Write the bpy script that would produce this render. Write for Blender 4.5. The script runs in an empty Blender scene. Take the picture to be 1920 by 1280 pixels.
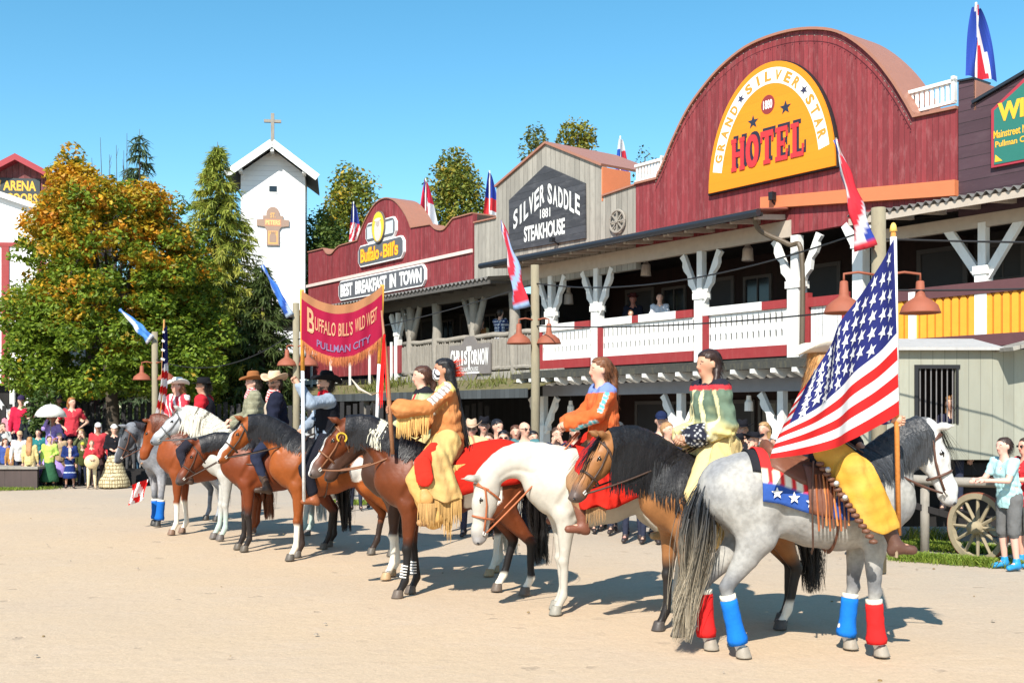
import bpy, math, random
import numpy as np
from mathutils import Vector, Matrix
R = math.radians
random.seed(7); RNG = np.random.default_rng(11)
SC = bpy.context.scene; COL = SC.collection
# ------------------------------------------------------------------ camera, sky, sun, exposure
FPX, CX, HY, EYE = 2000.0, 960.0, 776.0, 1.85
cam_d = bpy.data.cameras.new('camera'); cam = bpy.data.objects.new('camera', cam_d); COL.objects.link(cam)
cam.location = (0, 0, EYE); cam.rotation_euler = (R(90), 0, 0)
cam_d.sensor_width = 36; cam_d.lens = FPX/1920*36; cam_d.shift_y = (HY-640)/1920
cam_d.clip_start = 0.1; cam_d.clip_end = 2000
SC.camera = cam
SUN_EL = 42.0; SH = Vector((0.30, 0.954, 0)).normalized()          # direction shadows fall
sd = bpy.data.lights.new('sun', 'SUN'); sd.energy = 5.0; sd.angle = R(0.5); sd.color = (1.0, 0.94, 0.84)
so = bpy.data.objects.new('sun', sd); COL.objects.link(so)
_d = Vector((SH.x*math.cos(R(SUN_EL)), SH.y*math.cos(R(SUN_EL)), -math.sin(R(SUN_EL))))
so.rotation_euler = _d.to_track_quat('-Z', 'Y').to_euler(); so.location = (-10, -20, 30)
W = bpy.data.worlds.new('World'); SC.world = W; W.use_nodes = True
nt = W.node_tree; bg = nt.nodes['Background']
sky = nt.nodes.new('ShaderNodeTexSky'); sky.sky_type = 'NISHITA'; sky.sun_disc = False
sky.sun_elevation = R(SUN_EL); sky.sun_rotation = math.atan2(-_d.x, -_d.y)
sky.air_density = 1.0; sky.dust_density = 0.3; sky.ozone_density = 2.0; sky.altitude = 300
hs = nt.nodes.new('ShaderNodeHueSaturation'); hs.inputs['Saturation'].default_value = 1.27; hs.inputs['Hue'].default_value = 0.480
hs.inputs['Value'].default_value = 1.0
nt.links.new(sky.outputs[0], hs.inputs['Color']); nt.links.new(hs.outputs[0], bg.inputs[0]); bg.inputs[1].default_value = 0.126
SC.view_settings.view_transform = 'Standard'; SC.view_settings.look = 'None'
SC.view_settings.exposure = 0.68; SC.view_settings.gamma = 1.0
SC.render.engine = 'CYCLES'; SC.cycles.max_bounces = 5; SC.cycles.transparent_max_bounces = 6
# ------------------------------------------------------------------ naming / tagging
def tag(o, label=None, cat=None, group=None, kind=None):
    if label: o['label'] = label
    if cat: o['category'] = cat
    if group: o['group'] = group
    if kind: o['kind'] = kind
    return o
def thing(name, label, cat, loc=(0, 0, 0), rotz=0, group=None, kind=None):
    o = bpy.data.objects.new(name, None); COL.objects.link(o); o.empty_display_size = .2
    o.location = loc; o.rotation_euler = (0, 0, rotz)
    return tag(o, label, cat, group, kind)
# ------------------------------------------------------------------ fast mesh
def mkmesh(name, V, F, mat=None, parent=None, col=None, smooth=False, label=None, sizes=None):
    """V (n,3); F list of faces or an (m,k) array; col (n,3) linear colours"""
    V = np.asarray(V, dtype=np.float32); me = bpy.data.meshes.new(name)
    if isinstance(F, np.ndarray):
        k = F.shape[1]; loops = F.ravel(); tot = np.full(len(F), k)
    else:
        tot = np.array([len(f) for f in F]); loops = np.fromiter((i for f in F for i in f), dtype=np.int32, count=int(tot.sum()))
    st = np.concatenate(([0], np.cumsum(tot)[:-1])).astype(np.int32)
    me.vertices.add(len(V)); me.vertices.foreach_set('co', V.ravel())
    me.loops.add(len(loops)); me.loops.foreach_set('vertex_index', loops.astype(np.int32))
    me.polygons.add(len(tot)); me.polygons.foreach_set('loop_start', st); me.polygons.foreach_set('loop_total', tot.astype(np.int32))
    me.polygons.foreach_set('use_smooth', np.full(len(tot), bool(smooth)))
    me.update(calc_edges=True); me.validate()
    if col is not None:
        a = me.color_attributes.new('Col', 'FLOAT_COLOR', 'POINT')
        c4 = np.ones((len(V), 4), dtype=np.float32); c4[:, :3] = col; a.data.foreach_set('color', c4.ravel())
    if mat: me.materials.append(mat)
    o = bpy.data.objects.new(name, me); COL.objects.link(o)
    if parent is not None: o.parent = parent
    if label: o['label'] = label
    return o
def unit(v):
    v = np.asarray(v, float); return v/(np.linalg.norm(v)+1e-9)
class MB:
    def __init__(s): s.V = []; s.F = []; s.C = []; s.n = 0
    def add(s, V, F, c=None):
        V = np.asarray(V, float); b = s.n; s.V.append(V)
        s.F += [tuple(int(i)+b for i in f) for f in F]; s.n += len(V)
        if c is None: c = (.5, .5, .5)
        c = np.asarray(c, float); s.C.append(np.tile(c, (len(V), 1)) if c.ndim == 1 else c)
        return s
    def box(s, x0, x1, y0, y1, z0, z1, c=None):
        V = [(x, y, z) for x in (x0, x1) for y in (y0, y1) for z in (z0, z1)]
        return s.add(V, [(0, 1, 3, 2), (4, 6, 7, 5), (0, 4, 5, 1), (2, 3, 7, 6), (0, 2, 6, 4), (1, 5, 7, 3)], c)
    def bar(s, a, b, w, h=None, up=(0, 0, 1), c=None):
        """rectangular bar from a to b, w across, h along up"""
        a = np.array(a, float); b = np.array(b, float); h = h or w; d = unit(b-a)
        u = np.array(up, float)
        if abs(np.dot(u, d)) > .97: u = np.array((0, 1, 0.))
        sd_ = unit(np.cross(d, u)); u = np.cross(sd_, d)
        V = []
        for p in (a, b):
            for i, j in ((-1, -1), (1, -1), (1, 1), (-1, 1)): V.append(p+sd_*w/2*i+u*h/2*j)
        return s.add(V, [(3, 2, 1, 0), (4, 5, 6, 7), (0, 1, 5, 4), (1, 2, 6, 5), (2, 3, 7, 6), (3, 0, 4, 7)], c)
    def prism(s, pts, d0, d1, plane='xz', c=None):
        """closed outline extruded between d0 and d1 along the third axis"""
        n = len(pts)
        def m(p, d):
            return (p[0], d, p[1]) if plane == 'xz' else ((p[0], p[1], d) if plane == 'xy' else (d, p[0], p[1]))
        V = [m(p, d0) for p in pts]+[m(p, d1) for p in pts]
        ar = sum(pts[i][0]*pts[(i+1) % n][1]-pts[(i+1) % n][0]*pts[i][1] for i in range(n))
        F = [tuple(range(n)), tuple(range(2*n-1, n-1, -1))]+[(i, i+n, (i+1) % n+n, (i+1) % n) for i in range(n)]
        if (ar < 0) ^ (plane == 'xz') ^ (d1 < d0) ^ True: F = [tuple(reversed(f)) for f in F]
        return s.add(V, F, c)
    def tube(s, pts, rad, n=8, c=None, flat=None, up=(0, 0, 1), caps=True):
        P = np.asarray(pts, float); m = len(P); rad = np.full(m, rad, float) if np.isscalar(rad) else np.asarray(rad, float)
        V = []; T = np.gradient(P, axis=0); u = np.array(up, float)
        for i in range(m):
            t = unit(T[i])
            if abs(np.dot(u, t)) > .98: u = np.array((1., .02, 0)) if abs(t[0]) < .9 else np.array((0, 1., 0))
            sd_ = unit(np.cross(t, u)); uu = np.cross(sd_, t); u = uu
            fl = 1 if flat is None else flat
            for k in range(n):
                a = 2*math.pi*k/n; V.append(P[i]+rad[i]*(math.cos(a)*sd_+math.sin(a)*uu*fl))
        F = [(i*n+k, i*n+(k+1) % n, (i+1)*n+(k+1) % n, (i+1)*n+k) for i in range(m-1) for k in range(n)]
        if caps: F += [tuple(range(n-1, -1, -1)), tuple((m-1)*n+k for k in range(n))]
        if c is not None and np.ndim(c) == 2: c = np.repeat(np.asarray(c), n, axis=0)
        return s.add(V, F, c)
    def lathe(s, prof, n=20, c=None, at=(0, 0, 0), M=None, cap=True):
        V = []; m = len(prof)
        for r, z in prof:
            for k in range(n):
                a = 2*math.pi*k/n; V.append((r*math.cos(a), r*math.sin(a), z))
        V = np.array(V)
        if M is not None: V = V@np.asarray(M).T
        V = V+np.array(at)
        F = [(i*n+k, i*n+(k+1) % n, (i+1)*n+(k+1) % n, (i+1)*n+k) for i in range(m-1) for k in range(n)]
        if cap and prof[0][0] > 1e-4: F.append(tuple(range(n-1, -1, -1)))
        if cap and prof[-1][0] > 1e-4: F.append(tuple((m-1)*n+k for k in range(n)))
        return s.add(V, F, c)
    def ribbons(s, A, D, L, w, seg=4, sag=.0, side=None, c=None, c2=None, rng=None):
        """hair / fringe strands: roots A, directions D, lengths L"""
        A = np.asarray(A, float); m = len(A)
        D = np.asarray(D, float); L = np.broadcast_to(np.asarray(L, float), (m,)); w = np.broadcast_to(np.asarray(w, float), (m,))
        if side is None:
            side = np.cross(D, (0, 0, 1.)); side += (rng or RNG).normal(0, .4, side.shape)
        else: side = np.broadcast_to(np.asarray(side, float), (m, 3)).copy()
        side = side/(np.linalg.norm(side, axis=1, keepdims=True)+1e-9)
        V = np.zeros((m, seg+1, 2, 3)); Cc = np.zeros((m, seg+1, 2, 3))
        c = np.asarray(c if c is not None else (.1, .1, .1), float); c2 = c if c2 is None else np.asarray(c2, float)
        if c.ndim == 1: c = np.tile(c, (m, 1))
        if c2.ndim == 1: c2 = np.tile(c2, (m, 1))
        for i in range(seg+1):
            t = i/seg; p = A+D*(L*t)[:, None]; p[:, 2] -= sag*(t**2)*L
            ww = w*(1-.75*t**2)
            V[:, i, 0] = p-side*ww[:, None]/2; V[:, i, 1] = p+side*ww[:, None]/2
            Cc[:, i, 0] = Cc[:, i, 1] = c*(1-t)+c2*t
        base = np.arange(m)[:, None]*(2*(seg+1)); F = []
        for i in range(seg):
            q = np.concatenate([base+2*i, base+2*i+1, base+2*i+3, base+2*i+2], axis=1); F.append(q)
        F = np.concatenate(F); return s.add(V.reshape(-1, 3), F.tolist(), Cc.reshape(-1, 3))
    def xform(s, M, t=(0, 0, 0)):
        for i, v in enumerate(s.V): s.V[i] = v@np.asarray(M).T+np.array(t)
        return s
    def build(s, name, mat=None, parent=None, smooth=False, label=None):
        if not s.V: return None
        return mkmesh(name, np.concatenate(s.V), s.F, mat, parent, col=np.concatenate(s.C), smooth=smooth, label=label)
def Rz(a): c, s_ = math.cos(a), math.sin(a); return np.array([[c, -s_, 0], [s_, c, 0], [0, 0, 1.]])
def Ry(a): c, s_ = math.cos(a), math.sin(a); return np.array([[c, 0, s_], [0, 1, 0], [-s_, 0, c.real]])
def Rx(a): c, s_ = math.cos(a), math.sin(a); return np.array([[1., 0, 0], [0, c, -s_], [0, s_, c]])
# ------------------------------------------------------------------ materials
MATS = {}
def _n(nt, t, **kw):
    n = nt.nodes.new(t)
    for k, v in kw.items():
        if k == 'op': n.operation = v
        else: n.inputs[k].default_value = v
    return n
def mth(nt, op, a, b=None, c=None):
    n = nt.nodes.new('ShaderNodeMath'); n.operation = op
    for i, x in enumerate((a, b, c)):
        if x is None: continue
        if isinstance(x, (int, float)): n.inputs[i].default_value = x
        else: nt.links.new(x, n.inputs[i])
    return n.outputs[0]
def mat(name, col=(.5, .5, .5), rough=.75, kind='plain', w=.14, gap=.05, var=.18, axis='X', scale=6.0, metal=0.0, attr=False,
        bump=.15, wear=None, wearamt=.35, dapple=0, trans=0, gapdark=.35, sheen=0, spec=.4, streak=1.0, length=0):
    if name in MATS: return MATS[name]
    m = bpy.data.materials.new(name); m.use_nodes = True; nt = m.node_tree; L = nt.links.new
    b = nt.nodes['Principled BSDF']; b.inputs['Roughness'].default_value = rough; b.inputs['Metallic'].default_value = metal
    b.inputs['Specular IOR Level'].default_value = spec
    if sheen: b.inputs['Sheen Weight'].default_value = sheen
    tc = nt.nodes.new('ShaderNodeTexCoord').outputs['Object']
    mp = nt.nodes.new('ShaderNodeMapping'); L(tc, mp.inputs[0])
    if axis == 'X': mp.inputs['Scale'].default_value = (1, 1, 1/(1+3*streak))
    elif axis == 'Z': mp.inputs['Scale'].default_value = (1/(1+3*streak), 1, 1)
    nz = nt.nodes.new('ShaderNodeTexNoise'); nz.inputs['Scale'].default_value = scale; nz.inputs['Detail'].default_value = 6
    nz.inputs['Roughness'].default_value = .62
    L(mp.outputs[0] if kind != 'plain' else tc, nz.inputs['Vector'])
    f = mth(nt, 'MULTIPLY_ADD', nz.outputs[0], 2*var, 1-var)
    h = nz.outputs[0]
    if attr:
        ca = nt.nodes.new('ShaderNodeAttribute'); ca.attribute_name = 'Col'; base = ca.outputs['Color']
    else:
        rgb = nt.nodes.new('ShaderNodeRGB'); rgb.outputs[0].default_value = (*col, 1); base = rgb.outputs[0]
    if kind == 'boards':
        sp = nt.nodes.new('ShaderNodeSeparateXYZ'); L(tc, sp.inputs[0])
        x = mth(nt, 'DIVIDE', sp.outputs[axis], w); fl = mth(nt, 'FLOOR', x); fr = mth(nt, 'FRACT', x)
        wn = nt.nodes.new('ShaderNodeTexWhiteNoise'); wn.noise_dimensions = '1D'; L(fl, wn.inputs['W'])
        f = mth(nt, 'MULTIPLY', f, mth(nt, 'MULTIPLY_ADD', wn.outputs['Value'], 1.5*var, 1-.75*var))
        e = mth(nt, 'ABSOLUTE', mth(nt, 'SUBTRACT', fr, .5)); g = mth(nt, 'GREATER_THAN', e, .5-gap/2)
        f = mth(nt, 'MULTIPLY', f, mth(nt, 'MULTIPLY_ADD', g, gapdark-1, 1))
        h = mth(nt, 'SUBTRACT', mth(nt, 'MULTIPLY', h, .3), g)
    mx = nt.nodes.new('ShaderNodeMix'); mx.data_type = 'RGBA'; mx.blend_type = 'MULTIPLY'; mx.inputs['Factor'].default_value = 1
    L(base, mx.inputs['A']); L(f, mx.inputs['B']); out = mx.outputs['Result']
    if wear is not None:
        n2 = nt.nodes.new('ShaderNodeTexNoise'); n2.inputs['Scale'].default_value = scale*1.7; n2.inputs['Detail'].default_value = 8
        n2.inputs['Roughness'].default_value = .7; L(mp.outputs[0], n2.inputs['Vector'])
        mr = nt.nodes.new('ShaderNodeMapRange'); mr.inputs[1].default_value = .5; mr.inputs[2].default_value = .72
        mr.inputs[4].default_value = wearamt; L(n2.outputs[0], mr.inputs[0])
        mw = nt.nodes.new('ShaderNodeMix'); mw.data_type = 'RGBA'; L(mr.outputs[0], mw.inputs['Factor']); L(out, mw.inputs['A'])
        mw.inputs['B'].default_value = (*wear, 1); out = mw.outputs['Result']
    if dapple:
        vo = nt.nodes.new('ShaderNodeTexNoise'); vo.inputs['Scale'].default_value = 26; vo.inputs['Detail'].default_value = 3; L(tc, vo.inputs['Vector'])
        mr = nt.nodes.new('ShaderNodeMapRange'); mr.inputs[1].default_value = .38; mr.inputs[2].default_value = .6
        mr.inputs[3].default_value = 1-dapple; mr.inputs[4].default_value = 1+dapple*.5; L(vo.outputs[0], mr.inputs[0])
        md = nt.nodes.new('ShaderNodeMix'); md.data_type = 'RGBA'; md.blend_type = 'MULTIPLY'; md.inputs['Factor'].default_value = 1
        L(out, md.inputs['A']); L(mr.outputs[0], md.inputs['B']); out = md.outputs['Result']
    L(out, b.inputs['Base Color'])
    if bump:
        bp = nt.nodes.new('ShaderNodeBump'); bp.inputs['Strength'].default_value = bump; bp.inputs['Distance'].default_value = .02
        L(h, bp.inputs['Height']); L(bp.outputs[0], b.inputs['Normal'])
    if trans:
        tr = nt.nodes.new('ShaderNodeBsdfTranslucent'); L(out, tr.inputs[0]); ms = nt.nodes.new('ShaderNodeMixShader')
        ms.inputs[0].default_value = trans; L(b.outputs[0], ms.inputs[1]); L(tr.outputs[0], ms.inputs[2])
        L(ms.outputs[0], nt.nodes['Material Output'].inputs[0])
    MATS[name] = m; return m
def pm(name, col, rough=.75, **kw): return mat(name, col, rough, **kw)
M_RED = mat('red_boards', (.20, .028, .033), .7, 'boards', w=.11, gap=.10, var=.26, wear=(.36, .15, .15), wearamt=.42, gapdark=.5)
M_REDP = mat('red_paint', (.27, .030, .032), .6, var=.15, wear=(.35, .14, .12), wearamt=.2)
M_WHITE = mat('white_paint', (.72, .72, .70), .6, var=.08, wear=(.40, .37, .32), wearamt=.3)
M_DIM = mat('shade_dimmed_paint', (.075, .07, .07), .7, var=.15)  # white frames dimmed in colour to carry the porch shade
M_GREYW = mat('weathered_boards', (.29, .27, .235), .85, 'boards', w=.19, gap=.07, var=.24, wear=(.16, .145, .125), wearamt=.55)
M_GREYT = mat('weathered_timber', (.27, .245, .21), .85, var=.25, wear=(.12, .11, .10), wearamt=.5)
M_POLE = mat('pole_wood', (.25, .215, .145), .85, var=.25, axis='X', kind='streaks', scale=9, wear=(.17, .14, .10), wearamt=.6)
M_DARKW = mat('shade_darkened_wood', (.012, .010, .010), .8, 'boards', w=.18, gap=.06, var=.3)  # near-black base: porch shade darkened into the wood colour
M_REDDARK = mat('shade_darkened_red_wall', (.017, .006, .005), .8, 'boards', w=.16, gap=.05, var=.25)  # red back wall with the porch shade put into its colour
M_PURP = mat('purple_boards', (.062, .032, .042), .7, 'boards', w=.2, gap=.07, var=.25, axis='Z', wear=(.12, .08, .09), wearamt=.3)
M_PURPT = mat('purple_trim', (.10, .04, .045), .7, var=.2)
M_SHEET = mat('grey_sheet', (.16, .155, .15), .6, var=.2, wear=(.10, .08, .06), wearamt=.5)
M_RSHEET = mat('red_sheet', (.24, .075, .055), .6, var=.25)
M_BROWNM = mat('brown_metal', (.33, .15, .10), .45, var=.12, wear=(.25, .14, .11), wearamt=.3)
M_ORANGEM = mat('copper_trim', (.55, .17, .07), .5, var=.08)
M_GUTTER = mat('gutter_metal', (.02, .024, .032), .35, var=.1)
M_SLATE = mat('slate_fascia', (.055, .062, .066), .75, 'boards', w=.2, gap=.05, var=.3)
M_GLASS = mat('dark_glass', (.012, .014, .018), .12, var=.05, bump=0, spec=.6)
M_BLACK = mat('black_iron', (.012, .012, .014), .5, var=.1)
M_RUST = mat('rusty_lamp', (.27, .078, .042), .7, var=.22, wear=(.22, .07, .04), wearamt=.4)
M_ATTR = mat('tinted', attr=True, rough=.7, var=.10)
M_CLOTH = mat('cloth', attr=True, rough=.9, var=.20, scale=11, bump=.5, spec=.12)
M_SKIN = mat('skin', attr=True, rough=.55, var=.06, bump=.02)
M_HAIR = mat('hair', attr=True, rough=.45, var=.25, scale=30)
M_PAINT = mat('sign_paint', attr=True, rough=.6, var=.06, bump=.05)
M_LEATH = mat('leather', attr=True, rough=.5, var=.28, scale=14, bump=.3)
M_LEAF = mat('leaf', attr=True, rough=.5, var=.15, bump=0, trans=.38, spec=.3)
M_BARK = mat('bark', (.07, .055, .04), .9, var=.3, scale=12, bump=.6)
# ------------------------------------------------------------------ text as mesh
def text_geo(body, size=1.0, bold=0.0, sx=1.0, space=1.0, align='CENTER', shear=0, thick=0.0):
    cu = bpy.data.curves.new('t', 'FONT'); cu.body = body; cu.size = size; cu.offset = bold; cu.space_character = space
    cu.align_x = align; cu.align_y = 'CENTER'; cu.shear = shear; cu.extrude = thick; cu.resolution_u = 3; cu.fill_mode = 'FRONT' if not thick else 'BOTH'
    o = bpy.data.objects.new('t', cu); COL.objects.link(o)
    dg = bpy.context.evaluated_depsgraph_get(); me = bpy.data.meshes.new_from_object(o.evaluated_get(dg))
    V = np.array([v.co[:] for v in me.vertices]).reshape(-1, 3); F = [tuple(p.vertices) for p in me.polygons]
    bpy.data.objects.remove(o); bpy.data.meshes.remove(me); bpy.data.curves.remove(cu)
    if len(V): V[:, 0] *= sx
    return V, F
def star_pts(cx, cy, r, rot=0, q=.42):
    return [(cx+(r if i % 2 == 0 else r*q)*math.sin(rot+i*math.pi/5), cy+(r if i % 2 == 0 else r*q)*math.cos(rot+i*math.pi/5)) for i in range(10)]
# ================================================================== facade frame (u along the street front to the right, v into the house, z up)
FO = np.array((5.565, 21.0, 0.0)); FA = -math.atan2(.802, .598)
EX = np.array((.598, -.802, 0)); EV = np.array((.802, .598, 0))
def F2(px, py, v=0.0):
    a = (px-CX)/FPX; u = (a*(FO[1]+EV[1]*v)-FO[0]-EV[0]*v)/(EX[0]-a*EX[1])
    Y = FO[1]+EX[1]*u+EV[1]*v
    return (u, EYE-(py-HY)/FPX*Y)
def FW(u, v, z=0): return FO+EX*u+EV*v+np.array((0, 0, z))
def G(px, py):
    Y = FPX*EYE/(py-HY); return np.array(((px-CX)/FPX*Y, Y, 0))
def AT(px, py, Y): return np.array(((px-CX)/FPX*Y, Y, EYE-(py-HY)/FPX*Y))
# ground -------------------------------------------------------------
def make_ground():
    m = bpy.data.materials.new('sandy_ground'); m.use_nodes = True; nt = m.node_tree; L = nt.links.new; b = nt.nodes['Principled BSDF']
    b.inputs['Roughness'].default_value = .95; b.inputs['Specular IOR Level'].default_value = .15
    tc = nt.nodes.new('ShaderNodeTexCoord').outputs['Object']
    def noise(s, d=5, r=.6, sc=None):
        n = nt.nodes.new('ShaderNodeTexNoise'); n.inputs['Scale'].default_value = s; n.inputs['Detail'].default_value = d; n.inputs['Roughness'].default_value = r
        if sc:
            mp = nt.nodes.new('ShaderNodeMapping'); mp.inputs['Scale'].default_value = sc; L(tc, mp.inputs[0]); L(mp.outputs[0], n.inputs['Vector'])
        else: L(tc, n.inputs['Vector'])
        return n.outputs[0]
    def ramp(f, a, b_, o0=0, o1=1):
        r = nt.nodes.new('ShaderNodeMapRange'); r.inputs[1].default_value = a; r.inputs[2].default_value = b_; r.inputs[3].default_value = o0; r.inputs[4].default_value = o1
        L(f, r.inputs[0]); return r.outputs[0]
    def mix(fa, A, B, t='MIX'):
        x = nt.nodes.new('ShaderNodeMix'); x.data_type = 'RGBA'; x.blend_type = t
        for s_, v in (('Factor', fa), ('A', A), ('B', B)):
            if isinstance(v, (int, float)): x.inputs[s_].default_value = v
            elif isinstance(v, tuple): x.inputs[s_].default_value = (*v, 1)
            else: L(v, x.inputs[s_])
        return x.outputs['Result']
    big = ramp(noise(.35, 4), .35, .65); c = mix(big, (.525, .395, .265), (.50, .385, .275))
    # greyer, harder gravel nearer the houses
    sp = nt.nodes.new('ShaderNodeSeparateXYZ'); L(tc, sp.inputs[0])
    dist = mth(nt, 'ADD', mth(nt, 'MULTIPLY', sp.outputs[0], .62), mth(nt, 'MULTIPLY', sp.outputs[1], .78))
    dist = mth(nt, 'ADD', dist, mth(nt, 'MULTIPLY', noise(.5, 5), 5))
    c = mix(ramp(dist, 11.5, 19, 0, .85), c, (.37, .34, .30))
    c = mix(ramp(noise(1.3, 6, .7, (1, 2.2, 1)), .52, .74, 0, .55), c, (.53, .415, .31))
    c = mix(ramp(noise(2.6, 6, .75, (1, 2.5, 1)), .55, .75, 0, .45), c, (.36, .27, .20))
    fine = noise(38, 4, .8); c = mix(ramp(fine, .3, .7, .0, 1), mix(1.0, c, (.86, .86, .86), 'MULTIPLY'), mix(1.0, c, (1.08, 1.08, 1.08), 'MULTIPLY'))
    st = ramp(noise(70, 2, .5), .70, .78, 0, .5); c = mix(st, c, (.17, .14, .12))
    vo = nt.nodes.new('ShaderNodeTexVoronoi'); vo.inputs['Scale'].default_value = 2.3; vo.inputs['Randomness'].default_value = 1.0; wp = nt.nodes.new('ShaderNodeVectorMath'); wp.operation = 'ADD'; nn = nt.nodes.new('ShaderNodeTexNoise'); nn.inputs['Scale'].default_value = 9; L(tc, nn.inputs['Vector']); sc2 = nt.nodes.new('ShaderNodeVectorMath'); sc2.operation = 'SCALE'; sc2.inputs[3].default_value = .18; L(nn.outputs['Color'], sc2.inputs[0]); L(tc, wp.inputs[0]); L(sc2.outputs[0], wp.inputs[1]); L(wp.outputs[0], vo.inputs['Vector'])
    hoof = mth(nt, 'MULTIPLY', ramp(vo.outputs['Distance'], .10, .17, 1, 0), ramp(noise(.8, 3), .46, .60)); c = mix(mth(nt, 'MULTIPLY', hoof, .5), c, (.30, .23, .17))
    L(c, b.inputs['Base Color'])
    bp = nt.nodes.new('ShaderNodeBump'); bp.inputs['Strength'].default_value = .42; bp.inputs['Distance'].default_value = .03
    hh = mth(nt, 'SUBTRACT', mth(nt, 'ADD', mth(nt, 'MULTIPLY', noise(7, 8, .7), 1.3), mth(nt, 'MULTIPLY', fine, .3)), mth(nt, 'MULTIPLY', hoof, .9)); L(hh, bp.inputs['Height']); L(bp.outputs[0], b.inputs['Normal'])
    # a gently uneven sheet near the camera, flat far away
    xs = np.concatenate([np.linspace(-600, -40, 12), np.linspace(-32, 24, 113), np.linspace(40, 600, 12)])
    ys = np.concatenate([np.linspace(-40, 2, 4), np.linspace(4, 46, 106), np.linspace(60, 900, 14)])
    X, Y = np.meshgrid(xs, ys); Z = .012*np.sin(X*1.7+Y*.9)*np.sin(Y*1.3-X*.6)+.008*np.sin(X*3.9)*np.sin(Y*3.1+1)-.012
    Z = np.where((Y > 46) | (abs(X) > 34), -.02, Z); V = np.stack([X, Y, Z], -1).reshape(-1, 3); nx = len(xs)
    I = np.arange(len(ys)-1)[:, None]*nx+np.arange(nx-1)[None]; Fq = np.stack([I, I+1, I+nx+1, I+nx], -1).reshape(-1, 4)
    o = mkmesh('ground', V, Fq, m, smooth=True); tag(o, kind='structure')
make_ground()
# signs helper -------------------------------------------------------
def map_uz(V, u0, z0, v): V = np.asarray(V); return np.stack([V[:, 0]+u0, v-V[:, 2], V[:, 1]+z0], 1)
def put_text(mb, body, u0, u1, z0, z1, v, col, bold=.0, space=1.0, thick=.004, shear=0, zshift=0):
    """text stretched to fill the rectangle; zshift: rise per u"""
    V, F = text_geo(body, 1.0, bold, 1, space, 'LEFT', shear, thick=0)
    if not len(V): return
    lo, hi = V.min(0), V.max(0)
    V = V.copy(); V[:, 0] = (V[:, 0]-lo[0])/(hi[0]-lo[0])*(u1-u0)+u0; V[:, 1] = (V[:, 1]-lo[1])/(hi[1]-lo[1])*(z1-z0)+z0
    mb.add(np.stack([V[:, 0], np.full(len(V), v), V[:, 1]], 1), F, col)
def poly_uz(mb, pts, v0, v1, col): mb.prism(pts, v0, v1, 'xz', col)
SLAB = {  # slab-serif capitals as boxes / bars on a unit square
 'H': [(0, .3, 0, 1), (.7, 1, 0, 1), (.2, .8, .42, .58), (-.06, .36, 0, .13), (-.06, .36, .87, 1), (.64, 1.06, 0, .13), (.64, 1.06, .87, 1)],
 'T': [(.36, .66, 0, 1), (0, 1.02, .82, 1), (0, .12, .66, 1), (.9, 1.02, .66, 1), (.24, .78, 0, .13)],
 'E': [(.12, .4, 0, 1), (0, .95, .86, 1), (0, .95, 0, .14), (.2, .75, .43, .57), (.83, .95, .68, 1), (.83, .95, 0, .32), (.66, .75, .36, .64)],
 'L': [(.15, .45, 0, 1), (0, .6, .87, 1), (0, .98, 0, .14), (.86, .98, 0, .36)]}
def slab(mb, word, u0, u1, z0, z1, v0, v1, col, d=(0, 0)):
    n = len(word); wv = (u1-u0)/n
    for i, ch in enumerate(word):
        a = u0+i*wv+d[0]; w_ = wv*.84; h = z1-z0; b = z0+d[1]
        if ch == 'O':
            N = 20; o = [(a+w_*.5+w_*.53*math.cos(t)*abs(math.cos(t))**-.25 if abs(math.cos(t)) > .05 else a+w_*.5, b+h*.5+h*.5*math.sin(t)) for t in np.linspace(0, 2*math.pi, N, endpoint=False)]
            inn = [(a+w_*.5+w_*.2*math.cos(t), b+h*.5+h*.3*math.sin(t)) for t in np.linspace(0, 2*math.pi, N, endpoint=False)]
            V = [(p[0], v, p[1]) for v in (v0, v1) for p in o]+[(p[0], v, p[1]) for v in (v0, v1) for p in inn]
            F = []
            for k in range(N):
                j = (k+1) % N; F += [(k, j, 2*N+j, 2*N+k), (k, N+k, N+j, j), (2*N+k, 2*N+j, 3*N+j, 3*N+k)]
            mb.add(V, F, col)
        else:
            for q, (x0, x1, y0, y1) in enumerate(SLAB[ch]): mb.box(a+w_*x0, a+w_*x1, v0-q*.0007, v1, b+h*y0, b+h*y1, col)
def post_bracket(mb, u, v, z0, z1, w=.185, reach=.50, fall=.92, thick=.10, scallop=True):
    """white post with two Y braces (along u)"""
    zs = z1-fall
    mb.box(u-w*.62, u+w*.62, v-w*.62, v+w*.62, z0, zs)
    mb.box(u-w*.78, u+w*.78, v-w*.74, v+w*.74, zs-.12, zs+.02)
    mb.box(u-w*.40, u+w*.40, v-w*.40, v+w*.40, zs+.02, z1)
    for sgn in (-1, 1):
        n = 10; pts_o = []; pts_i = []
        for i in range(n+1):
            t = i/n; x = u+sgn*(w*.30+(reach-w*.1)*t); z = zs-.16+(fall+.12)*t
            sc_ = (.035*math.sin(t*9*math.pi/1.5)) if scallop else 0
            pts_o.append((x+sgn*(.065+sc_), z-.04)); pts_i.append((x-sgn*.055, z+.04))
        if True:
            pl = pts_o+pts_i[::-1]
            mb.prism(pl, v-thick/2, v+thick/2, 'xz')
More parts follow.
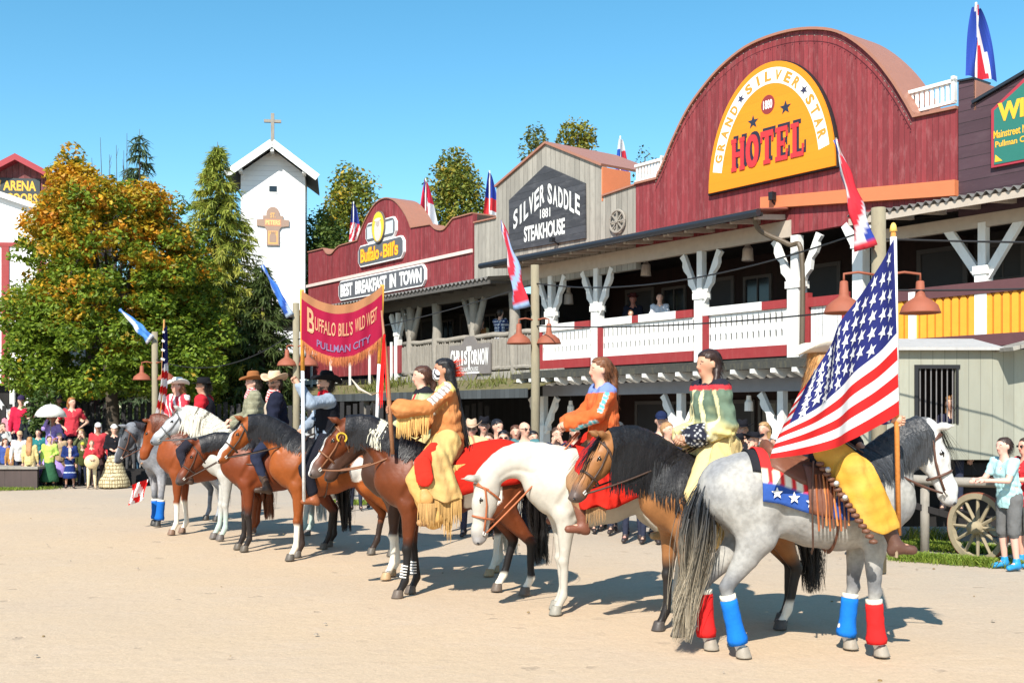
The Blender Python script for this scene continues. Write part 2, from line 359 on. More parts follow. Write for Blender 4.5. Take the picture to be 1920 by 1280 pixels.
def corrugated(mb, u0, u1, vf, zf, vb, zb, amp=.035, per=.16, th=.012):
    n = int((u1-u0)/per*6); us = np.linspace(u0, u1, n+1); V = []
    for u in us:
        w_ = amp*math.sin((u-u0)/per*2*math.pi)
        V += [(u, vf, zf+w_), (u, vb, zb+w_), (u, vf, zf+w_-th), (u, vb, zb+w_-th)]
    F = []
    for i in range(n):
        a = i*4; F += [(a, a+4, a+5, a+1), (a+2, a+3, a+7, a+6), (a, a+2, a+6, a+4)]
    mb.add(V, F)
def window_uz(parent, u, z0, z1, w, v, name='window', fm=None, bars=True, label=None):
    f = MB(); t = .07
    f.box(u-w/2-t, u-w/2, v-.05, v, z0-t, z1+t); f.box(u+w/2, u+w/2+t, v-.05, v, z0-t, z1+t)
    f.box(u-w/2, u+w/2, v-.05, v, z1, z1+t); f.box(u-w/2, u+w/2, v-.05, v, z0-t, z0)
    if bars: f.box(u-.015, u+.015, v-.04, v-.01, z0, z1); f.box(u-w/2, u+w/2, v-.042, v-.012, (z0+z1)/2-.015, (z0+z1)/2+.015)
    o = f.build(name, fm or M_DIM, parent)
    MB().box(u-w/2, u+w/2, v-.012, v-.004, z0, z1).build('glass', M_GLASS, o)
    return o
def door_uz(parent, u, z0, h, w, v, col=(.03, .03, .035)):
    f = MB(); t = .09
    f.box(u-w/2-t, u-w/2, v-.05, v, z0, z0+h+t); f.box(u+w/2, u+w/2+t, v-.05, v, z0, z0+h+t); f.box(u-w/2, u+w/2, v-.05, v, z0+h, z0+h+t)
    o = f.build('door', M_DIM, parent)
    MB().box(u-w/2, u+w/2, v-.02, v-.004, z0, z0+h).build('door_leaf', pm('door_%d' % int(col[0]*1000), col, .6), o)
def outline_roof(mb, pts, v0, v1, th=.05, over=.03):
    """a sheet following the outline's top, from v0 back to v1, th thick"""
    P = np.array(pts); n = len(P); T = np.gradient(P, axis=0); N = np.stack([-T[:, 1], T[:, 0]], 1); N /= np.linalg.norm(N, axis=1, keepdims=True)
    if N[:, 1].mean() < 0: N = -N
    A = P+N*over*.2; B = P+N*(over*.2+th); V = []; F = []
    for i in range(n):
        V += [(A[i, 0], v0, A[i, 1]), (B[i, 0], v0, B[i, 1]), (B[i, 0], v1, B[i, 1]), (A[i, 0], v1, A[i, 1])]
    for i in range(n-1):
        a = i*4; b = a+4
        for k in range(4): F.append((a+k, a+(k+1) % 4, b+(k+1) % 4, b+k))
    F += [(0, 3, 2, 1), (n*4-4, n*4-3, n*4-2, n*4-1)]
    mb.add(V, F)
def brace_line(P, n=6):
    out = []
    for i in range(len(P)-1):
        for k in range(n): t = k/n; out.append((P[i][0]*(1-t)+P[i+1][0]*t, P[i][1]*(1-t)+P[i+1][1]*t))
    return out+[P[-1]]
def smooth_line(P, n=5):
    P = [np.array(p, float) for p in P]; Q = [2*P[0]-P[1]]+P+[2*P[-1]-P[-2]]; out = []
    for i in range(1, len(Q)-2):
        for k in range(n):
            t = k/n; a, b, c, d = Q[i-1], Q[i], Q[i+1], Q[i+2]
            out.append(tuple(.5*((2*b)+(-a+c)*t+(2*a-5*b+4*c-d)*t*t+(-a+3*b-3*c+d)*t**3)))
    return out+[tuple(P[-1])]
def bezier_pts(P, n=12):
    return [tuple(x) for x in smooth_line(P, n)]
FLOOR = 3.0
# ------------------------------------------------------------------ HOTEL
def hotel():
    b = thing('hotel_building', 'red boarded hotel with tall rounded false front and yellow arched sign', 'building', tuple(FO), FA)
    tp = [(1192, 347), (1233, 337), (1245, 312), (1262, 270), (1290, 212), (1320, 168), (1355, 128), (1400, 92), (1450, 70), (1505, 58), (1560, 60), (1600, 78), (1640, 112), (1672, 152), (1696, 190), (1714, 222), (1795, 205)]
    T = [F2(*p) for p in tp]; S = [T[0]]+smooth_line(T[1:16], 4)+[T[16]]
    uL, uR = T[0][0], T[-1][0]
    MB().prism([(uL, 5.4)]+S+[(uR, 5.4)], 0.0, .14).build('wall', M_RED, b)
    mb = MB(); outline_roof(mb, S, -.06, 1.1); mb.build('roof_capping', M_BROWNM, b)
    # fairy-light string along the rim
    mb = MB(); N = smooth_line(T[1:16], 8)
    for i, p in enumerate(N[::2]): mb.lathe([(0, -.014), (.011, -.006), (.011, .006), (0, .014)], 6, (.25, .2, .17), at=(p[0], -.10, p[1]-.12))
    mb.tube([(p[0], -.085, p[1]-.10) for p in N], .007, 4, (.02, .02, .02)); mb.build('light_string', M_ATTR, b)
    # sign
    cu, bz, A, Hh = -.57, 6.53, 1.60, 2.36
    def ell(a, h, t0, t1, n, dz=0): return [(cu+a*math.cos(t), bz+dz+h*math.sin(t)) for t in np.linspace(t0, t1, n)]
    sg = MB(); sg.prism(ell(A+.05, Hh+.05, 0, math.pi, 40, -.03), -.075, -.003, c=(.015, .012, .015)); sg.prism(ell(A, Hh, 0, math.pi, 40), -.115, -.06, c=(.72, .235, .008))
    so_ = sg.build('hotel_sign', mat('sign_boards', attr=True, rough=.6, kind='boards', axis='Z', w=.16, gap=.03, var=.05, gapdark=.85, bump=.05), b)
    lt = MB(); t0, t1 = R(11), R(169); n = 50
    oo = ell(1.50, 2.24, t1, t0, n); ii = ell(1.25, 1.93, t0, t1, n)
    V = [(p[0], -.118, p[1]) for p in oo+ii]; lt.add(V, [(i, i+1, 2*n-2-i, 2*n-1-i) for i in range(n-1)], (.82, .80, .74))
    word = 'GRAND*SILVER*STAR'; ths = np.linspace(R(163), R(17), 400)
    mx = np.array([(1.375*math.cos(t), 2.085*math.sin(t)) for t in ths]); seg = np.concatenate([[0], np.cumsum(np.linalg.norm(np.diff(mx, axis=0), axis=1))])
    for i, ch in enumerate(word):
        s_ = seg[-1]*(i+.2)/(len(word)-.6); k = min(int(np.searchsorted(seg, s_)), 398)
        p = mx[k]; d = unit(mx[k+1]-mx[k-1] if k else mx[1]-mx[0]); nrm = np.array((-d[1], d[0]))
        if ch == '*': V = np.array([(x, y, 0) for x, y in star_pts(0, 0, .10)]); F = [tuple(range(10))]; col = (.03, .03, .07)
        else:
            V, F = text_geo(ch, .30, .014, .82); lo, hi = V.min(0), V.max(0); V = V-(lo+hi)/2
            V[:, 0] *= (.165 if ch != 'I' else .06)/(hi[0]-lo[0]); V[:, 1] *= .205/(hi[1]-lo[1]); col = (.68, .25, .03)
        lt.add([(cu+p[0]+x*d[0]+y*nrm[0], -.122, bz+p[1]+x*d[1]+y*nrm[1]) for x, y, _ in V], F, col)
    lt.prism([(cu+.17*math.cos(t), bz+1.52+.19*math.sin(t)) for t in np.linspace(0, 2*math.pi, 24, endpoint=False)], -.121, -.11, c=(.24, .03, .03))
    put_text(lt, '1880', cu-.115, cu+.115, bz+1.43, bz+1.61, -.125, (.85, .8, .78), .02)
    for du, dz in ((-.38, 1.25), (.44, 1.36)): lt.prism(star_pts(cu+du, bz+dz, .14), -.121, -.11, c=(.02, .025, .05))
    slab(lt, 'HOTEL', cu-.93, cu+.95, bz+.33, bz+1.0, -.121, -.11, (.018, .018, .035), (.05, .06)); slab(lt, 'HOTEL', cu-.93, cu+.95, bz+.33, bz+1.0, -.135, -.118, (.50, .03, .035))
    lt.build('lettering', M_PAINT, so_)
    # rooftop white balustrades either side of the arch
    for (pa, pb) in (((1192, 340), (1244, 331)), ((1706, 208), (1792, 196))):
        f = MB(); (ua, za), (ub, zb) = F2(*pa, .25), F2(*pb, .25); z = (za+zb)/2
        f.box(ua, ub, .20, .30, z+.34, z+.40); f.box(ua, ub, .21, .29, z-.02, z+.03)
        for k in range(9): x = ua+(ub-ua)*(k+.5)/9; f.box(x-.028, x+.028, .235, .265, z+.03, z+.34)
        f.box(ub-.06, ub, .2, .3, z, z+.45); f.build('roof_balustrade', M_WHITE, b)
    # copper beam and floodlight under the false front
    (u0, z0), (u1, z1) = F2(1425, 379, -.12), F2(1790, 350, -.12)
    MB().add([(u0, -.12, z0-.13), (u1, -.12, z1-.15), (u1, -.12, z1+.12), (u0, -.12, z0+.10), (u0, 0, z0-.13), (u1, 0, z1-.15), (u1, 0, z1+.12), (u0, 0, z0+.10)], [(0, 1, 2, 3), (7, 6, 5, 4), (3, 2, 6, 7), (0, 4, 5, 1), (0, 3, 7, 4), (1, 5, 6, 2)]).build('copper_beam', M_ORANGEM, b)
    u, z = F2(1448, 368, -.2); f = MB(); f.box(u-.05, u+.05, -.26, -.14, z-.08, z+.08); f.bar((u, -.2, z-.1), (u, -.02, z-.2), .03); f.build('floodlight', M_BLACK, b)
    # eave A: red sheet roof, gutter, rafters
    ua, ub, ze = -9.14, -.08, 5.80
    mb = MB(); corrugated(mb, ua, ub, -.9, ze, 0, ze+.11, amp=.022, per=.12); mb.build('eave_sheet', M_RSHEET, b)
    mb = MB(); mb.tube([(ua-.25, -.98, ze-.08), (ub, -.98, ze-.08)], .075, 8); mb.build('gutter', M_GUTTER, b)
    mb = MB()
    for u in np.arange(ua+.2, ub, .62): mb.bar((u, -.87, ze-.13), (u, .0, ze-.04), .06, .10)
    mb.box(ua, ub, -.02, .10, ze-.45, ze-.12); mb.build('eave_beam', pm('pale_beam', (.42, .36, .30), .7, var=.2), b)
    mb = MB(); mb.bar((ua, -.86, ze-.10), (ub, -.86, ze-.10), .02, .07); mb.build('eave_board', M_DARKW, b)
    # downpipe
    P = [F2(1412, 398, -.85)+(-.85,), F2(1425, 432, -.6)+(-.6,), F2(1478, 458, -.25)+(-.25,), F2(1503, 478, -.22)+(-.22,), F2(1503, 690, -.22)+(-.22,)]
    MB().tube(bezier_pts([(p[0], p[2], p[1]) for p in P], 6), .05, 8).build('downpipe', pm('brown_pipe', (.10, .075, .05), .5), b)
    # posts
    for px, kw in ((1032, {}), (1118, {}), (1313, {}), (1492, dict(w=.22)), (1612, dict(w=.18, reach=.3, fall=.4, scallop=False))):
        u = F2(px, 500)[0]; mb = MB(); post_bracket(mb, u, .04, FLOOR-.25, 5.36 if px < 1600 else 5.45, **kw); mb.build('porch_post', M_WHITE, b)
    # balcony
    u0, u1 = F2(1012, 600)[0], F2(1690, 600)[0]
    MB().box(u0, u1, -.05, 2.4, FLOOR-.14, FLOOR).build('balcony_floor', M_DARKW, b)
    posts = [F2(p, 500)[0] for p in (1012, 1118, 1313, 1492)]
    for i in range(3):
        a, c = posts[i]+(.05 if i == 0 else .17), posts[i+1]-.17; sl = MB(); w_ = .15; n = max(3, round((c-a)/w_)); w_ = (c-a)/n
        for k in range(n):   # fretted boards with slots between them
            x = a+k*w_; g = .022
            pl = [(x+.003, FLOOR+.22), (x+w_-.003, FLOOR+.22), (x+w_-.003, FLOOR+.36), (x+w_-g, FLOOR+.42), (x+w_-g, FLOOR+.52), (x+w_-.003, FLOOR+.56), (x+w_-.003, FLOOR+.64), (x+w_-g, FLOOR+.70), (x+w_-g, FLOOR+.86), (x+w_-.003, FLOOR+.90),
                  (x+w_-.003, FLOOR+.95), (x+.003, FLOOR+.95), (x+.003, FLOOR+.90), (x+g, FLOOR+.86), (x+g, FLOOR+.70), (x+.003, FLOOR+.64), (x+.003, FLOOR+.56), (x+g, FLOOR+.52), (x+g, FLOOR+.42), (x+.003, FLOOR+.36)]
            sl.prism(pl, -.035, -.010)
        sl.build('balustrade', M_WHITE, b)
        rl = MB(); w3 = a+(c-a)*(.72 if i != 1 else .38); rl.box(a, w3, -.09, .05, FLOOR+.95, FLOOR+1.12)
        if i == 1: rl.box(w3+.22, a+(c-a)*.84, -.09, .05, FLOOR+.95, FLOOR+1.12)
        rl.build('handrail', M_WHITE, b)
        rr = MB(); rr.box(w3, w3+.22 if i == 1 else c, -.085, .045, FLOOR+.95, FLOOR+1.115)
        if i == 1: rr.box(a+(c-a)*.84, c, -.085, .045, FLOOR+.95, FLOOR+1.115)
        rr.box(a-.02, c, -.08, .03, FLOOR+.0, FLOOR+.22); rr.box(a-.03, a+.12, -.085, -.036, FLOOR-.2, FLOOR+.95); rr.build('red_rail', M_REDP, b)
    a, c = posts[3]+.26, F2(1600, 500)[0]-.1
    rr = MB(); rr.box(a, c, -.08, .05, FLOOR+.92, FLOOR+1.10); rr.box(a, c, -.08, .03, FLOOR, FLOOR+.2); rr.box(a-.02, a+.1, -.082, .052, FLOOR-.3, FLOOR+1.2); rr.box(c-.1, c, -.082, .052, FLOOR-.3, FLOOR+1.15); rr.build('red_rail', M_REDP, b)
    sl = MB()
    for k in range(8): x = a+.14+(c-a-.28)*(k+.5)/8; sl.box(x-.055, x+.055, -.03, -.01, FLOOR+.2, FLOOR+.92)
    sl.build('balustrade', M_WHITE, b)
    # walls behind the porches
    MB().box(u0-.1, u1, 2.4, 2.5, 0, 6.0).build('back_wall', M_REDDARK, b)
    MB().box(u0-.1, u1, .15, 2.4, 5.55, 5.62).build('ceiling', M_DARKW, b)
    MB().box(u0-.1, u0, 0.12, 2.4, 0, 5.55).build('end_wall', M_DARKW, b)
    for u in (-6.9, -4.2, -1.2, 1.7): door_uz(b, u, FLOOR, 2.05, .9, 2.4); window_uz(b, u+1.25, FLOOR+.8, FLOOR+2.0, .7, 2.4)
    for u in (-6.5, -3.6, -1.4, 1.2): door_uz(b, u, 0, 2.1, .95, 2.4)
    for u in (-5.2, -2.4, .1): window_uz(b, u, .9, 2.1, .9, 2.4)
    # lower porch roof
    (ua, za), (ub, zb) = F2(958, 706, -1.0), F2(1540, 674, -1.0); za = zb = 2.74
    mb = MB(); n = 60
    for k in range(3): mb.box(ua, ub, -1.0+k*.33, -1.0+(k+1)*.33, za-.02+k*.05, za+.10+k*.05+.01)
    mb.build('lower_awning', pm('mossy_slate', (.045, .045, .04), .9, var=.4, scale=9, wear=(.16, .14, .08), wearamt=.4), b)
    mb = MB()
    for u in np.arange(ua+.3, ub, .50):
        pl = [(-1.02, za-.02), (-.25, za-.02), (-.25, za-.16), (-.45, za-.18), (-.62, za-.12), (-.72, za-.20), (-.88, za-.14), (-1.02, za-.10)]
        mb.prism(pl, u-.05, u+.05, 'yz')
    mb.build('rafter_ends', M_WHITE, b)
    MB().box(ua+.4, ub, -.30, -.12, za-.44, za-.17).build('porch_beam', pm('bluegrey_beam', (.22, .225, .25), .7, var=.15), b)
    for px in (1032, 1290, 1480):
        u = F2(px, 800)[0]; mb = MB(); post_bracket(mb, u, -.21, 0, 2.3, w=.18, reach=.5, fall=.75); mb.build('lower_post', M_WHITE, b)
    # paper lanterns hung under both floors
    for px, py, v in ((1066, 555, .9), (1211, 500, .9), (1402, 470, .9)):
        u, z = F2(px, py, v); mb = MB(); mb.lathe([(.0, .02), (.05, .02), (.06, -.1), (.11, -.16), (.13, -.42), (.0, -.42)], 12, (.62, .55, .50), at=(u, v, z+.2)); mb.tube([(u, v, z+.2), (u, v, z+.6)], .006, 4, (.05, .05, .05)); mb.build('hanging_lantern', M_ATTR, b)
    for px, py, v in ((1070, 760, -.05), (1404, 752, -.05)):
        u, z = F2(px, py, v); mb = MB(); mb.lathe([(.0, .12), (.045, .12), (.055, .02), (.085, -.02), (.09, -.2), (.0, -.2)], 12, (.80, .76, .70), at=(u, v, z)); mb.tube([(u, v, z+.1), (u, v, z+.4)], .006, 4, (.05, .05, .05)); mb.build('hanging_lantern', M_ATTR, b)
hotel()
# ------------------------------------------------------------------ STEAKHOUSE
def steakhouse():
    b = thing('steakhouse_building', 'weathered grey timber steakhouse front with pointed gable and black sign', 'building', tuple(FO+EX*-9), FA)
    o = np.array((-9., 0))
    def f(px, py, v=0): u, z = F2(px, py, v); return (u+9, z)
    T = [f(*p) for p in ((889, 419), (930, 410), (930, 352), (1024, 270), (1129, 312), (1130, 369), (1192, 348))]
    MB().prism([(T[0][0], 5.2)]+T+[(T[-1][0], 5.2)], .01, .16).build('wall', M_GREYW, b)
    mb = MB(); outline_roof(mb, [T[2], T[3], T[4]], -.05, 2.4, th=.06); mb.build('roof', M_BROWNM, b)
    mb = MB(); mb.box(T[4][0]-.02, T[4][0]+.03, .0, .9, T[5][1]-.1, T[4][1]-.02); mb.build('copper_cheek', M_ORANGEM, b)
    mb = MB(); outline_roof(mb, [T[5], T[6]], -.04, .3, th=.04); mb.build('wall_cap', M_BROWNM, b); mb = MB(); outline_roof(mb, [T[0], T[1]], -.04, .3, th=.04); mb.build('wall_cap', M_BROWNM, b)
    S = [f(*p) for p in ((957, 376), (1024, 311), (1099, 344), (1100, 447), (957, 471))]
    sg = MB(); sg.prism(S, -.05, .0); so_ = sg.build('steakhouse_sign', mat('black_sign', (.045, .047, .055), .7, 'boards', axis='Z', w=.17, gap=.06, var=.3, wear=(.14, .14, .15), wearamt=.45), b)
    lt = MB(); c = (.66, .66, .64); uc = (S[0][0]+S[2][0])/2; w = S[2][0]-S[0][0]; zb = S[4][1]
    for word, x0, x1, zc in (('SILVER', .06, .50, None), ('SADDLE', .53, .95, None)):
        n = len(word)
        for i, ch in enumerate(word):
            t = (i+.5)/n*(x1-x0)+x0; V, F = text_geo(ch, 1, .03); lo, hi = V.min(0), V.max(0); V = V-(lo+hi)/2
            lw = w*(x1-x0)/n*.82*(.4 if ch == 'I' else 1); hgt = .52-.10*abs(t-.5); sl_ = .62*(1 if t < .5 else -1)
            V[:, 0] *= lw/(hi[0]-lo[0]); V[:, 1] *= hgt/(hi[1]-lo[1])
            z = zb+1.32-abs(t-.5)*1.25
            lt.add([(S[0][0]+w*t+x, -.055, z+y+x*sl_) for x, y, _ in V], F, c)
    put_text(lt, '1881', uc-.2, uc+.22, zb+.66, zb+.90, -.055, c, .02)
    put_text(lt, 'STEAKHOUSE', uc-.88, uc+.80, zb+.14, zb+.55, -.055, c, .035, .95)
    lt.build('lettering', M_PAINT, so_)
    # wagon wheel on the wing
    u, z = f(1157, 415, -.05); wh = MB(); r = .26
    wh.tube([(u+r*math.cos(t), -.05, z+r*math.sin(t)) for t in np.linspace(0, 2*math.pi, 25)], .03, 6, up=(0, 1, 0))
    for k in range(8): t = k*math.pi/4; wh.bar((u, -.05, z), (u+r*math.cos(t), -.05, z+r*math.sin(t)), .03)
    wh.lathe([(0, -.05), (.05, -.04), (.05, .04), (0, .05)], 10, at=(u, -.05, z), M=Rx(R(90))); wh.build('wall_wheel', M_GREYT, b)
    f_ = MB(); u, z = f(1036, 450, -.2); f_.box(u-.06, u+.06, -.26, -.16, z-.05, z+.06); f_.bar((u, -.2, z), (u, 0, z-.1), .03); f_.build('floodlight', M_BLACK, b)
steakhouse()
# ------------------------------------------------------------------ BREAKFAST SALOON (red, with the small arch)
def saloon():
    b = thing('saloon_building', 'low red boarded breakfast saloon with small rounded gable and long plank sign', 'building', tuple(FO+EX*-16), FA)
    def f(px, py, v=0): u, z = F2(px, py, v); return (u+16, z)
    P1 = [(578, 474), (607, 467)]; P2 = [(607, 467), (613, 476), (622, 477), (630, 468), (637, 462)]; P3 = [(637, 462), (671, 452)]
    P4 = [(671, 452), (680, 428), (692, 402), (706, 382), (722, 373), (738, 376), (752, 390), (764, 410), (771, 428)]; P5 = [(771, 428), (808, 422)]
    P6 = [(808, 422), (818, 431), (832, 432), (843, 420), (850, 411)]; P7 = [(850, 411), (887, 401)]
    def c(P): return [f(*p) for p in P]
    S = c(P1)+smooth_line(c(P2), 3)[1:]+c(P3)[1:]+smooth_line(c(P4), 4)[1:]+c(P5)[1:]+smooth_line(c(P6), 3)[1:]+c(P7)[1:]
    MB().prism([(S[0][0], 5.46)]+S+[(S[-1][0], 5.46)], 0, .14).build('wall', M_RED, b)
    mb = MB(); outline_roof(mb, S, -.04, .16, th=.035); outline_roof(mb, smooth_line(c(P4), 4), .16, .85, th=.04); outline_roof(mb, c(P7), .16, .8, th=.04); outline_roof(mb, smooth_line(c(P6), 3), .16, .45, th=.03); outline_roof(mb, smooth_line(c(P2), 3), .16, .45, th=.03)
    mb.build('roof_capping', M_BROWNM, b)
    z = 6.43; MB().box(S[0][0]-.1, S[-1][0], -.05, -.003, z-.05, z+.05).build('trim_board', pm('pale_trim', (.62, .50, .46), .7), b)
    gr = (.10, .105, .12); wc = (.80, .80, .79)
    def plate(u0, u1, z0, z1, name, ch=.14):
        def oc(d): return [(u0+ch-d*.4, z0-d), (u1-ch+d*.4, z0-d), (u1-ch*.4+d*.4, z0+ch*.4-d*.4), (u1+d, z0+ch), (u1+d, z1-ch), (u1-ch*.4+d*.4, z1-ch*.4+d*.4), (u1-ch+d*.4, z1+d), (u0+ch-d*.4, z1+d), (u0+ch*.4-d*.4, z1-ch*.4+d*.4), (u0-d, z1-ch), (u0-d, z0+ch), (u0+ch*.4-d*.4, z0+ch*.4-d*.4)]
        sg = MB(); sg.prism(oc(.04), -.09, -.004, c=wc); sg.prism(oc(0), -.10, -.085, c=gr); return sg.build(name, M_PAINT, b)
    # long sign
    u0, z1 = f(640, 530); u1, _ = f(800, 500); so_ = plate(u0, u1, 5.72, 6.30, 'breakfast_sign'); lt = MB()
    put_text(lt, 'BEST  BREAKFAST  IN  TOWN', u0+.14, u1-.12, 5.79, 6.23, -.106, wc, .05, .95); lt.build('lettering', M_PAINT, so_)
    u0, _ = f(677, 490); u1, _ = f(760, 470); so_ = plate(u0, u1, 6.70, 7.32, 'saloon_sign'); lt = MB(); um = (u0+u1)/2
    for word, a, c_ in (('Buffalo', u0+.16, um-.02), ("Bill's", um+.22, u1-.25)):
        for d, cc in ((.06, (.72, .20, .02)), (.015, (.85, .46, .03))):
            V, F = text_geo(word, 1, d, 1, .9, 'LEFT'); lo, hi = V.min(0), V.max(0); V = V.copy()
            V[:, 0] = a+(V[:, 0]-lo[0])/(hi[0]-lo[0])*(c_-a); V[:, 1] = 6.78+(V[:, 1]-lo[1])/(hi[1]-lo[1])*.46
            lt.add(np.stack([V[:, 0], np.full(len(V), -.106-.004*(d < .05)), V[:, 1]], 1), F, cc)
    lt.prism(star_pts(um+.10, 6.92, .10), -.107, -.1, c=(.8, .3, .03)); lt.build('lettering', M_PAINT, so_)
    u0, _ = f(691, 430); u1, _ = f(745, 430); so_ = plate(u0, u1, 7.42, 7.98, 'emblem_sign'); lt = MB(); um, zm = (u0+u1)/2-.02, 7.80
    def el(a, h, dz=0, du=0): return [(um+du+a*math.cos(t), zm+dz+h*math.sin(t)) for t in np.linspace(0, 2*math.pi, 28, endpoint=False)]
    lt.box(u0+.09, um-.3, -.108, -.1, 7.50, 7.90, (.50, .54, .56)); lt.box(um+.3, u1-.09, -.108, -.1, 7.50, 7.90, (.50, .54, .56))
    lt.prism(el(.40, .50), -.16, -.1, c=(.13, .11, .10)); lt.prism(el(.37, .47), -.165, -.15, c=(.75, .50, .04)); lt.prism(el(.22, .36, -.10), -.172, -.16, c=(.55, .50, .47)); lt.prism(el(.11, .13, .14), -.178, -.165, c=(.42, .36, .32)); lt.prism(el(.20, .055, .22), -.18, -.165, c=(.60, .56, .50))
    lt.build('emblem', M_PAINT, so_)
    # porch eave
    ua, ub, ze = -9.6, 6.85, 5.40
    mb = MB(); corrugated(mb, ua, ub, -.9, ze, 0, ze+.10, amp=.04, per=.2); mb.build('eave_sheet', M_SHEET, b)
    mb = MB(); mb.box(ua, ub, -.86, -.82, ze-.15, ze-.05); mb.box(ua, ub, -.04, .10, ze-.34, ze-.02)
    for u in np.arange(ua+.2, ub, .7): mb.bar((u, -.84, ze-.10), (u, .0, ze-.03), .07, .08)
    mb.build('eave_beam', pm('dark_eave', (.085, .08, .075), .85, var=.3), b)
    MB().box(-11.2, -9.6, -.95, 1.5, ze-.05, ze+.10).build('side_roof', M_GREYT, b)
    # posts: grey crooked timber and white ones
    for px, m in ((770, M_GREYT), (818, M_GREYT), (888, M_GREYT), (963, M_GREYT)):
        u = f(px, 550)[0]; mb = MB()
        mb.tube([(u+.03*math.sin(i*1.9), .03, FLOOR-.3+i*(5.1-FLOOR+.3)/6) for i in range(7)], [.15, .13, .14, .16, .15, .14, .15], 8)
        if px in (888, 770): mb.tube([(u, .03, 4.0), (u+.25, .03, 4.5), (u+.5, .03, 5.1)], [.13, .10, .09], 7); mb.tube([(u, .03, 4.0), (u-.22, .03, 4.5), (u-.5, .03, 5.1)], [.13, .10, .09], 7)
        mb.build('porch_post', m, b, smooth=True)
    for px in (495, 745):
        u = f(px, 550)[0]; mb = MB(); post_bracket(mb, u, .03, FLOOR-.3, ze-.4, w=.15, reach=.4, fall=.6, scallop=False); mb.build('porch_post', M_WHITE, b)
    # balconies
    uw = f(757, 600)[0]; ue = f(1008, 600)[0]; ul = f(490, 600)[0]
    MB().box(ul, ue, -.05, 2.4, FLOOR-.16, FLOOR).build('balcony_floor', M_DARKW, b)
    sl = MB(); x = uw
    while x < ue:
        w_ = random.uniform(.09, .13); t = random.uniform(-.03, .03)
        sl.prism([(x, FLOOR+.05), (x+w_*.85, FLOOR+.05), (x+w_*.85+t*.3, FLOOR+.86), (x+w_*.42+t*.3, FLOOR+.92+t), (x+t*.3, FLOOR+.86)], -.07+random.uniform(-.012, .012), -.045); x += w_
    sl.build('picket_railing', M_GREYT, b)
    rl = MB(); rl.tube([(uw+(ue-uw)*i/14, .0, FLOOR+1.0+.02*math.sin(i*2.1)) for i in range(15)], .075, 8); rl.tube([(uw+(ue-uw)*i/14, -.02, FLOOR+.10) for i in range(15)], .07, 8); rl.build('log_rail', M_GREYT, b, smooth=True)
    MB().box(ul, uw, -.06, -.02, FLOOR+.12, FLOOR+.98).build('red_panel', M_RED, b)
    MB().box(ul, f(600, 600)[0], -.08, .02, FLOOR+.93, FLOOR+1.04).build('handrail', M_WHITE, b); MB().box(ul, f(640, 600)[0], -.08, .02, FLOOR-.1, FLOOR+.05).build('white_board', M_WHITE, b)
    for px in (524, 588, 624, 660, 697, 738): u = f(px, 600)[0]; MB().box(u-.05, u+.05, -.10, -.061, FLOOR-.35, FLOOR+1.1).build('white_batten', M_WHITE, b)
    # sign on the picket railing
    u0, u1 = f(846, 640, -.1)[0], f(922, 640, -.1)[0]; um = (u0+u1)/2; z0, z1 = 2.96, 3.80
    sg = MB(); sg.box(u0, u1, -.16, -.11, z0, z1); sg.prism([(um-.4, z1-.02), (um+.4, z1-.02), (um+.2, z1+.22), (um-.2, z1+.22)], -.155, -.115); sg.prism([(um-.4, z0+.02), (um-.2, z0-.22), (um+.2, z0-.22), (um+.4, z0+.02)], -.155, -.115)
    so_ = sg.build('railing_sign', pm('brown_grey_board', (.17, .155, .15), .8, var=.2), b); lt = MB()
    for i, ch in enumerate('CHRISTORNOW'):
        V, F = text_geo(ch, 1, .035); lo, hi = V.min(0), V.max(0); V = V-(lo+hi)/2; t = (i+.5)/11-.5; big = ch == 'T'
        wd = (u1-u0)*.078*(.45 if ch == 'I' else 1); hg = (.62 if big else .36+abs(t)*.25); V[:, 0] *= (wd*1.5 if big else wd)/(hi[0]-lo[0]); V[:, 1] *= hg/(hi[1]-lo[1])
        lt.add([(um+t*(u1-u0)*.94+x, -.166, z0+.47+.08*math.cos(t*3)*0+y) for x, y, _ in V], F, wc)
    lt.box(um-.55, um+.5, -.166, -.16, z0+.02, z0+.06, wc); put_text(lt, 'STEAKHOUSE', um-.5, um+.45, z0+.08, z0+.2, -.166, (.6, .6, .6), .02)
    lt.build('lettering', M_PAINT, so_)
    MB().box(ul-.2, 6.0, 2.4, 2.5, 0, 5.3).build('back_wall', mat('shade_darkened_grey_wall', (.018, .018, .02), .8, 'boards', w=.2, gap=.06, var=.2), b)  # grey wall colour darkened to act as shade behind the balcony
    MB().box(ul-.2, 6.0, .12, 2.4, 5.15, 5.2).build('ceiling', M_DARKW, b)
    for u in (-8.5, -6.2, -3.6, -1.2, 1.2, 3.4): door_uz(b, u, FLOOR, 2.0, .85, 2.4); window_uz(b, u+1.15, FLOOR+.7, FLOOR+1.9, .6, 2.4)
    # lower awning with mossy shingles and plank apron
    ua, ub = f(420, 760, -1.6)[0], f(990, 700, -1.6)[0]; z = 2.46
    mb = MB(); mb.add([(ua, -1.6, z), (ub, -1.6, z), (ub, -.05, z+.36), (ua, -.05, z+.36), (ua, -1.6, z-.03), (ub, -1.6, z-.03), (ub, -.05, z+.33), (ua, -.05, z+.33)], [(0, 1, 2, 3), (7, 6, 5, 4), (0, 4, 5, 1), (1, 5, 6, 2), (3, 2, 6, 7), (0, 3, 7, 4)])
    mb.build('awning_roof', pm('mossy_shingle', (.13, .11, .055), .95, var=.5, scale=5, wear=(.20, .19, .03), wearamt=.8), b)
    MB().box(ua, ub, -1.64, -1.6, z-.22, z+.0).build('awning_fascia', M_SLATE, b)
    MB().box(uw, ub-.5, -.10, -.06, 2.62, 3.0).build('plank_apron', M_GREYW, b)
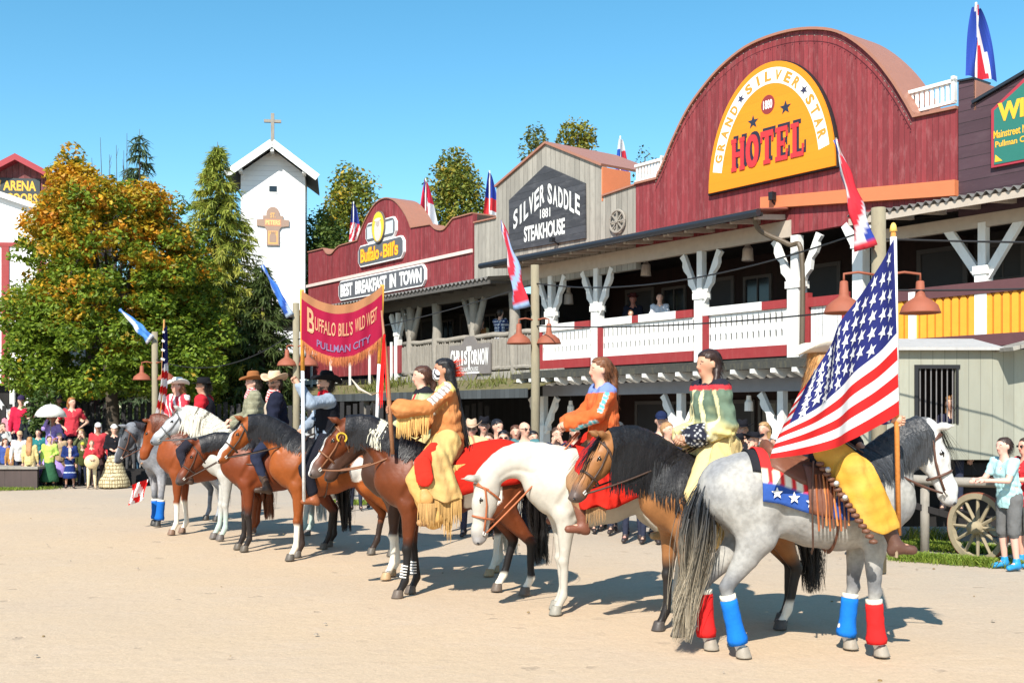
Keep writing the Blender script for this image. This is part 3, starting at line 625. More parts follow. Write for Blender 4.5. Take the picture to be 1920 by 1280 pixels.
    for u in np.arange(-9.0, 6.2, 2.55):
        mb = MB(); mb.box(u-.09, u+.09, -1.5, -1.32, 0, z-.1); mb.tube([(u, -1.4, 1.6), (u+.3, -1.4, 1.95), (u+.6, -1.4, 2.35)], .06, 6); mb.build('lower_post', M_GREYT, b)
    pl = MB(); A = np.array([(random.uniform(-2, 6), random.uniform(-1.5, -.2), z+.1) for _ in range(500)]); A[:, 0] = np.where(RNG.random(500) < .5, f(735, 650, -.6)[0]+RNG.normal(0, .35, 500), np.where(RNG.random(500) < .5, f(950, 700, -.6)[0]+RNG.normal(0, .5, 500), A[:, 0])); A[:, 2] = z+(A[:, 1]+1.6)*.23
    D = RNG.normal(0, .35, (500, 3)); D[:, 2] = 1; pl.ribbons(A, D, RNG.uniform(.1, .45, 500), .03, 3, sag=.3, c=(.12, .15, .03), c2=(.20, .19, .05)); tag(pl.build('awning_weeds', M_LEAF, b), kind='stuff')
saloon()
# ------------------------------------------------------------------ GREEN-SIGN HOUSE on the right
def purple_house():
    b = thing('purple_house', 'dark purple boarded house with green sign and orange balcony', 'building', tuple(FO+EX*4), FA)
    def f(px, py, v=0): u, z = F2(px, py, v); return (u-4, z)
    a = f(1797, 155); c = f(1828, 149); d = f(1826, 196); e = f(1920, 141); uR = 3.4; sl = (e[1]-d[1])/(e[0]-d[0])
    T = [a, c, (c[0], d[1]), (e[0]+.4, e[1]+.4*sl), (e[0]+1.5, e[1]), (uR, e[1]-.6)]
    MB().prism([(a[0], 5.2)]+T+[(uR, 5.2)], .0, .14).build('wall', M_PURP, b)
    mb = MB(); outline_roof(mb, [a, c], -.04, .5, th=.03); outline_roof(mb, [(c[0]-.02, d[1]), (e[0]+.4, e[1]+.4*sl), (e[0]+1.5, e[1])], -.06, 1.5, th=.05); mb.build('roof_capping', M_GUTTER, b)
    MB().box(c[0]-.02, c[0]+.02, .0, .6, d[1]-.1, c[1]-.02).build('copper_cheek', M_BROWNM, b)
    S = [f(1862, 207), f(1920, 165), f(1960, 178), f(1990, 240), f(1990, 300), f(1862, 316)]; S = [(x, z) for x, z in S]
    zb = S[0][1]; z0 = f(1862, 316)[1]; u0 = S[0][0]; u1 = u0+2.2
    out = [(u0, z0), (u1, z0), (u1, zb), (u0+1.1, zb+.75), (u0, zb)]
    cx_, cz_ = (u0+u1)/2, (z0+zb)/2+.1
    sg = MB(); sg.prism(out, -.06, -.004, c=(.35, .03, .05)); sg.prism([(cx_+(x-cx_)*.95, cz_+(z-cz_)*.93) for x, z in out], -.07, -.055, c=(.02, .15, .12)); so_ = sg.build('green_sign', M_PAINT, b)
    lt = MB(); oc = (.80, .42, .03)
    put_text(lt, 'WILD', u0+.12, u0+.98, zb-.24, zb+.07, -.076, oc, .05); put_text(lt, 'Mainstreet News', u0+.05, u0+.78, zb-.50, zb-.37, -.076, oc, .02); put_text(lt, 'Pullman City', u0+.08, u0+.70, zb-.68, zb-.55, -.076, oc, .02)
    og = MB(); og.prism([(u0+.07, z0+.08), (u0+.2, z0+.08), (u0+.08, z0+.2)], -.076, -.07, c=oc); og.build('corner_ornament', M_PAINT, so_); lt.build('lettering', M_PAINT, so_)
    ua, ub, ze = f(1588, 410, -.9)[0], 3.0, 5.36
    mb = MB(); corrugated(mb, ua, ub, -.9, ze, 0, ze+.09, amp=.035, per=.15); mb.build('eave_sheet', M_SHEET, b)
    mb = MB(); mb.box(ua, ub, -.86, -.82, ze-.16, ze-.04)
    for u in np.arange(ua+.1, ub, .62): mb.bar((u, -.84, ze-.11), (u, .0, ze-.03), .07, .08)
    mb.box(ua, ub, -.02, .08, ze-.38, ze-.16); mb.build('eave_beam', pm('pale_beam', (.42, .36, .30), .7, var=.2), b)
    for px in (1842,): u = f(px, 500)[0]; mb = MB(); post_bracket(mb, u, .04, FLOOR-.1, ze-.3, w=.17, reach=.6, fall=.75, scallop=False); mb.build('porch_post', M_WHITE, b)
    u = f(1716, 600)[0]; MB().box(u-.06, u+.06, -.12, -.02, FLOOR-.05, FLOOR+1.0).build('white_batten', M_WHITE, b)
    u0, u1 = f(1672, 600)[0], 3.0
    sl_ = MB(); x = u0
    while x < u1: sl_.prism([(x, FLOOR+.18), (x+.115, FLOOR+.18), (x+.115, FLOOR+.80), (x+.085, FLOOR+.86), (x+.03, FLOOR+.86), (x, FLOOR+.80)], -.05, -.025); x += .15
    sl_.build('orange_slats', pm('orange_paint', (.78, .33, .03), .6, var=.12), b)
    MB().box(u0, u1, -.024, -.018, FLOOR+.1, FLOOR+.9).build('orange_board', pm('orange_dark', (.45, .17, .02), .6, var=.12), b)
    rr = MB(); rr.box(u0, u1, -.08, .04, FLOOR+.86, FLOOR+1.06); rr.box(u0, u1, -.07, .04, FLOOR-.02, FLOOR+.18); rr.build('rail', M_PURPT, b)
    MB().box(u0, u1, 0, 2.4, FLOOR-.16, FLOOR-.03).build('balcony_floor', M_DARKW, b)
    MB().box(u0, u1, 2.4, 2.5, 0, 5.5).build('back_wall', pm('shade_darkened_rear', (.02, .018, .018), .8, var=.2), b); MB().box(u0, u1, .12, 2.4, 5.3, 5.35).build('ceiling', M_DARKW, b)  # rear wall coloured near black in place of porch shade
    for u in (-.9, .9, 2.2): door_uz(b, u, FLOOR, 2.05, .85, 2.4); window_uz(b, u+.75, FLOOR+.7, FLOOR+1.95, .5, 2.4)
purple_house()
# ------------------------------------------------------------------ CHURCH TOWER
def tower():
    Y = 46.0; p = AT(512, 700, Y); rz = R(9)
    b = thing('church_tower', 'white clapboard church tower with pitched roof and wooden cross', 'tower', (p[0], Y, 0), rz); s = Y/FPX
    hw = 59*s; zt = EYE-(325-HY)*s; ap = EYE-(281-HY)*s; dp = 2.6
    wl = mat('white_clapboard', (.74, .74, .74), .6, 'boards', axis='Z', w=.22, gap=.07, var=.05, gapdark=.72)
    MB().prism([(-hw, 0), (hw, 0), (hw, zt), (0, ap), (-hw, zt)], 0, dp).build('wall', wl, b)
    mb = MB(); ov = .55; rise = (ap-zt)/hw
    for sg in (-1, 1):
        A, B = (0, ap+.22), (sg*(hw+ov), zt-ov*rise+.22)
        mb.prism([A, B, (B[0], B[1]-.12), (0, ap+.06)] if sg > 0 else [A, (0, ap+.06), (B[0], B[1]-.12), B], -.7, dp+.4)
    mb.build('roof', pm('dark_slate', (.06, .06, .065), .7), b)
    mb = MB()
    for sg in (-1, 1):
        A, B = np.array((0, -.72, ap+.14)), np.array((sg*(hw+ov), -.72, zt-ov*rise+.14)); mb.bar(A, B, .06, .30)
        mb.bar((sg*hw*.98, -.65, zt-.02), (sg*hw*.98, .0, zt-.02), .14, .14)
    mb.bar((0, -.68, ap-.16), (0, 0, ap-.16), .14, .14); mb.build('barge_board', M_WHITE, b)
    w = MB(); zw = EYE-(350-HY)*s; w.box(-.2, .2, -.03, -.005, zw-.28, zw+.28); o = w.build('window', M_WHITE, b); MB().box(-.16, .16, -.05, -.031, zw-.22, zw+.02).build('glass', M_GLASS, o)
    zc = EYE-(418-HY)*s; c = MB(); br = (.30, .20, .15); og = (.70, .36, .12)
    c.prism([(-.42, zc+.15), (-.42, zc+.3), (-.28, zc+.3)]+[(.28*math.cos(t)*-1, zc+.38+.30*math.sin(t)) for t in np.linspace(0, math.pi, 10)]+[(.28, zc+.3), (.42, zc+.3), (.42, zc+.15), (.68, zc+.12), (.68, zc-.14), (.36, zc-.18), (.27, zc-.3), (.27, zc-.98), (-.27, zc-.98), (-.27, zc-.3), (-.36, zc-.18), (-.68, zc-.14), (-.68, zc+.12)], -.08, -.006, c=br)
    c.box(-.34, .34, -.085, -.07, zc-.14, zc+.14, (.55, .22, .12)); c.prism([(-.2, zc-.92), (.2, zc-.92), (.2, zc-.36), (-.2, zc-.36)], -.084, -.07, c=og); c.prism([(.15*math.cos(t), zc-.62+.18*math.sin(t)) for t in np.linspace(0, math.pi, 9)]+[(-.15, zc-.85), (.15, zc-.85)], -.088, -.08, c=br)
    put_text(c, 'ST.', -.11, .11, zc+.2, zc+.42, -.09, og, .03); put_text(c, 'PETERS', -.31, .31, zc-.1, zc+.1, -.092, (.85, .5, .2), .03); put_text(c, '1880', -.15, .15, zc-.47, zc-.38, -.094, br, .03)
    c.build('cross_sign', M_PAINT, b)
    z = EYE-(232-HY)*s; c = MB(); c.bar((0, -.3, ap+.1), (0, -.3, z+.35), .14, .14); c.bar((-.36, -.3, z+.02), (.36, -.3, z+.02), .12, .12, up=(0, 0, 1)); c.build('roof_cross', M_GREYT, b)
tower()
# ------------------------------------------------------------------ far-left barn and white gable house
def left_houses():
    Y = 44.0; s = Y/FPX; p = AT(35, 700, Y)
    b = thing('arena_barn', 'dark red barn gable with faded arena lettering behind the maple', 'building', (p[0], Y, 0), R(8)); ap = EYE-(300-HY)*s; e = EYE-(345-HY)*s
    w = 95*s; MB().prism([(-w*2, 0), (w*1.2, 0), (w*1.2, e-.5), (0, ap), (-w*2, e-1.4)], 0, 6).build('wall', mat('old_red_boards', (.16, .045, .045), .8, 'boards', w=.24, gap=.08, var=.3, wear=(.26, .16, .16), wearamt=.5), b)
    mb = MB(); mb.prism([(0, ap+.16), (w*1.35, e-.35), (w*1.35, e-.6), (0, ap-.1), (-w*2.1, e-1.65), (-w*2.1, e-1.4)], -.5, 6.2); mb.build('roof', pm('barn_red_roof', (.30, .03, .04), .6), b)
    sg = MB(); z = EYE-(354-HY)*s; sg.box(-2.2, .85, -.06, -.004, z-.75, z+.42, (.03, .04, .045)); put_text(sg, 'HOTEL / ARENA', -2.1, .7, z-.1, z+.32, -.065, (.75, .40, .04), .03); put_text(sg, 'SALOON COORS', -2.0, .75, z-.62, z-.2, -.065, (.72, .40, .05), .03); sg.build('barn_sign', M_PAINT, b)
    Y = 38.0; s = Y/FPX; p = AT(0, 700, Y)
    b = thing('white_gable_house', 'white house with red posts and dark porch at the left edge', 'building', (p[0], Y, 0), R(6))
    e0 = EYE-(345-HY)*s; e1 = EYE-(395-HY)*s; u1 = 95*s
    MB().prism([(-6, 2.9), (u1, 2.9), (u1, e1), (-1.5, e0+.05), (-6, e0-1.5)], 0, 4).build('wall', mat('white_boards', (.80, .80, .80), .6, 'boards', axis='Z', w=.5, gap=.03, var=.03, gapdark=.6), b)
    mb = MB(); mb.bar((u1+.2, -.2, e1-.10), (-1.5, -.2, e0+.12), .1, .18); mb.build('barge_board', M_WHITE, b)
    mb = MB(); z = EYE-(462-HY)*s
    for x in (-.6, 10*s, 75*s): mb.box(x-.13, x+.13, -.05, -.003, 2.9, z)
    mb.box(-6, u1, -.06, -.0035, z, z+.14); mb.build('red_frame', M_REDP, b)
    MB().box(-6, u1+.2, .3, 4, 0, 2.88).build('dark_porch', M_DARKW, b); mb = MB(); post_bracket(mb, 22*s, .05, 0, 2.75, w=.2, reach=.7, fall=.9, scallop=False); mb.build('porch_post', M_WHITE, b)
left_houses()
# ================================================================== signed-distance bodies -> one continuous mesh each
class Sdf:
    """smooth union of tapered capsules; each: a, b, ra, rb, w (lateral scale), k (blend), id, frame (centre, 3x3) """
    def __init__(s): s.P = []
    def cap(s, a, b, ra, rb=None, w=1.0, k=.03, i=0, fr=None, g=None):
        s.P.append((np.array(a, float), np.array(b, float), ra, ra if rb is None else rb, w, k, i, fr, len(s.P) if g is None else g)); return s
    def chain(s, pts, rad, w=1.0, k=.03, i=0, fr=None):
        ws = w if np.ndim(w) else [w]*len(pts); g = len(s.P)
        for q in range(len(pts)-1): s.cap(pts[q], pts[q+1], rad[q], rad[q+1], (ws[q], ws[q+1]), k, i, fr, g)
        return s
    def mesh(s, res):
        lo = np.full(3, 1e9); hi = -lo; grp = {}
        for p in s.P:
            a, b, ra, rb, w, k, i, fr, gi = p; A, B = a, b
            if fr is not None: A = fr[0]+fr[1]@a; B = fr[0]+fr[1]@b
            ext = max(ra, rb)*max(1, np.max(w))+k+res*2; l = np.minimum(A, B)-ext; h = np.maximum(A, B)+ext
            lo = np.minimum(lo, l); hi = np.maximum(hi, h); q = grp.setdefault(gi, [l, h, []]); q[0] = np.minimum(q[0], l); q[1] = np.maximum(q[1], h); q[2].append(p)
        n = np.ceil((hi-lo)/res).astype(int)+2; g = np.full(n, .5, dtype=np.float32); gid = np.zeros(n, dtype=np.int16); gb = np.full(n, 9., dtype=np.float32)
        for l, h, ps in grp.values():
            i0 = np.maximum(((l-lo)/res).astype(int)-1, 0); i1 = np.minimum(((h-lo)/res).astype(int)+2, n); D = None
            ax = [(lo[d]+res*np.arange(i0[d], i1[d])).astype(np.float32) for d in range(3)]; XYZ = np.meshgrid(*ax, indexing='ij')
            for a, b, ra, rb, w, k, i, fr, gi in ps:
                X, Y, Z = XYZ
                if fr is not None:
                    M = fr[1].T; X0, Y0, Z0 = X-fr[0][0], Y-fr[0][1], Z-fr[0][2]
                    X = M[0, 0]*X0+M[0, 1]*Y0+M[0, 2]*Z0; Y = M[1, 0]*X0+M[1, 1]*Y0+M[1, 2]*Z0; Z = M[2, 0]*X0+M[2, 1]*Y0+M[2, 2]*Z0
                d = b-a; L2 = float(d@d)+1e-9; px, py, pz = X-a[0], Y-a[1], Z-a[2]; t = np.clip((px*d[0]+py*d[1]+pz*d[2])/L2, 0, 1)
                wt = w if np.ndim(w) == 0 else w[0]+(w[1]-w[0])*t
                q = np.sqrt((px-d[0]*t)**2+((py-d[1]*t)/wt)**2+(pz-d[2]*t)**2)-(ra+(rb-ra)*t); wm = np.mean(w)
                if wm != 1: q = q*min(1, (wm+1)/2)
                D = q if D is None else np.minimum(D, q)
            sl = tuple(slice(i0[q], i1[q]) for q in range(3)); G_ = g[sl]; kk = k*1.6
            hh = np.clip(.5+.5*(D-G_)/kk, 0, 1); g[sl] = D*(1-hh)+G_*hh-kk*hh*(1-hh)
            m = D < gb[sl]; gb[sl] = np.where(m, D, gb[sl]); gid[sl] = np.where(m, i, gid[sl])
        return surf(g, lo, res, gid)
def surf(g, lo, res, gid):
    """surface nets"""
    ins = g < 0; n = np.array(g.shape)-1
    c = ins[:-1, :-1, :-1].astype(np.int8)
    sm = sum(ins[a:a+n[0], b:b+n[1], d:d+n[2]].astype(np.int8) for a in (0, 1) for b in (0, 1) for d in (0, 1))
    act = (sm > 0) & (sm < 8); idx = np.full(n, -1, dtype=np.int64); A = np.argwhere(act); idx[act] = np.arange(len(A))
    acc = np.zeros((len(A), 3)); cnt = np.zeros(len(A))
    def val(o): return g[A[:, 0]+o[0], A[:, 1]+o[1], A[:, 2]+o[2]]
    for ax in range(3):
        for p in (0, 1):
            for q in (0, 1):
                o = [p, q]; o.insert(ax, 0); o2 = list(o); o2[ax] = 1; a, b = val(o), val(o2); m = (a < 0) != (b < 0)
                t = np.where(m, a/(a-b+1e-12), 0); P = np.tile(np.array(o, float), (len(A), 1)); P[:, ax] = t
                acc[m] += P[m]; cnt[m] += 1
    V = lo+res*(A+acc/np.maximum(cnt, 1)[:, None]); F = []
    for ax in range(3):
        u, v = [(1, 2), (2, 0), (0, 1)][ax]
        s0 = [slice(None)]*3; s0[ax] = slice(0, n[ax]); s1 = [slice(None)]*3; s1[ax] = slice(1, n[ax]+1)
        for d in (u, v): s0[d] = slice(1, n[d]); s1[d] = slice(1, n[d])
        a = ins[tuple(s0)]; b = ins[tuple(s1)]; E = np.argwhere(a != b)
        if not len(E): continue
        fl = a[tuple(E.T)]; C = E.copy(); C[:, u] += 1; C[:, v] += 1
        def cell(du, dv): K = C.copy(); K[:, u] -= du; K[:, v] -= dv; return idx[K[:, 0], K[:, 1], K[:, 2]]
        q = np.stack([cell(1, 1), cell(0, 1), cell(0, 0), cell(1, 0)], 1); q[~fl] = q[~fl][:, ::-1]; F.append(q)
    F = np.concatenate(F); F = F[(F >= 0).all(1)]; ids = gid[A[:, 0], A[:, 1], A[:, 2]]
    # one relaxation pass for an even surface
    acc = V.copy(); cn = np.ones(len(V))
    for a, b in ((0, 1), (1, 2), (2, 3), (3, 0)):
        np.add.at(acc, F[:, a], V[F[:, b]]); np.add.at(cn, F[:, a], 1); np.add.at(acc, F[:, b], V[F[:, a]]); np.add.at(cn, F[:, b], 1)
    V = .5*V+.5*acc/cn[:, None]
    return V, F, ids
def vnoise(V, f, seed=0):
    """cheap smooth 3-d noise 0..1"""
    r = np.random.default_rng(seed); o = np.zeros(len(V))
    for i in range(5):
        d = r.normal(0, 1, 3); d2 = r.normal(0, 1, 3); p = r.uniform(0, 6.28, 2); o += np.sin(V@d*f*(1+i*.35)+p[0]+1.5*np.sin(V@d2*f*.7+p[1]))
    return np.clip(.5+o/7, 0, 1)
def mixc(a, b, t): t = np.clip(t, 0, 1)[:, None]; return np.asarray(a)*(1-t)+np.asarray(b)*t
# ================================================================== HORSE
TR = [(-.70, 1.25, .08, .10), (-.655, 1.265, .17, .17), (-.56, 1.255, .27, .24), (-.43, 1.25, .315, .275), (-.28, 1.235, .312, .28), (-.10, 1.18, .30, .27), (.08, 1.14, .325, .285), (.26, 1.135, .345, .28), (.42, 1.17, .35, .24), (.54, 1.19, .31, .20), (.64, 1.19, .24, .165), (.70, 1.17, .16, .12)]
TRA = np.array(TR)
from mathutils.bvhtree import BVHTree
def push(bvh, V, eps):
    V = np.array(V, float); e = np.broadcast_to(np.asarray(eps, float), (len(V),))
    for i in range(len(V)):
        r = bvh.find_nearest(Vector(V[i]), .25)
        if r[0] is None: continue
        n = np.array(r[1]); d = float((V[i]-np.array(r[0]))@n)
        if d < e[i]: V[i] += n*(e[i]-d)
    return V
def trunk(x): return [np.interp(x, TRA[:, 0], TRA[:, i]) for i in (1, 2, 3)]
BV = {}
def horse(label, loc, head, coat, mane_c, tail_c, rotz, scale=1.0, poll=(1.02, 0, 1.78), nose=48, yaw=0, res=.016, legs=None, mane_len=.32,
          tail_len=1.0, forelock=True, tail_top=None, mane_side=1, mat_=None, wraps=None, hoof=(.10, .08, .06), eye=(.02, .015, .01), mane_two=None, tail_blow=0, ctrl=None):
    """horse standing in its own frame: +x forward, y left, z up; head = dict of bridle colours"""
    rt = thing('horse', label, 'horse', loc, rotz); rt.scale = (scale,)*3
    S = Sdf(); S.chain([(x, 0, z) for x, z, h, w in TR], [h for _, _, h, _ in TR], w=[w/h for _, _, h, w in TR], k=.05, i=0)
    P = np.array(poll, float); B = np.array((.50, 0, 1.24)); ph = R(nose); yw = R(yaw)
    Xh = np.array((math.cos(ph)*math.cos(yw), math.cos(ph)*math.sin(yw), -math.sin(ph))); Yh = unit(np.cross((0, 0, 1), (math.cos(yw), math.sin(yw), 0))); Zh = np.cross(Xh, Yh)
    FRM = (P, np.stack([Xh, Yh, Zh], 1))
    C1 = np.array(ctrl) if ctrl else (B+(.30, 0, .36))*.5+(P-Xh*.30+np.array((0, 0, .0)))*.5
    ts = np.linspace(0, 1, 9); NP = [(1-t)**2*B+2*t*(1-t)*C1+t*t*(P-Zh*.075) for t in ts]
    NR = [.27, .245, .215, .19, .17, .155, .14, .128, .115]; NW = [.62, .58, .55, .53, .53, .54, .57, .62, .7]
    S.chain(NP, NR, w=NW, k=.05, i=1)
    hf = dict(fr=FRM, i=2)
    S.cap((-.01, 0, -.06), (.20, 0, -.055), .098, .097, w=.80, k=.04, **hf)
    S.cap((.10, 0, -.125), (.22, 0, -.115), .085, .075, w=.72, k=.03, **hf)
    S.cap((.20, 0, -.05), (.46, 0, -.052), .088, .060, w=.74, k=.03, **hf)
    S.cap((.28, 0, -.105), (.46, 0, -.095), .050, .040, w=.8, k=.03, **hf)
    S.cap((.46, 0, -.055), (.545, 0, -.065), .062, .055, w=.88, k=.03, **hf)
    S.cap((.50, 0, -.115), (.53, 0, -.11), .032, .028, w=1., k=.02, **hf)
    for s_ in (-1, 1):
        S.cap((.555, s_*.036, -.048), (.575, s_*.034, -.052), .021, .017, k=.015, **hf)
        S.cap((.16, s_*.070, -.020), (.20, s_*.068, -.022), .026, .022, k=.018, **hf)
        S.cap((-.015, s_*.052, .03), (-.005, s_*.066, .09), .030, .029, w=.75, k=.012, fr=FRM, i=3); S.cap((-.005, s_*.066, .09), (.012, s_*.072, .165), .028, .006, w=.7, k=.012, fr=FRM, i=3)
    lg = dict(fl=0., fr=0., hl=0., hr=0.)
    if legs: lg.update(legs)
    hoofs = []; cann = {}
    for key, sy in (('fl', 1), ('fr', -1)):
        d = lg[key]; y = sy*.135
        S.chain([(.50, y*.95, 1.12), (.53, y, .93)], [.17, .105], w=.62, k=.06, i=4)
        L = [(.52, y, .93), (.51+d*.3, y, .74), (.515+d*.5, y, .53), (.525+d*.52, y, .49), (.515+d*.62, y, .43), (.51+d*.9, y, .22), (.515+d, y, .165), (.545+d*1.02, y, .10), (.565+d*1.03, y, .065)]
        S.chain(L, [.105, .075, .050, .054, .042, .036, .044, .036, .040], w=.88, k=.02, i=4); hoofs.append((.575+d*1.03, y)); cann[key] = (np.array(L[4]), np.array(L[7]))
    for key, sy in (('hl', 1), ('hr', -1)):
        d = lg[key]; y = sy*.14
        S.chain([(-.50, y*.85, 1.20), (-.41, y, .98), (-.39, y*1.05, .92)], [.215, .17, .14], w=.66, k=.06, i=5)
        L = [(-.40, y, .93), (-.50+d*.3, y, .76), (-.62+d*.5, y, .60), (-.675+d*.6, y, .535), (-.665+d*.65, y, .47), (-.645+d*.9, y, .24), (-.64+d, y, .175), (-.605+d*1.02, y, .105), (-.585+d*1.03, y, .07)]
        S.chain(L, [.145, .10, .062, .056, .046, .038, .046, .037, .041], w=.82, k=.022, i=5); hoofs.append((-.575+d*1.03, y)); cann[key] = (np.array(L[4]), np.array(L[7]))
    V, F, ids = S.mesh(res)
    H = (V-P)@FRM[1]      # head coordinates
    col = coat(V, ids, H)
    V = V+unit_rows(V-np.array((0, 0, 1.1)))*((vnoise(V, 7, 41)-.5)*.012+(vnoise(V, 22, 43)-.5)*.004)[:, None]
    def groove(P_, amp, sg, msk=None):
        P_ = np.array(P_, float); dm = np.full(len(V), 9.)
        for a, b in zip(P_[:-1], P_[1:]):
            ab = b-a; q = V[:, [0, 2]]-a; t = np.clip(q@ab/(ab@ab), 0, 1); dm = np.minimum(dm, np.linalg.norm(q-t[:, None]*ab, axis=1))
        w_ = amp*np.exp(-(dm/sg)**2)*np.clip(np.abs(V[:, 1])/.06-.4, 0, 1)
        if msk is not None: w_ = w_*msk
        V[:, 1] -= np.sign(V[:, 1])*w_
    bd = (ids < 2) | (ids >= 4); groove([(.40, 1.46), (.47, 1.25), (.60, 1.02)], .018, .035, bd); groove([(.36, 1.18), (.38, .98), (.46, .90)], .020, .04, bd); groove([(-.18, 1.38), (-.20, 1.15), (-.26, .96)], .024, .055, bd)
    groove([(-.56, 1.16), (-.50, .98), (-.55, .82)], .010, .03, bd); groove([(-.33, 1.36), (-.44, 1.16)], .010, .04, bd); groove([(.56, .86), (.55, .62)], .006, .015, bd); groove([(-.50, .84), (-.60, .66)], .008, .018, bd)
    gn = np.array([(p[0], p[2]) for p in NP]); gu = np.gradient(gn, axis=0); gu = np.stack([gu[:, 1], -gu[:, 0]], 1); gu /= np.linalg.norm(gu, axis=1, keepdims=True); groove(gn[1:8]+gu[1:8]*(np.array(NR)[1:8]*.52)[:, None], .012, .024, ids == 1)
    for rx in (-.02, .06, .14, .22): groove([(rx, 1.28), (rx-.04, 1.0)], .0035, .018, ids == 0)
    hm = ids == 2; V = V-np.outer(np.exp(-((H[:, 2]+.082)/.014)**2)*np.clip((H[:, 0]-.19)*12, 0, 1)*np.clip((.47-H[:, 0])*12, 0, 1)*hm*np.sign(H[:, 1])*.007, Yh)
    bvh = BVHTree.FromPolygons([tuple(v) for v in V], F.tolist())
    o = mkmesh('body', V, F, mat_ or M_COAT, rt, col=np.clip(col, 0, 1), smooth=True)
    ey = MB()
    for s_ in (-1, 1):
        for cc, r, c in (((.178, s_*.083, -.018), .0175, eye),):
            ey.lathe([(0, -r)]+[(r*math.cos(a), r*math.sin(a)) for a in np.linspace(-1.2, 1.2, 6)]+[(0, r)], 10, c, at=P+FRM[1]@np.array(cc))
        ey.tube([P+FRM[1]@np.array(q) for q in ((.150, s_*.084, -.012), (.178, s_*.094, .002), (.206, s_*.084, -.010))], .006, 5, tuple(x*.35 for x in eye))
        ey.tube([P+FRM[1]@np.array(q) for q in ((.572, s_*.054, -.040), (.582, s_*.050, -.058))], .010, 6, (.012, .01, .01))
    ey.build('eye', M_EYE, rt, smooth=True)
    for x, y in hoofs:
        hb = MB(); hb.lathe([(.0, 0), (.062, 0), (.060, .012), (.048, .075), (.044, .082), (0, .082)], 14, hoof, at=(0, 0, 0))
        Vh = hb.V[0]; Vh[:, 0] += (1-Vh[:, 2]/.08)*.012; Vh += (x, y, .002); hb.build('hoof', M_LEATH, rt, smooth=True)
    # mane -------------------------------------------------
    if mane_c is not None:
        N = np.array(NP); tt = RNG.random(1500)*.97; rr = np.interp(tt, ts, NR)
        pos = np.stack([np.interp(tt, ts, N[:, q]) for q in range(3)], 1); tang = np.stack([np.interp(tt, ts, np.gradient(N[:, q])) for q in range(3)], 1)
        tang /= np.linalg.norm(tang, axis=1, keepdims=True); up = np.cross(tang, np.tile(Yh, (len(tt), 1))*np.array([[1]])); up = -up*np.sign(-up[:, 2:3]); up[up[:, 2] < 0] *= -1
        lat = np.cross(up, tang); lat *= np.sign(lat[:, 1:2]+1e-9)
        A = pos+up*(rr*.93)[:, None]+lat*(RNG.normal(0, .012, len(tt)))[:, None]
        side = mane_side*np.where(RNG.random(len(tt)) < .9, 1, -.4)
        wq = np.interp(tt, ts, NW); seg = 5; ribs = MB(); m = len(tt); Ls = mane_len*RNG.uniform(.6, 1.15, m)*np.interp(tt, [0, .12, .8, 1], [.45, 1, 1, .8])
        V_ = np.zeros((m, seg+1, 2, 3)); Cc = np.zeros((m, seg+1, 2, 3)); c0 = np.array(mane_c)*RNG.uniform(.6, 1.35, m)[:, None]
        if mane_two is not None: c0 = np.where((mane_two[1](tt))[:, None], np.array(mane_two[0])*RNG.uniform(.8, 1.1, m)[:, None], c0)
        th_end = Ls/rr*1.0; lean = RNG.normal(0, .10, m)
        for q in range(seg+1):
            f = q/seg; th = th_end*f; thc = np.minimum(th, 1.45); ex = np.maximum(th-1.45, 0)*rr
            off = 1.05+.05*math.sin(f*3.1)
            p = pos+up*(rr*np.cos(thc)*off)[:, None]+lat*(side*rr*wq*np.sin(thc)*(off+.03))[:, None]+lat*(side*.012)[:, None]
            p[:, 2] -= ex; p += tang*(lean*f*Ls)[:, None]; p += np.array((0, 0, -.02))*f
            ww = .015*(1-.7*f*f); V_[:, q, 0] = p-tang*ww/2; V_[:, q, 1] = p+tang*ww/2; Cc[:, q, 0] = Cc[:, q, 1] = c0
        base = np.arange(m)[:, None]*(2*(seg+1)); Fq = np.concatenate([np.concatenate([base+2*i, base+2*i+1, base+2*i+3, base+2*i+2], 1) for i in range(seg)])
        ribs.add(push(bvh, V_.reshape(-1, 3), RNG.uniform(.006, .022, m).repeat((seg+1)*2)), Fq.tolist(), Cc.reshape(-1, 3))
        if forelock:
            m2 = 110; A2 = P+FRM[1]@np.array((-.01, 0, .04))+RNG.normal(0, .018, (m2, 3)); D2 = np.tile(Xh*.96, (m2, 1))+RNG.normal(0, .13, (m2, 3))+Zh*.10
            ribs.ribbons(A2, D2, RNG.uniform(.12, .28, m2)*(mane_len/.32)**.5, .012, 4, sag=.25, side=np.tile(Yh, (m2, 1)), c=np.array(mane_c)*RNG.uniform(.6, 1.3, m2)[:, None], rng=RNG)
        ribs.build('mane', M_HAIR, rt)
    # tail -------------------------------------------------
    m = 1500; tb = MB(); root = np.array((-.70, 0, 1.38)); seg = 9; V_ = np.zeros((m, seg+1, 2, 3)); Cc = np.zeros((m, seg+1, 2, 3))
    a1 = RNG.normal(0, 1, m); a2 = RNG.normal(0, 1, m); Lm = tail_len*RNG.uniform(.72, 1.0, m); st = RNG.uniform(0, .33, m)
    tc0 = np.array(tail_top if tail_top is not None else tail_c); tc1 = np.array(tail_c); jit = RNG.uniform(.65, 1.3, m)[:, None]
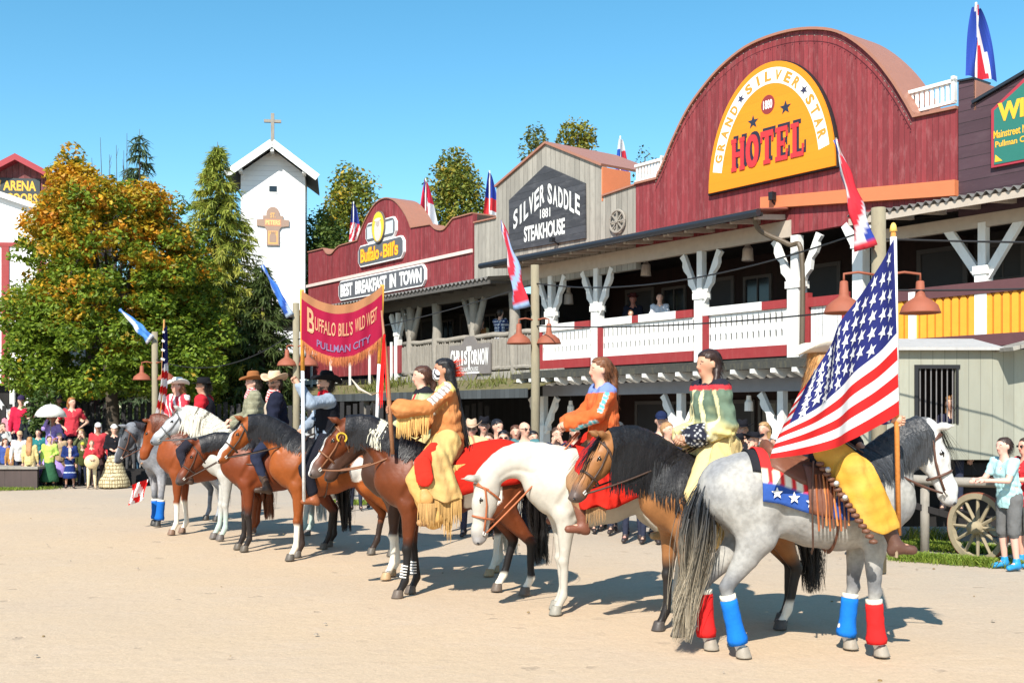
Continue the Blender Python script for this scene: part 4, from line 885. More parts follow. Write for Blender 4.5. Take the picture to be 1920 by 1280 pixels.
    for q in range(seg+1):
        f = st+(1-st)*q/seg; dr = f*Lm*1.22; sp = .022+.046*np.sin(np.minimum(f*1.35, 1)*2.6)
        p = np.stack([root[0]-.075*np.sin(np.minimum(f*5, 1.57))-.07*f+a1*sp*.75+tail_blow*f*f, a2*sp, root[2]-np.maximum(dr-.05, 0)*1.0-.0*f], 1)
        p[:, 2] = np.maximum(p[:, 2], .03); ww = (.0062*(1-.6*q/seg))
        p[:, 0] += .03*np.sin(f*7+a1*2)*f; p[:, 1] += .02*np.sin(f*9+a2*3)*f; sd_ = np.stack([np.cos(a1*3), np.sin(a1*3), 0*a1], 1); V_[:, q, 0] = p-sd_*ww/2; V_[:, q, 1] = p+sd_*ww/2
        t = np.clip((f-.32)/.5, 0, 1)[:, None]; Cc[:, q, 0] = Cc[:, q, 1] = (tc0*(1-t)+tc1*t)*jit
    base = np.arange(m)[:, None]*(2*(seg+1)); Fq = np.concatenate([np.concatenate([base+2*i, base+2*i+1, base+2*i+3, base+2*i+2], 1) for i in range(seg)])
    tb.add(V_.reshape(-1, 3), Fq.tolist(), Cc.reshape(-1, 3)); tb.build('tail', M_HAIR, rt)
    # bridle -----------------------------------------------
    def h2(p): return P+FRM[1]@np.array(p, float)
    if head is not None:
        bc = head.get('c', (.06, .03, .02)); br = MB()
        def ring(xa, xb, zc, hh, hw, n=16, t0=0, t1=2*math.pi, r=.0105):
            pts = [];
            for t in np.linspace(t0, t1, n): pts.append(h2((xa+(xb-xa)*(.5-.5*math.sin(t)), hw*math.cos(t), zc+hh*math.sin(t))))
            br.tube(pts, r, 5, bc, flat=1, up=tuple(Xh), caps=False)
        ring(.335, .345, -.075, .098, .076); ring(.045, .10, -.055, .105, .088, t0=-.15, t1=math.pi+.15); ring(.03, .16, -.09, .125, .088)
        for s_ in (-1, 1):
            br.tube([h2(q) for q in ((.03, s_*.06, .035), (.08, s_*.088, -.04), (.22, s_*.083, -.075), (.34, s_*.070, -.085), (.48, s_*.060, -.088))], .0095, 5, bc)
            br.tube([h2(q) for q in ((.47, s_*.062, -.105), (.50, s_*.066, -.10), (.49, s_*.066, -.08), (.46, s_*.064, -.085))], .008, 6, (.45, .42, .38))
        br.build('bridle', M_LEATH, rt, smooth=True)
        if head.get('hand') is not None:
            for s_ in (-1, 1):
                a = h2((.47, s_*.07, -.11)); b = np.array(head['hand'], float)+(0, s_*.04, 0); sg = head.get('sag', .16); mid = (a+b)/2+(0, s_*.10, -sg)
                P3 = [(1-t)**2*a+2*t*(1-t)*mid+t*t*b for t in np.linspace(0, 1, 14)]; rn = MB(); rn.tube(P3, .009, 5, bc); rn.build('rein', M_LEATH, rt, smooth=True)
    if wraps:
        for key, c in wraps.items():
            a, b = cann[key]; a2 = a+(b-a)*.08; w_ = MB(); n = 9; pts = [a2+(b-a2)*i/(n-1)*1.0 for i in range(n)]; rad = [.065+.003*(i % 2) for i in range(n)]; rad[-3] += .006; rad[-2] += .014; rad[-1] += .010
            w_.tube(pts, rad, 12, c); w_.tube([a2+(a-b)*.10, a2+(b-a)*.02], .063, 12, (.72, .66, .55)); w_.build('leg_wrap', M_CLOTH, rt, smooth=True)
    BV[rt.name] = bvh
    return rt, dict(P=P, bvh=bvh, FRM=FRM, h2=h2, cann=cann)
M_COAT = mat('horse_coat', attr=True, rough=.46, var=.20, scale=14, bump=.16, spec=.26)
M_DAPPLE = mat('dapple_coat', attr=True, rough=.6, var=.07, scale=30, bump=.05, dapple=.13, spec=.2)
M_EYE = mat('eye_gloss', attr=True, rough=.12, var=0, bump=0, spec=.8)
def drape(parent, name, x0, x1, th, col, off=.022, m=None, nx=14, nt_=22, hang=0.0, edge=None, colf=None, th0=None, thick=.012):
    """cloth lying over the horse's back; th: half angle (radians) per x (callable or number)"""
    V = []; C_ = []; xs = np.linspace(x0, x1, nx)
    for x in xs:
        z, h, w = trunk(x); t1 = th(x) if callable(th) else th; t0 = -t1 if th0 is None else (th0(x) if callable(th0) else th0)
        for k in range(nt_+1):
            f = k/nt_; t = t0+(t1-t0)*f; tq = min(abs(t), 1.62); ex = (abs(t)-tq)*h; sg = 1 if t >= 0 else -1
            V.append((x, sg*(w+off)*math.sin(tq), z+(h+off)*math.cos(tq)-ex)); C_.append(colf(x, t) if colf else col)
    F = [(i*(nt_+1)+k, (i+1)*(nt_+1)+k, (i+1)*(nt_+1)+k+1, i*(nt_+1)+k+1) for i in range(nx-1) for k in range(nt_)]
    top = parent
    while top.parent is not None: top = top.parent
    if top.name in BV: V = push(BV[top.name], V, off*.8)
    o = mkmesh(name, V, F, m or M_CLOTH, parent, col=np.array(C_), smooth=True)
    md = o.modifiers.new('thickness', 'SOLIDIFY'); md.thickness = thick; md.offset = 1
    return o
def saddle(parent, c=(.16, .06, .03), western=True, x=-.02):
    S = Sdf(); S.chain([(x-.24, 0, 1.53), (x-.05, 0, 1.49), (x+.16, 0, 1.50), (x+.22, 0, 1.54)], [.06, .05, .045, .05], w=2.6, k=.03)
    S.cap((x-.27, -.12, 1.57), (x-.27, .12, 1.57), .035, k=.03); S.cap((x-.26, 0, 1.58), (x-.28, 0, 1.63), .035, .03, w=3, k=.03)
    if western: S.cap((x+.23, 0, 1.55), (x+.25, 0, 1.66), .03, .026, k=.02); S.cap((x+.24, 0, 1.67), (x+.26, 0, 1.675), .042, k=.01)
    V, F, i = S.mesh(.018); o = mkmesh('saddle', V, F, M_LEATH, parent, col=np.tile(c, (len(V), 1)), smooth=True)
    for s_ in (-1, 1):   # skirts, fenders and stirrups
        drape(o, 'skirt', x-.30, x+.22, lambda q, s_=s_: s_*(1.18-.9*abs(q-x+.02)), c, off=.045, m=M_LEATH, nx=6, nt_=6, th0=s_*.2); drape(o, 'fender', x-.04, x+.14, lambda q, s_=s_: s_*1.75, c, off=.06, m=M_LEATH, nx=4, nt_=10, th0=s_*.6)
        g = MB(); z, h, w = trunk(x+.2); g.tube([(x+.20, s_*(w+.012)*math.sin(t), z+(h+.012)*math.cos(t)) for t in np.linspace(.7, math.pi*.98, 14)], .022, 6, c, flat=.3, up=(1, 0, 0)); g.build('girth', M_LEATH, o)
    return o
# ================================================================== PEOPLE
def frame_of(yaw, pitch=0, roll=0): return Rz(yaw)@Ry(pitch)@Rx(roll)
def person(label, loc, rotz, J, cat='person', skin=(.55, .31, .21), hair=None, hairc=(.03, .02, .015), hat=None, top=None, legs=None, boots=(.06, .035, .025), scale=1.0,
           head_yaw=0, head_pitch=0, res=.016, girth=1.0, group=None, fingers=True, glasses=False, beard=None, extra=None, lower=True, sleeves=True, hands=True, mask=False, name='person', facey=True):
    """J: joint positions in the person's frame (+x forward). top/legs: dict(c, ...)"""
    rt = thing(name, label, cat, loc, rotz, group); rt.scale = (scale,)*3
    J = {k: np.array(v, float) for k, v in J.items()}; pel, che, nek = J['pel'], J['che'], J['nek']; g = girth
    HR = frame_of(head_yaw, head_pitch); hc = nek+np.array((.012, 0, .135)); hf = (hc, HR)
    S = Sdf(); S.cap(pel, pel+(che-pel)*.5, .115*g, .105*g, w=1.28, k=.04); S.cap(pel+(che-pel)*.5, che, .105*g, .118*g, w=1.35, k=.04); S.cap(che, nek, .10, .05, w=1.2, k=.05); S.cap(nek-(0, 0, .02), hc, .052, .05, k=.02)
    S.cap((-.018, 0, .035), (.012, 0, .03), .088, .083, w=.90, k=.02, fr=hf, i=1); S.cap((.02, 0, -.02), (.045, 0, -.062), .062, .040, w=.95, k=.025, fr=hf, i=1)
    S.cap((.082, 0, .012), (.100, 0, -.018), .010, .015, k=.012, fr=hf, i=1)
    for s_ in (-1, 1): S.cap((-.005, s_*.082, .015), (-.010, s_*.086, -.015), .017, .013, k=.01, fr=hf, i=1)
    S.cap((.072, -.018, -.046), (.072, .018, -.046), .011, k=.01, fr=hf, i=1)
    for s_, a in ((1, 'l'), (-1, 'r')):
        sh, el, wr = J['sh'+a], J['el'+a], J['wr'+a]; S.cap(che*.3+sh*.7, sh, .065, .056, k=.04); S.chain([sh, el, wr], [.050, .040, .026], k=.02)
        hd = unit(wr-el); S.cap(wr, wr+hd*.075, .026, .036, k=.012)
        if 'hip'+a in J and lower:
            hi, kn, an = J['hip'+a], J['kn'+a], J['an'+a]; S.chain([hi, kn, an], [.088*g, .056, .034], k=.025); td = J.get('toe'+a, an+(.17, 0, -.05)); S.cap(an, td, .038, .030, k=.02)
    V, F, ids = S.mesh(res); mb = MB(); sk = np.tile(skin, (len(V), 1)); Hh = (V-hc)@HR
    if ids.any():
        lip = (np.abs(Hh[:, 2]+.046) < .009) & (np.abs(Hh[:, 1]) < .026) & (Hh[:, 0] > .06); sk[lip] = np.array(skin)*(.75, .42, .42)
        chk = np.exp(-((Hh[:, 0]-.07)**2+(np.abs(Hh[:, 1])-.045)**2+(Hh[:, 2]+.01)**2)/.0009)[:, None]; sk = sk*(1-chk*np.array((0, .14, .14)))
        if beard is not None: bm = (ids == 1) & (Hh[:, 2] < -.028) & (Hh[:, 0] > -.01) & ~lip; sk[bm] = beard
    mb.add(V, F, sk)
    if facey:
        for s_ in (-1, 1):
            e = lambda p: hc+HR@np.array((p[0], p[1]*s_, p[2]))
            mb.tube([e((.078, .020, .014)), e((.0815, .032, .0155)), e((.074, .045, .014))], [.003, .0075, .003], 6, (.55, .50, .46)); mb.tube([e((.085, .028, .0145)), e((.085, .036, .0145))], .0052, 6, (.02, .015, .012))
            mb.tube([e((.080, .016, .031)), e((.085, .034, .036)), e((.072, .054, .030))], [.004, .005, .003], 5, np.minimum(np.array(hairc)*1.0+.01, .3))
    if hands:
        for s_, a in ((1, 'l'), (-1, 'r')):
            el, wr = J['el'+a], J['wr'+a]; hd = unit(wr-el); hold = J.get('hold'+a); upv = np.array((0, 0, 1.)) if abs(hd[2]) < .85 else np.array((1., 0, 0))
            lat = unit(np.cross(hd, upv)); nrm = np.cross(lat, hd); pb = wr+hd*.10
            if hold is not None: ax = unit(hold); lat = unit(ax-hd*(ax@hd)); nrm = np.cross(hd, lat)*(1 if s_ > 0 else -1)
            for fi, (o_, ln) in enumerate(((-.027, .066), (-.009, .076), (.009, .072), (.027, .058))):
                b0 = pb+lat*o_-hd*.02; crl = 1.25 if hold is not None else .55; p1 = b0+hd*ln*.42*(1 if hold is None else .7)+nrm*(-.012)*crl
                p2 = p1+(hd*math.cos(crl*1.1)-nrm*math.sin(crl*1.1))*ln*.34; p3 = p2+(hd*math.cos(crl*2.0)-nrm*math.sin(crl*2.0))*ln*.30
                mb.tube([b0, p1, p2, p3], [.0105, .010, .009, .007], 6, skin)
            t0 = wr+hd*.035+lat*-.022; mb.tube([t0, t0+hd*.03-lat*.022-nrm*.012, t0+hd*.055-lat*(.022 if hold is None else .01)-nrm*.03], [.014, .0115, .009], 6, skin)
    body = mb.build('body', M_SKIN, rt, smooth=True)
    def hp(p): return hc+HR@np.array(p, float)
    # clothing ---------------------------------------------
    if top is not None:
        T = Sdf(); o = top.get('off', .026); hem = top.get('hem', .12); cw = top.get('w', 1.32)
        T.cap(pel, pel+(che-pel)*.5, (.115*g)+o+top.get('flare', 0)*.5, .105*g+o, w=cw, k=.05); T.cap(pel+(che-pel)*.5, che, .105*g+o, .116*g+o, w=cw+.05, k=.05); T.cap(che, nek-(0, 0, .025), .098+o*.6, .045+o*.4, w=1.25, k=.05)
        if hem: T.cap(pel-(0, 0, hem), pel, .118*g+o+top.get('flare', 0), .115*g+o, w=cw, k=.05)
        for s_, a in ((1, 'l'), (-1, 'r')):
            sh, el, wr = J['sh'+a], J['el'+a], J['wr'+a]; so_ = top.get('so', .020); T.cap(che*.3+sh*.7, sh, .065+so_, .058+so_, k=.04)
            if top.get('sleeve', 2) >= 1: T.cap(sh, sh+(el-sh)*(1 if top.get('sleeve', 2) == 2 else .6), .054+so_, .044+so_*1.2, k=.03)
            if top.get('sleeve', 2) == 2: T.cap(el, el+(wr-el)*.90, .043+so_*1.2, .032+so_+top.get('cuff', 0), k=.02)
        V, F, ids = T.mesh(res*1.05); V[:, 2] = np.maximum(V[:, 2], pel[2]-hem-.015); c = np.tile(top['c'], (len(V), 1)).astype(float)
        if top.get('wr', True): V = V+(unit_rows(V-(pel+che)/2))*((vnoise(V, 17, 3)[:, None]-.5)*.026+(vnoise(V*np.array((1, 1, .5)), 42, 6)[:, None]-.5)*.014)
        if 'f' in top: c = top['f'](V, c, J)
        mkmesh('shirt', V, F, M_CLOTH, rt, col=c, smooth=True)
    if legs is not None and lower and 'hipl' in J:
        T = Sdf(); o = legs.get('off', .016)
        if legs.get('skirt'):
            h0 = pel; zz = legs['skirt']; T.cap(h0+(0, 0, .08), (h0[0], h0[1], zz+.1), .11, legs.get('hemr', .30), w=1.1, k=.03)
            T.cap((h0[0], h0[1], zz+.1), (h0[0], h0[1], zz+.08), legs.get('hemr', .30), w=1.1, k=.03)
        else:
            T.cap(pel-(0, 0, .02), pel+(0, 0, .04), .108*g+o, .104*g+o, w=1.28, k=.03)
            for a in 'lr':
                hi, kn, an = J['hip'+a], J['kn'+a], J['an'+a]; T.chain([hi, kn, kn+(an-kn)*legs.get('len', .93)], [.086*g+o, .058+o+legs.get('kn', 0), .040+o+legs.get('cuff', 0)], k=.02)
        V, F, ids = T.mesh(res*1.1)
        if legs.get('skirt'): V[:, 2] = np.maximum(V[:, 2], legs['skirt'])
        V = V+(unit_rows(V-pel)*((vnoise(V, 15, 5)[:, None]-.5)*.020+(vnoise(V*np.array((1, 1, .5)), 40, 8)[:, None]-.5)*.012)); c = np.tile(legs['c'], (len(V), 1)).astype(float)
        if 'f' in legs: c = legs['f'](V, c, J)
        mkmesh('skirt' if legs.get('skirt') else 'trousers', V, F, M_CLOTH, rt, col=c, smooth=True)
    if boots is not None and lower and 'hipl' in J:
        for a in 'lr':
            kn, an = J['kn'+a], J['an'+a]; td = J.get('toe'+a, an+(.17, 0, -.05)); T = Sdf(); hgt = .45 if not isinstance(boots, dict) else boots['h']; bc = boots if not isinstance(boots, dict) else boots['c']
            T.cap(an+(kn-an)*hgt, an, .060 if hgt > .2 else .045, .048, k=.02); T.cap(an-(0, 0, .02), td, .046, .036, k=.02); T.cap(an+(-.03, 0, -.045), an-(0.01, 0, .04), .036, k=.02)
            V, F, ids = T.mesh(res); mkmesh('boot' if hgt > .2 else 'shoe', V, F, M_LEATH, rt, col=np.tile(bc, (len(V), 1)), smooth=True)
    # hair ------------------------------------------------
    if hair is not None:
        T = Sdf(); T.cap((-.032, 0, .045), (.0, 0, .05), .094, .086, w=.93, k=.02, fr=hf); T.cap((-.05, 0, .0), (-.045, 0, -.035), .070, .055, w=1.05, k=.02, fr=hf)
        if hair in ('long', 'pony', 'braid'): T.cap((-.02, 0, .09), (.045, 0, .085), .03, .02, w=2.2, k=.03, fr=hf)
        if hair == 'long':
            for s_ in (-1, 0, 1): T.chain([hp((-.06, s_*.05, -.02)), hp((-.085, s_*.06, -.13)), hp((-.09, s_*.06, -.02))*0+nek+np.array((-.12, s_*.06, -.22)), nek+np.array((-.13, s_*.05, -.36))], [.045, .045, .04, .02], k=.03)
        if hair == 'pony': T.chain([hp((-.08, 0, .05)), hp((-.13, 0, .02)), hp((-.14, 0, -.08)), nek+np.array((-.12, 0, -.10)), nek+np.array((-.11, .0, -.26))], [.03, .036, .040, .038, .012], k=.02)
        if hair == 'braid':
            for s_ in (-1, 1): T.chain([hp((-.05, s_*.06, -.02)), hp((-.03, s_*.09, -.10)), nek+np.array((.04, s_*.12, -.10)), nek+np.array((.10, s_*.12, -.30)), nek+np.array((.10, s_*.11, -.50))], [.035, .028, .028, .024, .012], k=.02)
        if hair == 'bun': T.cap((-.11, 0, .03), (-.12, 0, .03), .04, k=.02, fr=hf)
        V, F, ids = T.mesh(max(res*.8, .010)); Hq = (V-hc)@HR; keep = ~(((Hq[:, 0] > .024) & (Hq[:, 2] < .058)) | ((Hq[:, 0] > .062) & (Hq[:, 2] < .082))); V = V+unit_rows(V-hc)*(vnoise(V, 60, 9)[:, None]-.5)*.008
        fm = keep[F].all(1); c = np.array(hairc)*(.7+.6*vnoise(V, 70, 2))[:, None]; mkmesh('hair', V, F[fm], M_HAIR, rt, col=c, smooth=True)
        if res < .018:
            m = 700; k = RNG.integers(0, len(fm), m); F2_ = F[fm]; k = RNG.integers(0, len(F2_), m); A = V[F2_[k, 0]]; A = A[((A-hc)@HR)[:, 0] < .005]; m = len(A); nn = unit_rows(A-(hc-np.array((0, 0, .02)))); D = np.tile(HR@np.array((-.35, 0, -1.)), (m, 1))+nn*.10+RNG.normal(0, .12, (m, 3)); hb = MB(); hb.ribbons(A+nn*.002, D, RNG.uniform(.03, .075, m), .005, 3, sag=.1, side=np.cross(D, nn), c=np.array(hairc)*RNG.uniform(.6, 1.7, m)[:, None]); hb.build('hair_strands', M_HAIR, rt)
    if hat is not None: make_hat(rt, hc, HR, **hat)
    if glasses:
        q = MB()
        for s_ in (-1, 1): q.box(-.004, .004, -.026, .026, -.014, .014, (.01, .01, .012)); q.V[-1] = (q.V[-1]+(.092, s_*.034, .012))@HR.T+hc; q.tube([hp((.09, s_*.06, .018)), hp((.0, s_*.09, .022))], .003, 4, (.02, .02, .02))
        q.build('glasses', M_EYE, rt)
    if mask:
        T = Sdf(); T.cap((.055, 0, -.018), (.062, 0, -.055), .062, .048, w=1.12, k=.01, fr=hf); V, F, ids = T.mesh(.010); Hq = (V-hc)@HR; c = np.where((np.floor(Hq[:, 1]*75+Hq[:, 2]*14).astype(int) % 2 == 0)[:, None], (.75, .75, .78), (.02, .02, .03)); mkmesh('face_mask', V, F, M_CLOTH, rt, col=c, smooth=True)
    return rt, dict(hc=hc, HR=HR, J=J, hp=hp, body=body)
def panel(parent, pts, rad, zmin, c, name='panel', w=.42, both=True, f=None, fr=None):
    for s_ in ((-1, 1) if both else (1,)):
        T = Sdf(); T.chain([(p[0]+.13, p[1]*s_, p[2]) for p in pts], rad, w=w, k=.02); V, F, i = T.mesh(.014); V[:, 2] = np.maximum(V[:, 2], zmin+.02*np.sin(V[:, 0]*25))
        V = V+np.array((0, s_, 0))*((vnoise(V*np.array((1, 1, .35)), 15, 6)-.5)*.05+(vnoise(V*np.array((1, 1, .3)), 38, 7)-.5)*.016)[:, None]; col = np.tile(c, (len(V), 1)).astype(float)
        if f is not None: col = f(V, col)
        mkmesh(name, V, F, M_CLOTH, parent, col=col, smooth=True)
        if fr is not None:
            x0, x1 = V[:, 0][V[:, 2] < zmin+.06].min(), V[:, 0][V[:, 2] < zmin+.06].max(); y = pts[-1][1]*s_
            fringe(parent, [(x0+.02, y+s_*.03, zmin+.03), (x1-.02, y+s_*.03, zmin+.03)], fr[0], fr[1], 90, w=.014)
def unit_rows(V): return V/(np.linalg.norm(V, axis=1, keepdims=True)+1e-9)
def make_hat(parent, hc, HR, c=(.3, .2, .1), brim=.17, crown=.11, curl=.035, kind='cowboy', band=None, tilt=0):
    mb = MB(); n = 28; cr = .092; prof = []
    if kind == 'cowboy': prof = [(cr+.004, .0), (cr, .03), (cr-.008, crown*.75), (cr-.022, crown), (cr-.05, crown*.97), (.0, crown*.86)]
    elif kind == 'flat': prof = [(cr+.002, 0), (cr, .02), (cr-.004, crown*.7), (cr-.01, crown*.72), (0, crown*.72)]
    elif kind == 'bowler': prof = [(cr+.002, 0), (cr, .04), (cr-.02, .08), (cr-.05, .105), (0, .115)]
    elif kind == 'cap': prof = [(cr+.002, -.02), (cr, .02), (cr-.018, .06), (cr-.05, .085), (0, .095)]
    mb.lathe(prof, n, c)
    V = mb.V[-1]; V[:, 0] *= 1.08; V[:, 1] *= .95
    if kind == 'cowboy': V[:, 2] -= np.where((V[:, 2] > crown*.8), .020*np.exp(-(V[:, 1]/.03)**2), 0)
    rr = np.linspace(cr-.012, brim if kind != 'cap' else cr+.002, 5); B = []
    for r in rr:
        for k in range(n):
            a = 2*math.pi*k/n; f = (r-cr)/(max(brim-cr, .01)); up = curl*max(f, 0)**1.6*(abs(math.sin(a))**1.6*1.8-.35)
            B.append((r*1.1*math.cos(a), r*math.sin(a)*.95, up+.004))
    B = np.array(B); B2 = B.copy(); B2[:, 2] -= .008; m = len(rr); F = []
    for i in range(m-1):
        for k in range(n): a, b, c_, d = i*n+k, i*n+(k+1) % n, (i+1)*n+(k+1) % n, (i+1)*n+k; F += [(a, b, c_, d), (a+m*n, d+m*n, c_+m*n, b+m*n)]
    for k in range(n): a, b = (m-1)*n+k, (m-1)*n+(k+1) % n; F.append((a, b, b+m*n, a+m*n))
    mb.add(np.concatenate([B, B2]), F, c)
    if kind == 'cap': mb.add([(cr*.8, -.07, .0), (cr*.8, .07, .0), (cr+.085, .05, -.02), (cr+.085, -.05, -.02), (cr*.8, -.07, -.012), (cr*.8, .07, -.012), (cr+.085, .05, -.03), (cr+.085, -.05, -.03)], [(0, 1, 2, 3), (7, 6, 5, 4), (2, 6, 7, 3), (1, 5, 6, 2), (0, 3, 7, 4)], c)
    if band is not None: mb.lathe([(cr+.008, .006), (cr+.006, .03)], n, band); mb.V[-1][:, 0] *= 1.08; mb.V[-1][:, 1] *= .95
    Mx = HR@Ry(tilt); mb.xform(Mx, hc+HR@np.array((-.012, 0, .062)))
    return mb.build('hat', M_CLOTH, parent, smooth=True)
def stand(h=1.0, arms='down', w=1.0, lean=0):
    J = dict(pel=(0, 0, .96), che=(lean*.3, 0, 1.30), nek=(lean*.45, 0, 1.50), shl=(lean*.4, .185*w, 1.43), shr=(lean*.4, -.185*w, 1.43), hipl=(0, .09, .93), hipr=(0, -.09, .93), knl=(.03, .105, .50), knr=(.02, -.11, .50), anl=(-.01, .12, .085), anr=(-.03, -.12, .085), toel=(.14, .14, .035), toer=(.12, -.15, .035))
    A = {'down': ((.0, .24, 1.14), (.06, .25, .88)), 'front': ((.03, .25, 1.15), (.24, .10, 1.10)), 'hip': ((-.10, .36, 1.16), (.04, .17, 1.02)), 'rail': ((.16, .22, 1.20), (.40, .10, 1.20)), 'face': ((.10, .24, 1.20), (.14, .08, 1.50)), 'up': ((.18, .22, 1.36), (.16, .12, 1.62))}
    for s_, a, q in ((1, 'l', 0), (-1, 'r', 1)):
        e, w_ = A[arms if isinstance(arms, str) else arms[q]]; J['el'+a] = (e[0]+lean*.3, e[1]*s_, e[2]); J['wr'+a] = (w_[0]+lean*.3, w_[1]*s_, w_[2])
    return J
def sit_horse(dx=0, z=1.62, lean=0, el=None, wr=None, knee=(.30, .31, 1.28), ankle=(.14, .36, .86), **kw):
    dx += .13; p = np.array((dx, 0, z)); kw = {k: (np.array(v, float)+(.13, 0, 0) if not k.startswith('hold') else v) for k, v in kw.items()}
    if el is not None: pass
    J = dict(pel=p+(0, 0, .04), che=p+(.02+lean, 0, .38), nek=p+(.03+lean*1.4, 0, .57), hipl=p+(.02, .09, .03), hipr=p+(.02, -.09, .03))
    for s_, a in ((1, 'l'), (-1, 'r')):
        J['sh'+a] = p+(.02+lean*1.2, s_*.185, .505); J['el'+a] = p+(.10+lean, s_*.24, .22); J['wr'+a] = p+(.33+lean, s_*.07, .16)
        J['kn'+a] = np.array((dx+knee[0], s_*knee[1], knee[2])); J['an'+a] = np.array((dx+ankle[0], s_*ankle[1], ankle[2])); J['toe'+a] = J['an'+a]+(.15, s_*.02, -.02)
    J.update({k: np.array(v, float) for k, v in kw.items()}); return J
# ================================================================== coats
def c_plain(base, legc=None, leg_z=.62, muzzle=None, belly=None, white=None, blaze=None, socks=None, seed=1, nv=.25, face=None):
    base = np.array(base)
    def f(V, ids, H):
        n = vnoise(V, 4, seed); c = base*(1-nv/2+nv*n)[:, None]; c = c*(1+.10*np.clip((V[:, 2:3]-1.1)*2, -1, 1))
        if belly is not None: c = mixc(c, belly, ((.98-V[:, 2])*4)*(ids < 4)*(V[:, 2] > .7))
        if legc is not None: c = mixc(c, legc, (leg_z+.06*(n-.5)-V[:, 2])*9*(ids >= 4))
        if face is not None: c = mixc(c, face, (ids == 2)*1.0)
        if muzzle is not None: c = mixc(c, muzzle, (H[:, 0]-.42)*9*(ids == 2))
        if white is not None:
            for (p, r) in white:
                d = np.linalg.norm((V-np.array(p))/np.array(r), axis=1)+.35*(vnoise(V, 9, seed+4)-.5); c = mixc(c, (.70, .66, .60), (1-d)*18*(ids != 2))
        if blaze: c = mixc(c, (.75, .72, .68), ((blaze-np.abs(H[:, 1]))*120)*((H[:, 2] > -.055) & (ids == 2) & (H[:, 0] > .05)))
        if socks:
            for (sx, sy, z) in socks:
                m = (ids >= 4) & (np.sign(V[:, 0]) == sx) & ((np.sign(V[:, 1]) == sy) | (sy == 0)); c = mixc(c, (.72, .66, .56), (z+.05*(n-.5)-V[:, 2])*25*m)
        ear = (ids == 3); c[ear] = c[ear]*.7
        return c
    return f
def c_grey(V, ids, H):
    n = vnoise(V, 5, 3); n2 = vnoise(V, 11, 8); c = mixc((.37, .355, .325), (.26, .255, .255), (n*1.2-.25)+(n2-.5)*.3)
    c = mixc(c, (.20, .205, .22), (V[:, 0] < -.45)*np.clip((V[:, 2]-1.05)*1.6, 0, .55)*n2); c = mixc(c, (.10, .105, .12), (np.exp(-((V[:, 2]-.55)/.10)**2))*.75*(ids >= 4)); c = mixc(c, (.62, .60, .57), (.42-V[:, 2])*4*(ids >= 4))
    c = mixc(c, (.11, .11, .115), (ids == 1)*np.clip((V[:, 2]-1.30)*5, 0, 1)*.85); c = mixc(c, (.58, .57, .55), (ids == 2)*.95); c = mixc(c, (.22, .22, .23), (H[:, 0]-.50)*14*(ids == 2)*.8); c = mixc(c, (.50, .48, .46), (ids == 3)*1.0)
    return c
def c_dark_grey(V, ids, H):
    n = vnoise(V, 6, 5); c = mixc((.30, .31, .34), (.17, .18, .20), n*1.1); c = mixc(c, (.035, .036, .042), (ids == 2)*.85); c = mixc(c, (.30, .30, .32), ((.028-np.abs(H[:, 1]))*60)*((H[:, 2] > -.04) & (ids == 2))); c = mixc(c, (.06, .06, .065), (.62-V[:, 2])*3*(ids >= 4)*(V[:, 2] > .42)); c = mixc(c, (.45, .44, .44), (.85-abs(V[:, 2]-.68)*6)*(ids >= 4)*.6)
    return c
WH = c_plain((.47, .435, .375), nv=.10, muzzle=(.30, .28, .27), socks=None)
def gpos(px, py): g = G(px, py); return (g[0], g[1], 0)
def hplace(fpx, fpy, hx=0.56, heading=None, scale=1.0):
    """origin such that fore hooves stand at the photo ground point"""
    g = G(fpx, fpy); d = np.array((math.cos(heading), math.sin(heading), 0))
    return tuple(g-d*hx*scale)
HD = R(180+15)
LE = (.055, .03, .02)
# 1 -- big grey, right foreground, facing right
h1 = R(2)
loc1 = hplace(1640, 1222, .56, h1, 1.0)
hs1, k1 = horse('big dappled grey horse with red and blue leg bandages and a flag saddle cloth', loc1, dict(c=(.10, .045, .03), hand=(.30, 0, 1.66), sag=.1), c_grey, (.035, .037, .042), (.30, .25, .18), h1, poll=(1.02, 0, 1.72), nose=70, yaw=-14, res=.0135, mane_len=.40, tail_blow=-.10, tail_len=1.10, tail_top=(.025, .026, .03), mane_side=-1, mat_=M_DAPPLE, legs=dict(fr=-.02, fl=-.16, hr=.06, hl=-.12), wraps=dict(fr=(.62, .02, .02), fl=(.01, .15, .55), hr=(.01, .15, .55), hl=(.60, .02, .02)), hoof=(.30, .26, .21), ctrl=(.82, 0, 1.68))
def star_cloth(x, t):
    return (.52, .03, .03)
def flag_pad(x, t):
    a = abs(t); 
    if a > 1.30: return (.03, .08, .30)
    return (.60, .03, .03) if a < .95 or int((x+2)*22) % 2 == 0 else (.75, .68, .52)
drape(hs1, 'saddle_pad_lining', -.46, .36, 1.02, (.02, .02, .025), off=.012, nx=8)
pad = drape(hs1, 'saddle_blanket', -.40, .36, lambda x: 1.72+(x+.40)*.12, None, off=.026, colf=flag_pad, nx=44, nt_=44)
st = MB()
for sx in (-.30, -.17, -.04):
    z, h, w = trunk(sx); t = 1.50; st_c = np.array((sx, -(w+.055)*math.sin(t), z+(h+.055)*math.cos(t))); tv = np.array((0, (w)*math.cos(t)*-1, -(h)*math.sin(t))); tv /= np.linalg.norm(tv); tv = -tv
    st.add([st_c+np.array((1, 0, 0))*p[0]+tv*p[1] for p in star_pts(0, 0, .046)], [tuple(range(10)), tuple(range(9, -1, -1))], (.80, .76, .66))
st.build('stars', M_CLOTH, pad)
sd1 = saddle(hs1, (.15, .055, .03))
f_ = MB()      # hanging strings and fringed fender leather
